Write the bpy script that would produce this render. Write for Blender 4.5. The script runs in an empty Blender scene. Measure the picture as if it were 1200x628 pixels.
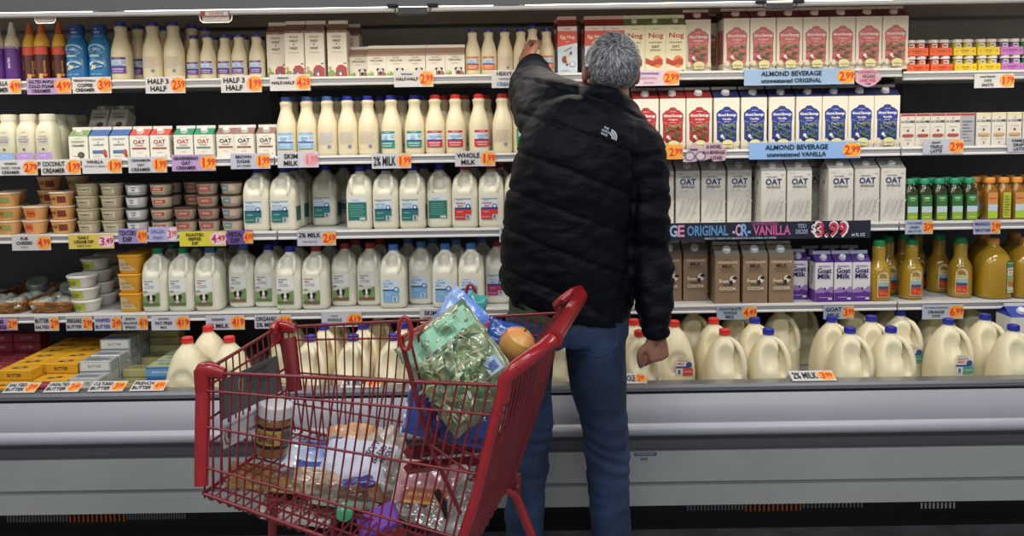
import bpy, math, random
from mathutils import Vector, Matrix, noise
from mathutils.bvhtree import BVHTree
random.seed(7)
SC = bpy.context.scene
COL = SC.collection
PI = math.pi
# ------------------------------------------------------------------ camera
F = 942.0; CX = 600.0; CY = 224.0
CAM = Vector((0, 0, 1.48))
PITCH = math.radians(4.5); ROLL = math.radians(-0.86)
RM = Matrix.Rotation(math.radians(90) - PITCH, 3, 'X') @ Matrix.Rotation(ROLL, 3, 'Z')
def ray(px, py): return RM @ Vector(((px - CX) / F, -(py - CY) / F, -1.0))
def at(px, py, d):
    r = ray(px, py); return CAM + r * (d / r.y)
def atz(px, py, z):
    r = ray(px, py); return CAM + r * ((z - CAM.z) / r.z)
cam = bpy.data.cameras.new('camera'); co = bpy.data.objects.new('camera', cam); COL.objects.link(co)
co.matrix_world = Matrix.Translation(CAM) @ RM.to_4x4()
cam.sensor_width = 36; cam.lens = 36 * F / 1200; cam.shift_y = -(314 - CY) / 1200; cam.clip_start = .05
SC.camera = co
# ------------------------------------------------------------------ materials
def lin(c): return c / 12.92 if c <= .04045 else ((c + .055) / 1.055) ** 2.4
def rgb(h): return tuple(lin(int(h[i:i + 2], 16) / 255) for i in (0, 2, 4)) + (1,)
_M = {}
def M(h, rough=.5, metal=0, var=0, scale=20, bump=0, emit=0, coat=0, sub=0, h2=None, stretch=(1, 1, 1), alpha=1):
    key = (h, rough, metal, var, scale, bump, emit, coat, sub, h2, stretch, alpha)
    if key in _M: return _M[key]
    m = bpy.data.materials.new('m_' + h); m.use_nodes = True; nt = m.node_tree; b = nt.nodes['Principled BSDF']
    b.inputs['Base Color'].default_value = rgb(h); b.inputs['Roughness'].default_value = rough; b.inputs['Metallic'].default_value = metal
    if coat: b.inputs['Coat Weight'].default_value = coat; b.inputs['Coat Roughness'].default_value = .12
    if sub:
        b.inputs['Subsurface Weight'].default_value = sub; b.inputs['Subsurface Radius'].default_value = (1, .9, .7); b.inputs['Subsurface Scale'].default_value = .02
    if alpha < 1: b.inputs['Alpha'].default_value = alpha
    if emit: b.inputs['Emission Color'].default_value = rgb(h); b.inputs['Emission Strength'].default_value = emit
    if var or bump:
        tc = nt.nodes.new('ShaderNodeTexCoord'); mp = nt.nodes.new('ShaderNodeMapping'); nz = nt.nodes.new('ShaderNodeTexNoise')
        mp.inputs['Scale'].default_value = stretch; nz.inputs['Scale'].default_value = scale; nz.inputs['Detail'].default_value = 4
        nt.links.new(tc.outputs['Object'], mp.inputs[0]); nt.links.new(mp.outputs[0], nz.inputs['Vector'])
        if var:
            rp = nt.nodes.new('ShaderNodeValToRGB'); e = rp.color_ramp.elements
            c = rgb(h); c2 = rgb(h2) if h2 else tuple(x * (1 - var) for x in c[:3]) + (1,)
            e[0].position = .38; e[1].position = .62; e[0].color = c2; e[1].color = c
            nt.links.new(nz.outputs['Fac'], rp.inputs[0]); nt.links.new(rp.outputs[0], b.inputs['Base Color'])
        if bump:
            bp = nt.nodes.new('ShaderNodeBump'); bp.inputs['Strength'].default_value = bump; bp.inputs['Distance'].default_value = .01
            nt.links.new(nz.outputs['Fac'], bp.inputs['Height']); nt.links.new(bp.outputs[0], b.inputs['Normal'])
    _M[key] = m; return m
def mat(c): return c if isinstance(c, bpy.types.Material) else M(c)
# ------------------------------------------------------------------ mesh builder
KIDS = {}
class MB:
    def __init__(s): s.v = []; s.f = []; s.m = []; s.mats = []
    def mi(s, c):
        c = mat(c)
        if c not in s.mats: s.mats.append(c)
        return s.mats.index(c)
    def add(s, vs, fs, c, xf=None):
        o = len(s.v); k = s.mi(c)
        s.v += [tuple(xf @ Vector(p)) if xf else tuple(p) for p in vs]
        s.f += [tuple(i + o for i in f) for f in fs]; s.m += [k] * len(fs)
        return s
    def box(s, x0, x1, y0, y1, z0, z1, c, xf=None, b=0):
        if b:
            b = min(b, (x1 - x0) * .45, (y1 - y0) * .45, (z1 - z0) * .45)
            rings = []
            for z, i in ((z0, b), (z0 + b, 0), (z1 - b, 0), (z1, b)):
                a0, a1, c0, c1 = x0 + i, x1 - i, y0 + i, y1 - i
                rings.append([(a0 + b, c0, z), (a1 - b, c0, z), (a1, c0 + b, z), (a1, c1 - b, z), (a1 - b, c1, z), (a0 + b, c1, z), (a0, c1 - b, z), (a0, c0 + b, z)])
            return s.rings(rings, c, xf=xf)
        v = [(x, y, z) for z in (z0, z1) for y in (y0, y1) for x in (x0, x1)]
        return s.add(v, [(0, 2, 3, 1), (4, 5, 7, 6), (0, 1, 5, 4), (2, 6, 7, 3), (0, 4, 6, 2), (1, 3, 7, 5)], c, xf)
    def rings(s, rs, c, cap=True, xf=None, closed=True):
        n = len(rs[0]); v = [p for r in rs for p in r]; f = []
        for i in range(len(rs) - 1):
            for j in range(n if closed else n - 1):
                k = (j + 1) % n; f.append((i * n + j, i * n + k, (i + 1) * n + k, (i + 1) * n + j))
        if cap: f.append(tuple(range(n - 1, -1, -1))); f.append(tuple((len(rs) - 1) * n + j for j in range(n)))
        return s.add(v, f, c, xf)
    def lathe(s, prof, c, seg=24, n=2, cx=0, cy=0, ky=1, xf=None, disp=None):
        rs = []
        for p in prof:
            z, r = p[0], p[1]; nn = p[2] if len(p) > 2 else n; ring = []
            for k in range(seg):
                a = 2 * PI * (k + .5) / seg; ca, sa = math.cos(a), math.sin(a)
                x = r * math.copysign(abs(ca) ** (2 / nn), ca); y = r * ky * math.copysign(abs(sa) ** (2 / nn), sa)
                q = (cx + x, cy + y, z)
                ring.append(disp(*q) if disp else q)
            rs.append(ring)
        return s.rings(rs, c, xf=xf)
    def tube(s, pts, r, c, seg=8, ref=None, rb=None, closed=False):
        P = [Vector(p) for p in pts]; rs = []; N = len(P); prev = None
        for i, p in enumerate(P):
            t = (P[(i + 1) % N] - P[i - 1]) if closed else (P[min(i + 1, N - 1)] - P[max(i - 1, 0)])
            if t.length < 1e-9: t = Vector((0, 0, 1))
            t.normalize()
            a = Vector(ref) if ref else (prev if prev is not None else (Vector((0, 0, 1)) if abs(t.z) < .9 else Vector((1, 0, 0))))
            a = a - t * a.dot(t)
            if a.length < 1e-6: a = t.orthogonal()
            a.normalize(); b = t.cross(a); prev = a
            ra = r[i] if isinstance(r, (list, tuple)) else r; rbb = (rb[i] if isinstance(rb, (list, tuple)) else rb) or ra
            rs.append([tuple(p + a * ra * math.cos(2 * PI * k / seg) + b * rbb * math.sin(2 * PI * k / seg)) for k in range(seg)])
        if closed: rs.append(rs[0]); return s.rings(rs, c, cap=False)
        return s.rings(rs, c)
    def build(s, name, parent=None, loc=None, smooth=35, rot=None):
        me = bpy.data.meshes.new(name); me.from_pydata(s.v, [], s.f)
        for m in s.mats: me.materials.append(m)
        me.polygons.foreach_set('material_index', s.m); me.update()
        if smooth:
            me.polygons.foreach_set('use_smooth', [True] * len(me.polygons))
            me.set_sharp_from_angle(angle=math.radians(smooth))
        o = bpy.data.objects.new(name, me); COL.objects.link(o)
        if parent: o.parent = parent; KIDS.setdefault(parent.name, []).append(o)
        if loc is not None: o.location = loc
        if rot is not None: o.rotation_euler = rot
        return o
def tag(o, label, cat, group=None, kind=None):
    if label: o['label'] = label
    if cat: o['category'] = cat
    if group: o['group'] = group
    if kind: o['kind'] = kind
    return o
def thing(name, label, cat, loc=(0, 0, 0), rz=0, group=None):
    o = bpy.data.objects.new(name, None); COL.objects.link(o); o.empty_display_size = .05
    o.location = loc; o.rotation_euler = (0, 0, rz)
    return tag(o, label, cat, group)
def kids(o): return list(o.children)
def copy_tree(o, parent=None):
    c = o.copy(); COL.objects.link(c)
    if parent: c.parent = parent
    KIDS[c.name] = [copy_tree(ch, c) for ch in KIDS.get(o.name, [])]
    return c
# ------------------------------------------------------------------ lettering and print
_T = {}
def text_mesh(s):
    if s in _T: return _T[s]
    cu = bpy.data.curves.new('t', 'FONT'); cu.body = s; cu.size = 1; cu.resolution_u = 2; cu.offset = .028
    ob = bpy.data.objects.new('t', cu); COL.objects.link(ob)
    dg = bpy.context.evaluated_depsgraph_get(); me = ob.evaluated_get(dg).to_mesh()
    v = [(p.co.x, p.co.y) for p in me.vertices]; f = [tuple(p.vertices) for p in me.polygons]
    bpy.data.objects.remove(ob); bpy.data.curves.remove(cu)
    if not v: v = [(0, 0)]
    x0 = min(p[0] for p in v); x1 = max(p[0] for p in v); y0 = min(p[1] for p in v); y1 = max(p[1] for p in v)
    h = max(y1 - y0, 1e-4)
    v = [((x - (x0 + x1) / 2) / h, (y - (y0 + y1) / 2) / h) for x, y in v]
    _T[s] = (v, f, (x1 - x0) / h); return _T[s]
def R(x0, z0, x1, z1, c): return ('r', x0, z0, x1, z1, c)
def E(cx, cz, rx, rz, c): return ('e', cx, cz, rx, rz, c)
def P(pts, c): return ('p', pts, c)
def T(s, cx, cz, h, c, w=None, rot=0): return ('t', s, cx, cz, h, c, w, rot)
LAY = .00035
def art(mb, items, mp):
    for k, it in enumerate(items):
        off = LAY * (k + 1); q = it[0]
        if q == 'r':
            _, x0, z0, x1, z1, c = it; n = 10 if getattr(mp, 'curved', False) else 1; v = []; f = []
            for i in range(n + 1):
                u = x0 + (x1 - x0) * i / n; v += [mp(u, z0, off), mp(u, z1, off)]
                if i: b = 2 * i; f.append((b - 2, b, b + 1, b - 1))
            mb.add(v, f, c)
        elif q == 'e':
            _, cx, cz, rx, rz, c = it
            mb.add([mp(cx + rx * math.cos(2 * PI * i / 16), cz + rz * math.sin(2 * PI * i / 16), off) for i in range(16)], [tuple(range(16))], c)
        elif q == 'p':
            mb.add([mp(x, z, off) for x, z in it[1]], [tuple(range(len(it[1])))], it[2])
        else:
            _, s, cx, cz, h, c, w, rot = it
            if not s.strip(): continue
            v, f, ww = text_mesh(s); sx = h if not w else min(h, w / ww) if w > 0 else -w / ww
            cr, sr = math.cos(rot), math.sin(rot)
            mb.add([mp(cx + x * sx * cr - y * h * sr, cz + x * sx * sr + y * h * cr, off) for x, y in v], f, c)
def flat(y): return lambda u, z, off: (u, y - off, z)
def cyl(r, cy=0):
    def g(u, z, off):
        a = u / r; return ((r + off) * math.sin(a), cy - (r + off) * math.cos(a), z)
    g.curved = True; return g
def sidemap(x, sgn=1):   # printing on a side face (+x when sgn=1)
    return lambda u, z, off: (x + sgn * off, sgn * u, z)
# ------------------------------------------------------------------ shelf geometry
SHF = 2.95                                   # front of the four shelves
Z = {1: at(600, 87.5, SHF).z, 2: at(600, 180, SHF).z, 3: at(600, 267.5, SHF).z, 4: at(600, 361, SHF).z}
DECK = .517                                  # bottom deck
RAILF = 2.60; RAILZ = at(600, 452.5, RAILF).z
CREAM = M('e0d3ae', .38); MILKY = M('dcd6c0', .35)
WHITE = M('e8e6e2', .35)
def E0(name): 
    o = bpy.data.objects.new(name, None); COL.objects.link(o); o.empty_display_size = .03; KIDS.setdefault(o.name, []); return o
# ---- containers
def carton(name, w, dp, hb, hg, fin, body, roof, finc, front, cap=None, side=None, roofart=None):
    r = E0(name); m = MB(); x = w / 2; y = dp / 2; t = hb + hg
    body, roof, finc = mat(body), mat(roof), mat(finc)
    b = .0015
    m.rings([[(-x + b, -y, 0), (x - b, -y, 0), (x, -y + b, 0), (x, y - b, 0), (x - b, y, 0), (-x + b, y, 0), (-x, y - b, 0), (-x, -y + b, 0)],
             [(-x + b, -y, hb), (x - b, -y, hb), (x, -y + b, hb), (x, y - b, hb), (x - b, y, hb), (-x + b, y, hb), (-x, y - b, hb), (-x, -y + b, hb)]], body)
    g = MB()
    for sg in (-1, 1):
        g.add([(-x, sg * y, hb), (x, sg * y, hb), (x, sg * .0015, t), (-x, sg * .0015, t)], [(0, 1, 2, 3)], roof)
    for sx in (-1, 1):
        c = (sx * (x - .45 * w * .5), 0, t - .004)
        g.add([(sx * x, -y, hb), (sx * x, y, hb), c, (sx * x, -.0015, t), (sx * x, .0015, t)], [(0, 1, 2), (0, 2, 3), (1, 4, 2)], roof)
    g.box(-x, x, -.002, .002, t - .001, t + fin, finc)
    art(m, front, flat(-y))
    if side:
        art(m, side, sidemap(-x, -1)); art(m, side, sidemap(x, 1))
    if roofart:
        sl = math.atan2(hg, y); L = math.hypot(hg, y)
        art(m, roofart, lambda u, v, o: (u, -y + v * math.cos(sl) - o * math.sin(sl), hb + v * math.sin(sl) + o * math.cos(sl)))
    m.build('body', r, smooth=0); g.build('gable_top', r, smooth=0)
    if cap:
        sl = math.atan2(hg, y); xf = Matrix.Translation((0, -y * .5, hb + hg * .5)) @ Matrix.Rotation(sl - 0, 4, 'X')
        MB().lathe([(-.001, cap[1] * 1.1), (.003, cap[1] * 1.1), (.0035, cap[1]), (.011, cap[1] * .96), (.013, cap[1] * .8)], cap[0], seg=16, xf=xf).build('cap', r)
    return r
def bottle(name, prof, body, capz, capr, caph, capc, labels, lr, n=2, seg=24, capn=None, back=None):
    r = E0(name); MB().lathe(prof, body, seg=seg, n=n).build('body', r, smooth=60)
    if caph:
        c = MB(); c.lathe([(capz, capr), (capz + caph * .25, capr), (capz + caph * .3, capr * .95), (capz + caph * .92, capr * .93), (capz + caph, capr * .8)], capc, seg=20)
        for k in range(20):
            a = 2 * PI * k / 20; c.box(capr * .92, capr * 1.0, -.0006, .0006, capz + caph * .3, capz + caph * .85, capc, xf=Matrix.Rotation(a, 4, 'Z'))
        c.build('cap', r)
    if labels:
        l = MB(); art(l, labels, cyl(lr + .0003)); l.build('label', r, smooth=0)
    return r
NAV = '23307a'
def quart_label(main, mid, cap_txt, sub='MILK', fw=.058):
    a = fw / 2
    return [R(-a, .028, a, .088, 'c9dcea'), R(-a, .079, a, .088, main), T('TRADER JOE\'S', 0, .0835, .0036, 'e8eef2', fw * .7),
            T(cap_txt, -.004, .067, .009, '7fa8c8', fw * .6), T(sub, -.004, .0585, .006, '7fa8c8'), E(a - .008, .069, .0055, .0055, mid), E(a - .008, .069, .0035, .0035, 'c9dcea'),
            R(-a, .051, a, .055, NAV), R(-a, .028, a, .051, main), T('PASTEURIZED', 0, .043, .005, 'e6e6e6', fw * .7), T('HOMOGENIZED', 0, .034, .004, 'd8e6e0', fw * .6)]
def back_label(c='b3b0c4', fw=.062):
    it = [T('NUTRITION FACTS', 0, .084, .0045, c, fw * .8)]
    for i in range(6): it.append(R(-fw / 2, .076 - i * .006, fw / 2 - .006 * (i % 3), .0775 - i * .006, c))
    it.append(R(fw * .1, .03, fw * .28, .04, '7a80a8')); return it
QP = [(0, .034), (.003, .037), (.012, .0385), (.10, .0385), (.112, .0375), (.13, .0335), (.15, .0275), (.166, .0225), (.178, .0205), (.188, .0215), (.194, .0235), (.199, .0235), (.203, .020), (.206, .017)]
def quart(capc, labels, sc=1, body=CREAM, name='milk_bottle'):
    return bottle(name, [(z * sc, r * sc) for z, r in QP], body, .201 * sc, .0185 * sc, .020 * sc, capc, [scale_item(i, sc) for i in labels], .0385 * sc)
def scale_item(it, s):
    q = it[0]
    if q == 'r': return ('r',) + tuple(x * s for x in it[1:5]) + (it[5],)
    if q == 'e': return ('e',) + tuple(x * s for x in it[1:5]) + (it[5],)
    if q == 'p': return ('p', [(x * s, z * s) for x, z in it[1]], it[2])
    return ('t', it[1], it[2] * s, it[3] * s, it[4] * s, it[5], it[6] * s if it[6] else None, it[7])
def jug(capc, labels, body=MILKY, name='milk_jug', W=.049, side=None, flip=1):
    """half gallon: squarish body, sloping shoulders, moulded handle"""
    r = E0(name); fx = flip
    def dish(x, y, z):
        if y < 0:
            d = ((x + fx * .002) / .024) ** 2 + ((z - .168) / .036) ** 2
            if d < 1: y += .024 * (1 - d) ** .6
            d2 = ((x - fx * .042) / .012) ** 2 + ((z - .165) / .045) ** 2
            if d2 < 1: y += .008 * (1 - d2)
        return (x, y, z)
    pr = [(0, W * .86, 4), (.004, W * .97, 4.5), (.012, W, 5)]
    pr += [(.012 + i * .010, W, 5) for i in range(1, 13)]
    pr += [(.140, W * .995, 5), (.147, W * .985, 4.8), (.154, W * .97, 4.6), (.161, W * .95, 4.4), (.168, W * .925, 4.2), (.175, W * .90, 4), (.182, W * .86, 3.6), (.188, W * .78, 3.2), (.194, W * .66, 2.8), (.200, W * .53, 2.4), (.206, W * .42, 2.1), (.211, W * .36, 2), (.220, .0165, 2)]
    m = MB(); m.lathe(pr, body, seg=48, disp=dish)
    h = fx
    m.tube([(h * .012, -.016, .204), (h * .022, -.028, .197), (h * .026, -.037, .184), (h * .027, -.041, .165), (h * .026, -.043, .147), (h * .021, -.043, .134), (h * .012, -.040, .127)], [.007, .0075, .0075, .0075, .0075, .0075, .004], body, seg=10)
    m.build('body', r, smooth=60)
    c = MB(); c.lathe([(.216, .0185), (.221, .0188), (.222, .0178), (.235, .0172), (.237, .0145)], capc, seg=20)
    for k in range(20): c.box(.0168, .0184, -.0007, .0007, .222, .234, capc, xf=Matrix.Rotation(2 * PI * k / 20, 4, 'Z'))
    c.build('cap', r)
    if labels:
        l = MB(); art(l, labels, flat(-W - .0004))
        l.build('label', r, smooth=0)
        if side:
            for sg in (1, -1): l = MB(); art(l, side, sidemap(sg * (W + .0004), sg)); l.build('label', r, smooth=0)
    return r
GALM = M('e6dcb8', .33, sub=.25)
def gallon(capc, labels, body=GALM, rz=0, circ=False):
    r = E0('milk_jug'); W = .0695
    def dish(x, y, z):
        if y < 0 and not circ:
            d = ((x + .008) / .034) ** 2 + ((z - .165) / .05) ** 2
            if d < 1: y += .022 * (1 - d)
            d2 = ((x - .031) / .012) ** 2 + ((z - .155) / .058) ** 2
            if d2 < 1: y += .034 * (1 - d2) ** .7
            d3 = ((x - .060) / .014) ** 2 + ((z - .13) / .05) ** 2
        elif y < 0:
            d = math.hypot(x, z - .115) / .040
            if d < 1: y += .010 * math.exp(-((d - .8) / .18) ** 2) + .005 * (1 - d * d)
        return (x, y, z)
    pr = [(0, W * .86, 3.6), (.004, W * .95, 4), (.012, W * .99, 4.4), (.03, W, 4.4)] + [(.03 + .01 * i, W, 4.4) for i in range(1, 6)]
    pr += [(.09, W * .995, 4.2), (.10, W * .985, 4), (.11, W * .975, 3.8), (.12, W * .96, 3.5), (.13, W * .94, 3.3), (.14, W * .915, 3.1), (.15, W * .885, 2.9), (.16, W * .85, 2.8), (.17, W * .81, 2.6), (.18, W * .765, 2.5), (.19, W * .71, 2.4), (.20, W * .64, 2.3), (.21, W * .55, 2.2), (.22, W * .43, 2.1), (.228, W * .33, 2), (.234, .0185, 2), (.242, .018, 2)]
    m = MB(); m.lathe(pr, body, seg=56, disp=dish)
    if not circ:
        m.tube([(.016, -.012, .226), (.034, -.030, .212), (.045, -.042, .190), (.051, -.050, .165), (.053, -.056, .140), (.052, -.059, .115), (.046, -.060, .098)], [.008, .0095, .010, .010, .010, .0095, .005], body, seg=10)
        for i in range(4):      # moulded ribs
            x = -.052 + i * .013; m.tube([(x, -.068, .03), (x, -.068, .075), (x * .97, -.066, .10)], .0012, body, seg=6)
    m.build('body', r, smooth=60)
    c = MB(); c.lathe([(.238, .0195), (.243, .0198), (.244, .0188), (.256, .0182), (.258, .0155)], capc, seg=20)
    for k in range(20): c.box(.0178, .0194, -.0007, .0007, .244, .2555, capc, xf=Matrix.Rotation(2 * PI * k / 20, 4, 'Z'))
    c.build('cap', r)
    if labels:
        l = MB(); art(l, labels, flat(-W - .0012)); l.build('label', r, smooth=0)
    return r
def tub(name, r0, r1, h, body, lid, labels, n=2, ky=1, lidh=.007):
    """stackable tub: tapered wall, overhanging lid"""
    r = E0(name); m = MB(); m.lathe([(0, r0 * .95, n), (.002, r0, n), (h - lidh, r1, n)], body, seg=28, ky=ky)
    if labels:
        def g(u, z, off):
            R_ = r0 + (r1 - r0) * z / (h - lidh) + .0004 + off
            if n > 3: return (u, -R_ * ky, z)
            a = u / R_; return (R_ * math.sin(a), -R_ * ky * math.cos(a), z)
        g.curved = True; art(m, labels, g)
    m.build('body', r, smooth=50)
    MB().lathe([(h - lidh, r1 * 1.05, n), (h - lidh * .3, r1 * 1.06, n), (h, r1 * 1.02, n), (h - .0012, r1 * .9, n)], lid, seg=28, ky=ky).build('lid', r)
    return r
# ------------------------------------------------------------------ rows on the shelves
ORD = ['', '', 'second', 'third', 'fourth', 'fifth', 'sixth', 'seventh', 'eighth', 'ninth', 'tenth', 'eleventh', 'twelfth', 'thirteenth', 'fourteenth']
SHELFN = {1: 'top shelf', 2: 'second shelf', 3: 'third shelf', 4: 'fourth shelf', 0: 'bottom deck'}
def put(o, px, base_py, z, d, rz=0, tilt=0):
    p = at(px, base_py, d); o.location = (p.x, d, z); o.rotation_euler = (tilt, 0, rz)
def row(proto, shelf, pxs, depth, desc, anchor, cat, group, py=None, verb='from', label=None, back=None, backdesc=None, zoff=0):
    """pxs: list of px or (px, dd, rz); items stand on one shelf. depth = depth of the item, back: rows behind (list of offsets)"""
    z = (DECK if shelf == 0 else Z[shelf]) + .0005 + zoff
    py = py or {1: 88, 2: 178, 3: 264, 4: 357, 0: 450}[shelf]
    first = True; out = []
    for i, e in enumerate(pxs):
        px, dd, rz = (e + (0, 0))[:3] if isinstance(e, tuple) else (e, 0, 0)
        d = (SHF + .016 if shelf else RAILF + .06) + depth / 2 + dd
        o = proto if first else copy_tree(proto); first = False
        put(o, px, py, z, d, rz)
        n = i + 1
        if label: lb = label[i]
        elif len(pxs) == 1: lb = f'{desc} beside {anchor}'
        else: lb = f'{desc}, ' + (f'right beside {anchor}' if n == 1 else f'{ORD[n]} from {anchor}')
        tag(o, lb.replace('right beside', 'next to'), cat, group); out.append(o)
    if back:
        for k, dd in enumerate(back):
            for i, src in enumerate(list(out[:len(pxs)])):
                o = copy_tree(proto); o.location = src.location; o.location.y += dd; o.rotation_euler = (0, 0, 0)
                n = i + 1
                tag(o, f'{backdesc or desc} in the {("second","third")[k]} line, behind ' + ('the one by ' + anchor if n == 1 else f'{ORD[n]} from {anchor}'), cat, group + ' standing behind')
    return out
BL, BLC, STEEL, RED, GRN = M('27309a', .35), M('2b3796', .35), M('4a6db0', .4), M('d8342c', .35), M('1f8f63', .4)
LTB = M('3f7fd0', .35)
# ------------------------------------------------------------------ room and refrigerated case
def extr(mb, prof, x0, x1, c, closed=False):
    v = []; n = len(prof)
    for x in (x0, x1): v += [(x, y, z) for y, z in prof]
    f = [(i, i + 1, n + i + 1, n + i) for i in range(n - 1)]
    if closed: f += [(n - 1, 0, n, 2 * n - 1), tuple(range(n)), tuple(range(2 * n - 1, n - 1, -1))]
    return mb.add(v, f, c)
XL, XR = -2.9, 2.9
KICK = atz(600, 623, 0).y
fl = MB(); fl.box(-6, 6, -3.5, 6, -.05, 0, M('8b8c90', .3, var=.35, scale=8)); tag(fl.build('floor'), None, None, kind='structure')
wm = MB(); wm.box(-6, 6, 3.9, 4.0, 0, 3.4, M('8d8d8a', .8, var=.1, scale=3)); tag(wm.build('wall_back'), None, None, kind='structure')
cm = MB(); cm.box(-6, 6, -3.5, 4, 3.4, 3.45, M('a0a09c', .8, var=.08, scale=3)); tag(cm.build('ceiling'), None, None, kind='structure')
case = thing('refrigerated_case', 'long open grey dairy cooler with four shelves and a curved front', 'cooler', (0, SHF, 0)); KIDS[case.name] = []
def cpart(mb, name, parent=case, smooth=35):
    o = mb.build(name, parent, smooth=smooth)
    if parent is case: o.location = (0, -SHF, 0)
    return o
GP = M('a4a4ab', .32, var=.06, scale=3); GP2 = M('969a97', .45, var=.06, scale=3); DK = M('5e5e62', .6, var=.2, scale=6); BK = M('08080a', .5)
STEELM = M('8b8d92', .3, .7)
dfr = 2.56
zz = lambda py, d: at(600, py, d).z
# front panels
m = MB()
extr(m, [(2.64, RAILZ), (2.60, RAILZ - .002), (2.592, zz(457, 2.592)), (2.592, zz(461, 2.592))], XL, XR, STEELM)
extr(m, [(2.592, zz(461, 2.592)), (2.598, zz(462, 2.598)), (2.598, zz(464, 2.598))], XL, XR, M('303236', .5))
cpart(m, 'top_rail')
m = MB(); pts = []
for i in range(13):
    t = i / 12; py = 464 + (498 - 464) * t; d = 2.590 - .030 * math.sin(t * PI / 2); pts.append((d, zz(py, d)))
extr(m, pts, XL, XR, GP); cpart(m, 'upper_panel')
m = MB(); pts = []
z0, z1 = zz(498, 2.56), zz(513, 2.56)
for i in range(11):
    a = PI * i / 10; pts.append((2.563 - .022 * math.sin(a), (z0 + z1) / 2 + (z0 - z1) / 2 * math.cos(a)))
extr(m, pts, XL, XR, M('a9a9b0', .3)); cpart(m, 'bumper')
m = MB(); extr(m, [(2.563, z1), (2.60, zz(517, 2.6)), (2.60, zz(528, 2.6)), (2.59, zz(531, 2.59))], XL, XR, M('5f6164', .5)); cpart(m, 'recess_strip')
m = MB(); extr(m, [(2.59, zz(531, 2.59)), (2.588, zz(567, 2.588)), (2.60, zz(568.5, 2.60)), (2.60, zz(570.5, 2.60)), (2.590, zz(572, 2.590)), (2.588, zz(595, 2.588)), (2.62, zz(595, 2.588))], XL, XR, GP2); cpart(m, 'lower_panel')
zb = zz(595, 2.588)
m = MB(); extr(m, [(2.62, zb), (KICK, zb - .02), (KICK, .001)], XL, XR, BK); cpart(m, 'kick_plate')
# thin grey, white and orange ticks on the kick plate: three groups as in the photo
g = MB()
def ticks(x0, x1, n, y0, y1, c):
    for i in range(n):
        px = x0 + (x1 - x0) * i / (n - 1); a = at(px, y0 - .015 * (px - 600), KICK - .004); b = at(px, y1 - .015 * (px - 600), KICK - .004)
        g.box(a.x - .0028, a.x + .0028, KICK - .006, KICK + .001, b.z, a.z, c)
ticks(9, 78, 20, 595, 603, M('8a8c90', .4)); ticks(82, 145, 13, 595, 604, M('e07a38', .4)); ticks(149, 217, 22, 595, 602, M('808286', .4)); cpart(g, 'kick_ticks')
g = MB(); ticks(806, 870, 17, 595, 601, M('8e9094', .4)); ticks(874, 938, 13, 595, 603, M('e88030', .4)); ticks(942, 1010, 16, 595, 600, M('989a9e', .4)); cpart(g, 'kick_ticks')
g = MB(); ticks(1080, 1118, 9, 596, 603, M('f0f0f0', .4)); cpart(g, 'kick_ticks')
# body behind
m = MB()
m.box(XL, XR, 2.64, 3.62, .25, DECK - .02, GP2)
m.box(XL, XR, 2.64, 3.52, DECK - .02, DECK, M('c9c7c0', .5)); extr(m, [(2.64, RAILZ), (2.645, DECK)], XL, XR, M('b5b5b5', .4)); cpart(m, 'deck')
m = MB(); m.box(XL, at(188, 440, 2.7).x, 2.66, 3.49, DECK, DECK + .037, M('a8a8a6', .4)); cpart(m, 'deck_riser')
m = MB(); m.box(XL, XR, 3.50, 3.53, DECK, 2.2, DK)
cpart(m, 'back_panel')
m = MB(); ya = 3.49
m.box(XL, XR, ya, ya + .01, Z[1] + .0, 2.15, M('a8a49e', .6, var=.1, scale=5)); cpart(m, 'upper_back_panel')
for sx in (XL - .04, XR):
    m = MB(); m.box(sx, sx + .04, 2.60, 3.62, .2, 2.25, GP2, b=.01); cpart(m, 'side_panel')
# uprights with slots
for px in (325, 1050):
    m = MB(); x = at(px, 180, 3.48).x; m.box(x - .02, x + .02, 3.47, 3.50, DECK, 2.1, M('38383b', .5, .3))
    for k in range(60):
        z = DECK + .02 + k * .026; m.box(x - .009, x - .005, 3.468, 3.4705, z, z + .014, BK); m.box(x + .005, x + .009, 3.468, 3.4705, z, z + .014, BK)
    cpart(m, 'upright')
# shelves
bays = [(XL, at(325, 270, SHF).x - .003), (at(325, 270, SHF).x + .003, at(1053, 270, SHF).x - .003), (at(1053, 270, SHF).x + .003, XR)]
SHM = M('c4c4c2', .4, var=.06, scale=6); LIPM = M('cfccc6', .35); LIPD = M('98989c', .4)
SHZ = {}
for s in (1, 2, 3, 4):
    for b, (x0, x1) in enumerate(bays):
        dz = -.013 if (s == 1 and b == 2) else 0
        z = Z[s] + dz; SHZ[s, b] = z
        m = MB(); m.box(x0, x1, SHF, 3.47, z - .018, z, SHM)
        sh = cpart(m, 'shelf')
        for bx in (x0 + .004, x1 - .004):
            br = MB(); br.add([(bx - .002, 3.46, z - .018), (bx + .002, 3.46, z - .018), (bx - .002, 3.02, z - .018), (bx + .002, 3.02, z - .018), (bx - .002, 3.46, z - .05), (bx + .002, 3.46, z - .05), (bx - .002, 3.02, z - .03), (bx + .002, 3.02, z - .03)],
                              [(0, 2, 6, 4), (1, 5, 7, 3), (4, 6, 7, 5), (2, 3, 7, 6)], M('6c6c6e', .4)); cpart(br, 'bracket', sh)
        m = MB(); extr(m, [(SHF + .004, z + .004), (SHF - .004, z + .003), (SHF - .006, z - .004), (SHF - .003, z - .0075)], x0, x1, LIPM)
        extr(m, [(SHF - .003, z - .0075), (SHF - .002, z - .0085), (SHF - .002, z - .019), (SHF - .003, z - .020)], x0, x1, LIPD)
        extr(m, [(SHF - .003, z - .020), (SHF - .006, z - .023), (SHF - .006, z - .028), (SHF + .004, z - .030), (SHF + .004, z - .018)], x0, x1, LIPM)
        cpart(m, 'price_rail', sh)
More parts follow.
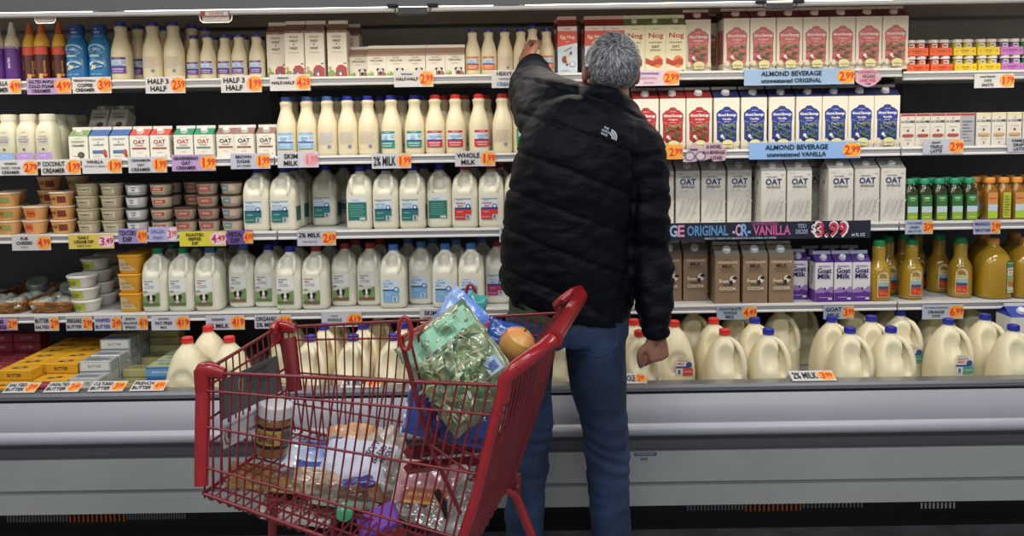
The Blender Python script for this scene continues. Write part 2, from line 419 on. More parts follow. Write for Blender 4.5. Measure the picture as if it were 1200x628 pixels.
# canopy
CF = 2.62; zl = at(600, 10.5, CF).z
m = MB(); extr(m, [(CF + .02, 2.35), (CF - .01, zl + .10), (CF - .005, zl + .012)], XL, XR, M('6e6d6c', .45)); cpart(m, 'canopy')
m = MB(); extr(m, [(CF - .004, zl + .010), (CF - .010, zl + .008), (CF - .010, zl - .001), (CF + .012, zl - .003), (CF + .014, zl + .01)], XL, XR, M('d8d4cc', .3)); cpart(m, 'canopy_lip')
zu = at(600, 27, 3.30).z
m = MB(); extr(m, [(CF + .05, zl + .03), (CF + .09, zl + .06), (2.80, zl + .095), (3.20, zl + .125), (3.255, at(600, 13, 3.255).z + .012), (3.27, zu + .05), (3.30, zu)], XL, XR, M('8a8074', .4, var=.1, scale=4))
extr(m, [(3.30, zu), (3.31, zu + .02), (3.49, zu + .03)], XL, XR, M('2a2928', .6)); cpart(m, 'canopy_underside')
m = MB(); m.box(XL - .04, XR + .04, 2.62, 3.62, 2.25, 2.36, GP2); cpart(m, 'case_top')
# scanning marks
def frame_clip(px0, px1, py0, py1, d, c):
    a = at(px0, py0, d); b = at(px1, py1, d); w = (b.x - a.x)
    t = thing('label_clip', None, 'clip', ((a.x + b.x) / 2, d, b.z)); KIDS[t.name] = []
    m = MB(); h = a.z - b.z
    m.tube([(-w / 2, 0, h), (-w * .46, 0, h * .2), (-w * .38, 0, 0), (w * .38, 0, 0), (w * .46, 0, h * .2), (w / 2, 0, h)], .0022, c, seg=6)
    m.box(-w * .40, w * .40, -.001, .001, .004, h * .85, M('4a4744', .5)); m.build('holder', t)
    for sx in (-1, 1):
        n = MB(); n.box(sx * w * .55 - .018, sx * w * .55 + .018, -.006, .02, h * .86, h + .006, M('1f1f20', .5), b=.003); n.build('clamp', t)
    return t
tag(frame_clip(462, 505, 7, 17, CF - .014, M('3a3a3c', .4)), 'grey label holder clamped to the cooler lip above the small cow cartons', 'clip')
tag(frame_clip(894, 934, 3, 10, CF - .014, M('3a3a3c', .4)), 'dark label holder clamped to the cooler lip above the pink almond cartons', 'clip')
tag(frame_clip(233, 273, 15, 26, 2.72, M('8c8984', .5)), 'white label holder hanging above the short half and half bottles', 'clip')
tag(frame_clip(40, 66, 15, 27, 2.72, M('8d9090', .4)), 'wire label holder hanging above the brown foam creamer bottles', 'clip')
# red and white sticker strip on the canopy edge
m = MB(); a = at(252, 19, 2.69); m.box(-.045, .045, -.002, .002, -.008, .008, M('b0463c', .5)); art(m, [R(-.03, -.006, .043, .006, 'd8d4cc'), T('CAUTION', .005, 0, .008, 'b0463c', .06)], flat(-.002))
tag(m.build('sticker', None, loc=(at(252, 19.5, CF - .012).x, CF - .0125, at(252, 16, CF - .012).z)), 'small red and white sticker on the cooler lip above the half and half bottles', 'sticker')
# handle slot with size mark on the front panel
m = MB(); a = at(757, 532, 2.586); m.box(-.038, .036, -.0015, 0, -.004, .004, M('26365e', .5)); art(m, [R(-.034, -.0015, .028, .002, '8a93a0'), T('14-0', -.006, -.016, .010, '3b4048', .03)], flat(-.0015))
tag(m.build('name_plate', None, loc=(a.x, 2.5875, a.z)), 'small blue plate marked 14-0 on the lower front panel of the cooler', 'plate')
# ================================================================== ROW 1
def tall_creamer(body_c, sleeve_c, top_c, cap_c, labels, drip):
    r = E0('creamer_bottle')
    pr = [(0, .024), (.004, .0265), (.012, .0275), (.075, .0275), (.13, .0265), (.15, .024), (.168, .018), (.178, .0135)]
    m = MB(); m.lathe([p for p in pr if p[0] <= .13] , sleeve_c, seg=24)
    m.lathe([(.13, .0265), (.15, .024), (.168, .018), (.178, .0135)], body_c, seg=24)
    g = cyl(.0268 + .0008)
    pts = [(-.034, .118)] + [(-.034 + .0068 * i, .118 + (.018 if i % 2 else .006)) for i in range(11)] + [(.034, .118)]
    art(m, [P(pts, top_c) if drip else R(-.03, .10, .03, .128, top_c)] + labels, g); m.build('body', r)
    MB().lathe([(.176, .0145), (.19, .0125), (.215, .0075), (.22, .006)], cap_c, seg=18).build('cap', r); return r
pur = tall_creamer('cfc3a6', '5b2a80', 'c9b3d6', 'd9d6d0', [T('SALTED', 0, .07, .0085, 'e8e0ee', .05, PI / 2)], True)
row(pur, 1, [-14, 2, 18], .055, 'purple creamer bottle with pale dripping top', 'the brown foam creamer bottles', 'bottle', 'purple creamer bottles on the top shelf',
    label=['purple creamer bottle with white cap, third from the brown foam creamers, mostly out of view', 'purple creamer bottle with white cap, second from the brown foam creamers', 'purple creamer bottle with white cap, next to the brown foam creamers'])
brn = tall_creamer('d9a63a', '4a1c18', 'd94a30', 'c9612c', [R(-.007, .006, .009, .10, '5b2a22'), T('MAPLE', -.018, .06, .007, 'e0a13a', .045, PI / 2), T('COLD FOAM', .018, .055, .006, 'e0a13a', .06, PI / 2), E(.018, .026, .008, .005, 'd9772c'), R(.000, .008, .012, .03, 'd9b05a')], False)
row(brn, 1, [(36, .02), 52, (64, .035), (75, .02)], .055, '', '', 'bottle', 'brown foam creamer bottles on the top shelf',
    label=['brown and orange foam creamer bottle standing next to the purple creamers', 'brown and orange foam creamer bottle standing in front beneath the wire holder', 'brown and orange foam creamer bottle just behind the front one', 'brown and orange foam creamer bottle half hidden by a blue bottle'])
blu = E0('creamer_bottle')
MB().lathe([(0, .037), (.006, .041), (.02, .042), (.07, .041), (.085, .039), (.10, .041), (.125, .040), (.145, .034), (.158, .026), (.164, .024), (.17, .026)], M('2a78b0', .3, coat=.3), seg=28).build('body', blu, smooth=60)
m = MB(); m.lathe([(.168, .027), (.20, .026), (.207, .023), (.209, .015)], M('2b4c90', .4), seg=24); art(m, [R(-.008, .178, .012, .181, 'c8d6e6'), T('W', -.002, .19, .006, 'c8d6e6')], cyl(.0265)); m.build('cap', blu)
m = MB(); art(m, [E(0, .115, .034, .020, 'b8d6e0'), E(0, .110, .034, .018, '2a78b0'), T('FRENCH', -.01, .110, .006, '1c2f48', .03), T('VANILLA', -.01, .101, .006, '1c2f48', .03), R(-.022, .088, .014, .095, '9ad8dc'),
              E(.002, .062, .026, .013, 'dfe9ea'), E(.004, .055, .024, .011, '2a78b0'), P([(-.02, .04), (-.012, .056), (-.004, .062), (-.008, .050), (.002, .060), (0, .046)], 'e8dfa0'), T('COFFEE CREAMER', 0, .025, .005, '9fc4dc', .04), T('COFFEE', 0, .014, .004, '9fc4dc', .03)], cyl(.0424)); m.build('label', blu, smooth=0)
row(blu, 1, [89, 116.5], .084, '', '', 'bottle', 'blue creamer bottles on the top shelf', label=['bright blue coffee creamer bottle next to the brown foam creamers', 'bright blue coffee creamer bottle next to the tall half and half bottles'], back=None)
PU, LI = '6b3c9a', 'cfe0e8'
hh = quart_label(PU, PU, '1/2', 'HALF & HALF')
hA = quart(BLC, hh, .98); hB = quart(BLC, back_label('b9aecb'), .98)
tl = 'tall half and half bottle'
row(hA, 1, [142, (160, .05), (222, .05)], .08, '', '', 'bottle', 'tall half and half bottles', label=[f'{tl}, purple label, next to the blue creamer bottles', f'{tl}, purple label, set back from the shelf edge', f'{tl}, half hidden beside the short bottles'])
row(hB, 1, [181, 208], .08, '', '', 'bottle', 'tall half and half bottles turned around', label=[f'{tl}, printed back outward, next to the purple labels', f'{tl}, printed back outward, near the short bottles'])
row(copy_tree(hA), 1, [(151, .14), (171, .14), (195, .14), (236, .12)], .08, '', '', 'bottle', 'tall half and half bottles in the rear line', label=[f'{tl} in the rear line, {x}' for x in ('near the blue creamers', 'seen between two purple labels', 'behind the two turned bottles', 'behind the short bottles')])
sA = quart(BLC, hh, .755)
s_px = [(232, .03), 245, (264, .015), 281, 302, (314, .03)]
row(sA, 1, s_px, .06, 'short half and half bottle with purple label', 'the tall half and half bottles', 'bottle', 'short half and half bottles')
row(copy_tree(sA), 1, [(254, .09), (273, .09), (291, .09), (310, .1)], .06, 'short bottle in the rear line', 'the tall half and half bottles', 'bottle', 'short half and half bottles in the rear line')
# organic half & half cartons
CB = 'ece4d2'
def farm(w, h0):
    hw = w / 2 - .001
    return [R(-hw, .001, hw, .018 * h0, '9aa07a'), E(-hw + .013, .016 * h0, .012, .012 * h0, '8fa05c'), E(-hw + .008, .034 * h0, .006, .008 * h0, 'b9b27a'), P([(-.006, .004), (-.006, .032 * h0), (.004, .045 * h0), (.020, .046 * h0), (hw, .034 * h0), (hw, .004)], 'b0453f'), E(.008, .018 * h0, .009, .010 * h0, '5d6f88'), E(.011, .013 * h0, .004, .006 * h0, 'dfe0dc'), R(hw - .012, .049, hw - .002, .053, '6d5a50')]
oh = carton('half_and_half_carton', .071, .071, .170, .028, .012, CB, '8a6a5c', 'e6ddcc', farm(.071, 1) + [R(-.035, .162, .035, .1695, '8a6a5c'), T('TRADER JOE\'S', 0, .165, .003, 'e0d4c4', .04), T('ORGANIC', 0, .148, .006, '8a7a6c', .04), T('HALF', 0, .134, .009, '7a6658', .03), T('&', 0, .122, .007, '7a6658'), T('HALF', 0, .108, .009, '7a6658', .03), T('ULTRA PASTEURIZED', 0, .092, .003, 'b0a294', .04)], side=[R(-.028, .02, .028, .15, 'dfd5c2'), R(-.022, .1, .022, .104, 'a89a88'), R(-.022, .08, .022, .084, 'a89a88'), R(-.022, .06, .02, .064, 'a89a88')])
row(oh, 1, [(329, .03), 348.5, 371.5, 400.5], .071, '', '', 'carton', 'tall cream half and half cartons', label=['tall cream half and half carton set back beside the short bottles'] + [f'tall cream half and half carton with red barn, {x}' for x in ('first in front beside the short bottles', 'middle of the three in front', 'standing alone beside the small cow cartons')])
row(copy_tree(oh), 1, [(412, .09), (385, .09), (342, .12)], .071, '', '', 'carton', 'tall cream cartons at the rear', label=['tall cream half and half carton partly showing behind the lone one', 'tall cream half and half carton in the gap behind the lone one', 'tall cream half and half carton in the rear beside the short bottles'])
cow = [E(-.022, .010, .011, .010, '8fb05a'), E(-.026, .018, .005, .006, 'd8e0b0'), P([(.002, .004), (.002, .022), (.022, .022), (.034, .010), (.034, .004)], 'a87068'), E(.006, .026, .008, .005, '24201f'), E(.020, .026, .007, .005, '24201f'), E(.013, .022, .008, .008, 'd8d2c8'), E(.013, .014, .005, .006, '3a3230')]
ph = carton('half_and_half_carton', .071, .071, .082, .024, .010, CB, 'a98a7a', 'efe7d8', cow + [R(-.035, .076, .035, .082, 'a98a7a'), T('ORGANIC', 0, .069, .0045, '9a8a7c', .03), T('HALF & HALF', 0, .059, .007, '7a6658', .045), T('PASTEURIZED', 0, .047, .003, 'b0a294', .03)])
row(ph, 1, [(424, .03), 442, 465, 488, 511.5, 535], .071, 'small cream half and half carton with cow', 'the tall cream cartons', 'carton', 'small cream cow cartons')
# egg nog bottles
eg = quart_label('e0772c', 'e0772c', '1/2', 'EGG NOG')
eA = quart(BL, eg, .775, M('e6d9b4', .38)); eB = quart(BL, back_label('c9b9c0'), .775, M('e6d9b4', .38))
en = 'small cream bottle with blue cap'
eggs = row(eA, 1, [556.5, 575, (641, .005)], .062, '', '', 'bottle', 'heavy cream bottles with orange labels', label=[f'{en} and orange label, next to the small cow cartons', f'{en} and orange label, second from the small cow cartons', f'{en} and orange label, next to the egg nog cartons'])
eggs2 = row(eB, 1, [590.5, 608, (624.5, .0)], .062, '', '', 'bottle', 'heavy cream bottles turned around', label=[f'{en}, printed back turned out, third from the cow cartons', f'{en}, printed back turned out, behind the raised hand', f'{en} gripped and lifted by the person in black'])
HELD = eggs2[2]; HELD.location.z += .010
# egg nog cartons
egf = [R(-.0355, .112, .0355, .168, 'd8503c'), R(-.0355, .155, .0355, .168, 'e4ddd6'), P([(-.0355, .098), (.0355, .112), (.0355, .125), (-.0355, .125)], 'd8503c'), R(-.0355, .001, .0355, .098, 'cddbe6'), P([(-.0355, .098), (.0355, .112), (.0355, .09), (-.0355, .09)], 'cddbe6'),
       T('TRADER JOE\'S', 0, .161, .004, '8a3a30', .05), T('Egg Nog', 0, .132, .017, 'f0d8c8', .052), T('GRADE A', 0, .116, .003, 'f0d8c8'), P([(-.012, .082), (.014, .097), (.016, .095), (-.010, .080)], '6a3324'), E(-.010, .052, .011, .013, '7a4a22'), E(.002, .056, .007, .014, 'e0c8a0'), E(-.002, .034, .004, .005, '6a3a1c'), E(.012, .075, .004, .007, '7a4a22'), E(.018, .036, .011, .011, 'c8a0a8'), E(.018, .036, .008, .008, 'cddbe6'), T('1 QT (946 mL)', -.010, .012, .005, 'a0857c', .04)]
egc = carton('egg_nog_carton', .071, .071, .172, .028, .012, 'e6ddd4', '9c3b32', 'd8b0a4', egf, side=[R(-.034, .112, .034, .168, 'c8483a'), R(-.03, .02, .03, .1, 'd8d4d0')])
row(egc, 1, [664.5, 696, 719.5], .071, '', '', 'carton', 'red egg nog cartons', label=['red and pale blue egg nog carton standing next to the cream bottles', 'red and pale blue egg nog carton just behind the grey head', 'red and pale blue egg nog carton beside the cream oat nog cartons'])
row(copy_tree(egc), 1, [(660.5, .09), (692, .09)], .071, '', '', 'carton', 'red egg nog cartons at the rear', label=['red egg nog carton peeking out behind the first egg nog carton', 'red egg nog carton peeking out behind the second egg nog carton'])
CRM = 'e9dfba'
nogf = [T('TRADER JOE\'S', 0, .158, .004, '7a7a50', .035), T('Nog', .002, .132, .024, 'c0503a', -.054), T('NON DAIRY', 0, .109, .0065, '8a8a5c', .055), T('OAT', 0, .094, .0095, '4c4c30', -.028), T('BEVERAGE', 0, .082, .006, '8a8a5c', .045), E(.008, .040, .018, .022, 'e0803a'), P([(-.0355, .050), (-.010, .043), (.012, .052), (.026, .048), (.026, .028), (.010, .030), (-.010, .024), (-.030, .033)], 'b8402c'), P([(-.0355, .054), (-.02, .047), (-.02, .03), (-.0355, .034)], 'b8402c'), R(.020, .006, .030, .009, '8a8a5c')]
nog = carton('oat_nog_carton', .075, .071, .172, .028, .012, CRM, '6f8a52', 'dcd8b0', nogf, cap=('dcd8c0', .010))
row(nog, 1, [743.5, 766.5, 790], .071, 'cream oat nog carton with orange fruit and ribbon', 'the egg nog cartons', 'carton', 'oat nog cartons')
def almond(main, dark, plate, w=.094, leaf='5f6e42', sub='Original'):
    p = []
    def frame(c, g):     # shaped cartouche
        a = .036 - g
        return P([(-a, .030 + g), (a, .030 + g), (a, .098), (a + .002, .112), (a + .002, .135 - g), (a - .010, .147 - g), (a - .020, .150 - g), (a - .026, .158 - g), (0, .160 - g), (-a + .026, .158 - g), (-a + .020, .150 - g), (-a + .010, .147 - g), (-a - .002, .135 - g), (-a - .002, .112), (-a, .098)], c)
    art_ = [frame(dark, 0), frame(main, .0018), P([(-.034, .105), (-.016, .098), (0, .088), (.016, .098), (.034, .105), (.034, .1065), (0, .091), (-.034, .1065)], 'd8cfae'),
            T('TRADER JOE\'S', 0, .144, .0035, 'e8d8d0', .026), T('Almond Beverage', 0, .128, .014, 'f2ece4', -.068), T(sub, 0, .114, .008, 'f0d8c8', -.034), T('NON DAIRY', 0, .104, .003, 'e8d8d0')]
    rr = random.Random(3)
    for k in range(30):
        cx, cz = rr.uniform(-.027, .027), rr.uniform(.040, .094); a = rr.uniform(0, PI); l = .010; wd = .0030
        art_.append(P([(cx - l * math.cos(a), cz - l * math.sin(a)), (cx + wd * math.sin(a), cz - wd * math.cos(a)), (cx + l * math.cos(a), cz + l * math.sin(a)), (cx - wd * math.sin(a), cz + wd * math.cos(a))], [leaf, '7d8a52', '4a5a3c'][k % 3]))
    art_ += [E(-.020, .052, .006, .006, 'e8d8d8'), E(-.015, .044, .004, .004, plate), E(-.037, .028, .008, .010, 'd8cfb0'), E(.037, .028, .008, .010, 'd8cfb0'), E(0, .025, .022, .015, '6f6a3a'), R(-.019, .008, .019, .034, '6f6a3a'), E(0, .025, .0205, .0135, 'ddd49a'), R(-.0175, .0095, .0175, .033, 'ddd49a'), T('UNSWEETENED', 0, .020, .004, '5a5630', .028), T('64 FL OZ', 0, .013, .003, '5a5630', .02), R(.037, .010, .041, .014, '6a6258')]
    return art_
def alm_carton(main, dark, roof, plate, cap, sub='Original', leaf='5f6e42'):
    sd = [R(-.034, .030, .034, .150, dark), R(-.031, .033, .031, .147, main), E(-.01, .06, .01, .02, leaf), E(.01, .08, .012, .02, leaf)]
    return carton('almond_carton', .094, .094, .192, .032, .010, 'e4dac6', roof, 'b8aca0', almond(main, dark, plate, sub=sub, leaf=leaf), cap=(cap, .014), side=sd)
pk = alm_carton('cc6a6e', '7a3a40', '6b2f35', 'e8b0b0', 'd8c4b8', leaf='6f7446')
al = 'pink almond beverage carton'
row(pk, 1, [(812, .02), (830.5, .05), 859, 889.5, 920, 950.5, 981, 1011.5, 1042.5], .094, '', '', 'carton', 'pink almond cartons on the top shelf', label=[f'{al} set back beside the cream oat nog cartons', f'{al} set back with a side in view beside the front line'] + [f'{al} in the front line, {x}' for x in ('first beside the cream oat nog cartons', 'second from the oat nog cartons', 'third from the oat nog cartons', 'fourth from the oat nog cartons', 'third from the juice shots', 'second from the juice shots', 'next to the juice shots')])
# juice shots
def shot_tray(c, dark, txt):
    m = MB(); w = .081; d = .085
    m.box(-w / 2, w / 2, -d / 2, -d / 2 + .0015, 0, .029, c); m.box(-w / 2, w / 2, d / 2 - .0015, d / 2, 0, .029, c)
    m.box(-w / 2, -w / 2 + .0015, -d / 2, d / 2, 0, .029, c); m.box(w / 2 - .0015, w / 2, -d / 2, d / 2, 0, .029, c); m.box(-w / 2, w / 2, -d / 2, d / 2, 0, .0015, c)
    art(m, [T(txt, 0, .017, .006, dark, .04), T('JUICE SHOT', 0, .009, .0035, dark, .034), E(-.03, .015, .0025, .0025, dark), E(.03, .015, .0025, .0025, dark)], flat(-d / 2)); return m.build('shot_tray', smooth=0)
def shot(c, c2):
    r = E0('shot_bottle'); MB().lathe([(0, .015), (.003, .017), (.036, .017), (.044, .013), (.048, .0125)], M(c, .3, coat=.3), seg=18).build('body', r)
    m = MB(); art(m, [R(-.010, .028, .012, .042, 'd8d0cc'), R(-.008, .032, .004, .038, c2)], cyl(.0172)); m.build('label', r, smooth=0)
    MB().lathe([(.046, .018), (.056, .018), (.058, .015)], 'e6e0da', seg=18).build('cap', r); return r
zs = SHZ[1, 2]
cols = [('orange', 'e8612c', '9a3010', 'TURMERIC', 'c0562c', 'b0483c'), ('yellow', 'ecc920', '8a7410', 'GINGER', 'c8b83c', '8a8a2c'), ('lilac', 'c878c0', '6a3080', 'ELDERBERRY', '7a5a9a', '7a4aa0'), ('green', '3aa860', '14603a', 'WELLNESS', '3a9a5a', '2a7a4a')]
tp = {c[0]: shot_tray(c[1], c[2], c[3]) for c in cols}; sp = {c[0]: shot(c[4], c[5]) for c in cols}
lay = [('orange', 1069), ('orange', 1096.5), ('yellow', 1124), ('yellow', 1151.5), ('lilac', 1178), ('green', 1204)]
seen = set()
pos = {'orange': ['by the carton', 'by the yellow'], 'yellow': ['by the orange', 'by the lilac'], 'lilac': ['by the green'], 'green': ['at the edge']}
cnt = {}
for lev in (0, 1):
    cnt = {}
    for c, px in lay:
        k = cnt.get(c, 0); cnt[c] = k + 1
        o = tp[c] if ('t', c) not in seen else copy_tree(tp[c]); seen.add(('t', c))
        d = SHF + .016 + .0425 + lev * .004; zt = zs + .0005 + lev * .0595
        put(o, px - lev * 1.5, 85, zt, d)
        tag(o, f'{c} cardboard juice shot tray, {["lower", "upper"][lev]} layer, {pos[c][k]}', 'tray', 'juice shot trays on the top shelf')
        for rw in (0, 1):
            for side in (-1, 1):
                b = sp[c] if ('s', c) not in seen else copy_tree(sp[c]); seen.add(('s', c))
                b.location = (o.location.x + side * .0195, d - .02 + rw * .037, zt + .0015); b.rotation_euler = (0, 0, 0)
                tag(b, f'juice shot, {["lower", "upper"][lev]} {c} tray {pos[c][k]}, {["front", "rear"][rw]}, {"towards" if side < 0 else "away from"} the almond cartons', 'bottle', f'juice shots in the {["lower", "upper"][lev]} {c} tray {pos[c][k]}')
# ================================================================== ROW 2
def creamer2(c):
    r = E0('creamer_bottle')
    MB().lathe([(0, .033, 4), (.004, .036, 4), (.10, .036, 4), (.115, .035, 3.4), (.128, .031, 3), (.136, .027, 2.4), (.142, .026, 2), (.158, .026, 2)], M('ddd6b8', .4), seg=32).build('body', r, smooth=60)
    MB().lathe([(.148, .0275), (.168, .0275), (.171, .024)], M('e2dcc4', .4), seg=24).build('cap', r)
    m = MB(); art(m, [R(-.030, .004, .030, .030, c), T('TRADER JOE\'S', 0, .104, .004, 'a09a88', .02), T('ORGANIC', 0, .088, .005, '8f88a0', .03), T('COCONUT', 0, .079, .006, '8878a8', .042), T('CREAMER', 0, .070, .006, '8878a8', .042), R(-.018, .060, .018, .0612, '9a94a0'), E(0, .042, .005, .004, '5a5248'), T('16 FL OZ', 0, .018, .004, 'e8e4ea', .02)], flat(-.0364)); m.build('label', r, smooth=0); return r
c2a = creamer2('8fb0dc'); c2b = creamer2('b694cc')
row(c2a, 2, [-10, 13.5], .072, '', '', 'bottle', 'white creamer bottles with pale blue base', label=['white creamer bottle with pale blue base, cut off by the picture edge', 'white creamer bottle with pale blue base, whole, beside the lilac based ones'])
row(c2b, 2, [35, 57.5], .072, '', '', 'bottle', 'white creamer bottles with lilac base', label=['white creamer bottle with lilac base beside the pale blue based one', 'white creamer bottle with lilac base beside the coconut creamer cartons'])
row(copy_tree(c2b), 2, [(24, .09), (46, .09), (70, .09), (84, .18), (96, .27)], .072, '', '', 'bottle', 'white creamer bottles at the rear', label=[f'white creamer bottle in the rear, {x}' for x in ('behind the pale blue based one', 'behind the two lilac based ones', 'peeking out beside the last lilac based one', 'far back behind the coconut cartons', 'deepest in behind the coconut cartons')])
def pint(roof, front, cap=None, name='creamer_carton', fin='dcd8cc', body='e4dfd0'):
    return carton(name, .070, .070, .086, .024, .010, body, roof, fin, front, cap=cap, side=[R(-.028, .01 + .01 * i, .028 - .006 * (i % 3), .0125 + .01 * i, 'a8a294') for i in range(7)])
nut = [E(-.010, .020, .013, .008, '8a8468'), E(-.011, .021, .011, .007, 'e8e4d4'), E(.010, .018, .012, .011, '4a3828'), E(.009, .018, .006, .006, '7a6650')]
cc = pint('7f9a66', [T('NON DAIRY', 0, .078, .003, '8a8a70', .03), T('COCONUT', 0, .066, .008, '6a7050', .048), T('CREAMER', 0, .052, .008, '5a6048', .048)] + nut, cap=('e0dcc8', .011))
row(cc, 2, [(91, .02), 100], .070, '', '', 'carton', 'green topped coconut creamer cartons', label=['green topped coconut creamer carton set back beside the lilac based bottle', 'green topped coconut creamer carton in front beside the blue topped ones'])
ca = pint('4a6a9a', [T('COCONUT', 0, .074, .007, '6a7078', .046), T('&', 0, .064, .006, '6a7078'), T('ALMOND', 0, .054, .007, '6a7078', .04), R(-.022, .022, .018, .034, '54749c'), E(.022, .026, .008, .011, 'b0584c'), E(.026, .014, .006, .007, 'a04a40'), R(-.02, .012, .01, .014, 'b8b4a8')])
row(ca, 2, [122, 145], .070, '', '', 'carton', 'blue topped almond creamer cartons', label=['blue topped coconut almond creamer carton beside the green topped ones', 'blue topped coconut almond creamer carton beside the red topped oat ones'])
def oatp(roof, tc, bar, cap='e8e2da'):
    return pint(roof, [T('NON DAIRY', .002, .077, .0035, 'b09a90', .03), T('OAT', 0, .062, .016, tc, -.044), T('CREAMER', 0, .049, .005, 'b08a7c', .036), R(-.026, .036, .026, .042, bar), T('HALF PINT', 0, .024, .003, 'b0a494'), E(.024, .012, .002, .002, '7a6a5c')], cap=(cap, .012))
oR = oatp('c8564a', '8a4236', 'b0483c'); row(oR, 2, [168, 190.5], .070, '', '', 'carton', 'red topped oat creamer cartons', label=['red topped oat creamer carton beside the blue topped cartons', 'red topped oat creamer carton beside the green topped oat ones'])
oG = oatp('3f8a68', 'c0423a', '5f8a70'); row(oG, 2, [223, 242], .070, '', '', 'carton', 'green topped oat creamer cartons', label=['green topped oat creamer carton beside the red topped ones', 'green topped oat creamer carton beside the brown topped ones'])
oB = oatp('94766c', '3e302c', '9a5c4a'); row(oB, 2, [(273, .02), 292, (315.5, .02)], .070, '', '', 'carton', 'brown topped oat creamer cartons', label=['brown topped oat creamer carton beside the green topped ones', 'brown topped oat creamer carton standing foremost of its kind', 'brown topped oat creamer carton touching the first quart milk bottle'])
# tipped cartons at the back
for i, px in enumerate((118, 140)):
    o = copy_tree(cc); d = 3.20; o.location = (at(px, 150, d).x, d, Z[2] + .098); o.rotation_euler = (math.radians(-28), 0, 0)
    tag(o, f'coconut creamer carton lying tipped on top in the dark, {["beside the bottles", "towards the oat cartons"][i]}', 'carton', 'tipped coconut creamer cartons')
qS = quart(STEEL, quart_label('8ab8d8', '6f9ec8', 'SKIM', 'MILK')); qT = quart(BL, quart_label('1d8f7e', '1d6f6e', '2%', 'MILK')); qW = quart(RED, quart_label('cc3038', '8a2838', 'WHOLE', 'MILK')); qN = quart(BL, back_label())
row(qS, 2, [333.5, 359], .077, '', '', 'bottle', 'quart skim milk bottles', label=['quart milk bottle, steel blue cap, next to the oat creamer cartons', 'quart milk bottle, steel blue cap, second from the oat creamer cartons'])
qS2 = quart(STEEL, back_label()); row(qS2, 2, [384.5], .077, 'quart milk bottle, steel blue cap, printed back,', 'the dark blue capped bottles', 'bottle', 'quart skim milk bottles turned around')
lt = 'quart milk bottle, dark blue cap'
row(qN, 2, [(409.5, 0, 0)], .077, '', '', 'bottle', 'quart two percent milk bottles', label=[f'{lt}, printed back and green edge, beside the steel blue caps'])
row(copy_tree(qN), 2, [(435.5, .0, .0)], .077, '', '', 'bottle', 'quart two percent milk bottles', label=[f'{lt}, back turned out, second from the steel blue caps'])
o_ = qT; put(o_, 460.5, 178, Z[2] + .0005, SHF + .016 + .0385, -.35); tag(o_, f'{lt}, green label turned aside, third from steel blue caps', 'bottle', 'quart two percent milk bottles')
o_ = copy_tree(qT); put(o_, 486, 178, Z[2] + .0005, SHF + .016 + .0385, 0); tag(o_, f'{lt}, green label outward, next to the red caps', 'bottle', 'quart two percent milk bottles')
rd = 'quart milk bottle, red cap and red label'
row(qW, 2, [511, 536.5, (561.5, 0, .35)], .077, '', '', 'bottle', 'quart whole milk bottles', label=[f'{rd}, next to the dark blue caps', f'{rd}, second from the dark blue caps', f'{rd} turned aside, third from the blue caps'])
qW2 = quart(RED, back_label('c8a0a0')); row(qW2, 2, [586], .077, '', '', 'bottle', 'quart whole milk bottle turned around', label=['quart milk bottle, red cap, printed back, beside the green carton label bottle'])
qO = quart(M('e8e4dc'), [R(-.026, .028, .026, .092, '3f8a4a'), R(-.018, .062, .018, .088, '9cc4dc'), T('C', 0, .076, .012, 'e8eef2'), E(-.008, .046, .007, .008, 'e8e8c0'), E(.012, .04, .01, .008, '2f7a34')]); row(qO, 2, [(609, 0)], .077, '', '', 'bottle', 'green label milk bottle', label=['quart milk bottle with green and blue label half hidden by the black sleeve'])
qb = copy_tree(qS2)
row(qb, 2, [(344, .085), (371, .085), (396, .085)], .077, '', '', 'bottle', 'quart bottles in the rear line', label=[f'quart bottle with steel blue cap in the rear line, {x} from the oat cartons' for x in ('first', 'second', 'third')])
row(copy_tree(qN), 2, [(421, .085), (447, .085), (472, .085), (498, .085)], .077, '', '', 'bottle', 'quart bottles in the rear line, blue', label=[f'quart bottle with dark blue cap in the rear line, {x} from the steel blue caps' for x in ('first', 'second', 'third', 'fourth')])
row(copy_tree(qW2), 2, [(519, .085), (545, .085), (570, .085), (596, .085)], .077, '', '', 'bottle', 'quart bottles in the rear line, red', label=[f'quart bottle with red cap in the rear line, {x} from the dark blue caps' for x in ('first', 'second', 'third', 'fourth')])
aR = alm_carton('b83230', '5a1c1a', '7c2222', 'e0b0a8', 'c9c2c0', leaf='5f6e3c'); ra = 'red almond beverage carton'
row(aR, 2, [754.5, 785.5, 816], .094, '', '', 'carton', 'red almond cartons', label=[f'{ra} half hidden by the black collar', f'{ra} in the middle of the three', f'{ra} next to the blue almond cartons'])
aB = alm_carton('283c8c', '16204c', '20264c', 'b8c4e0', 'c4c2c0', sub='Vanilla', leaf='5f7a4c'); ba = 'blue almond beverage carton'
row(aB, 2, [847.5, 879, 911, 942.5, 974, 1006, 1038.5], .094, '', '', 'carton', 'blue almond cartons', label=[f'{ba}, {x}' for x in ('next to the red almond cartons', 'second from the red almond cartons', 'third from the red almond cartons', 'fourth, middle of the seven', 'third from the latte boxes', 'second from the latte boxes', 'next to the latte boxes')])
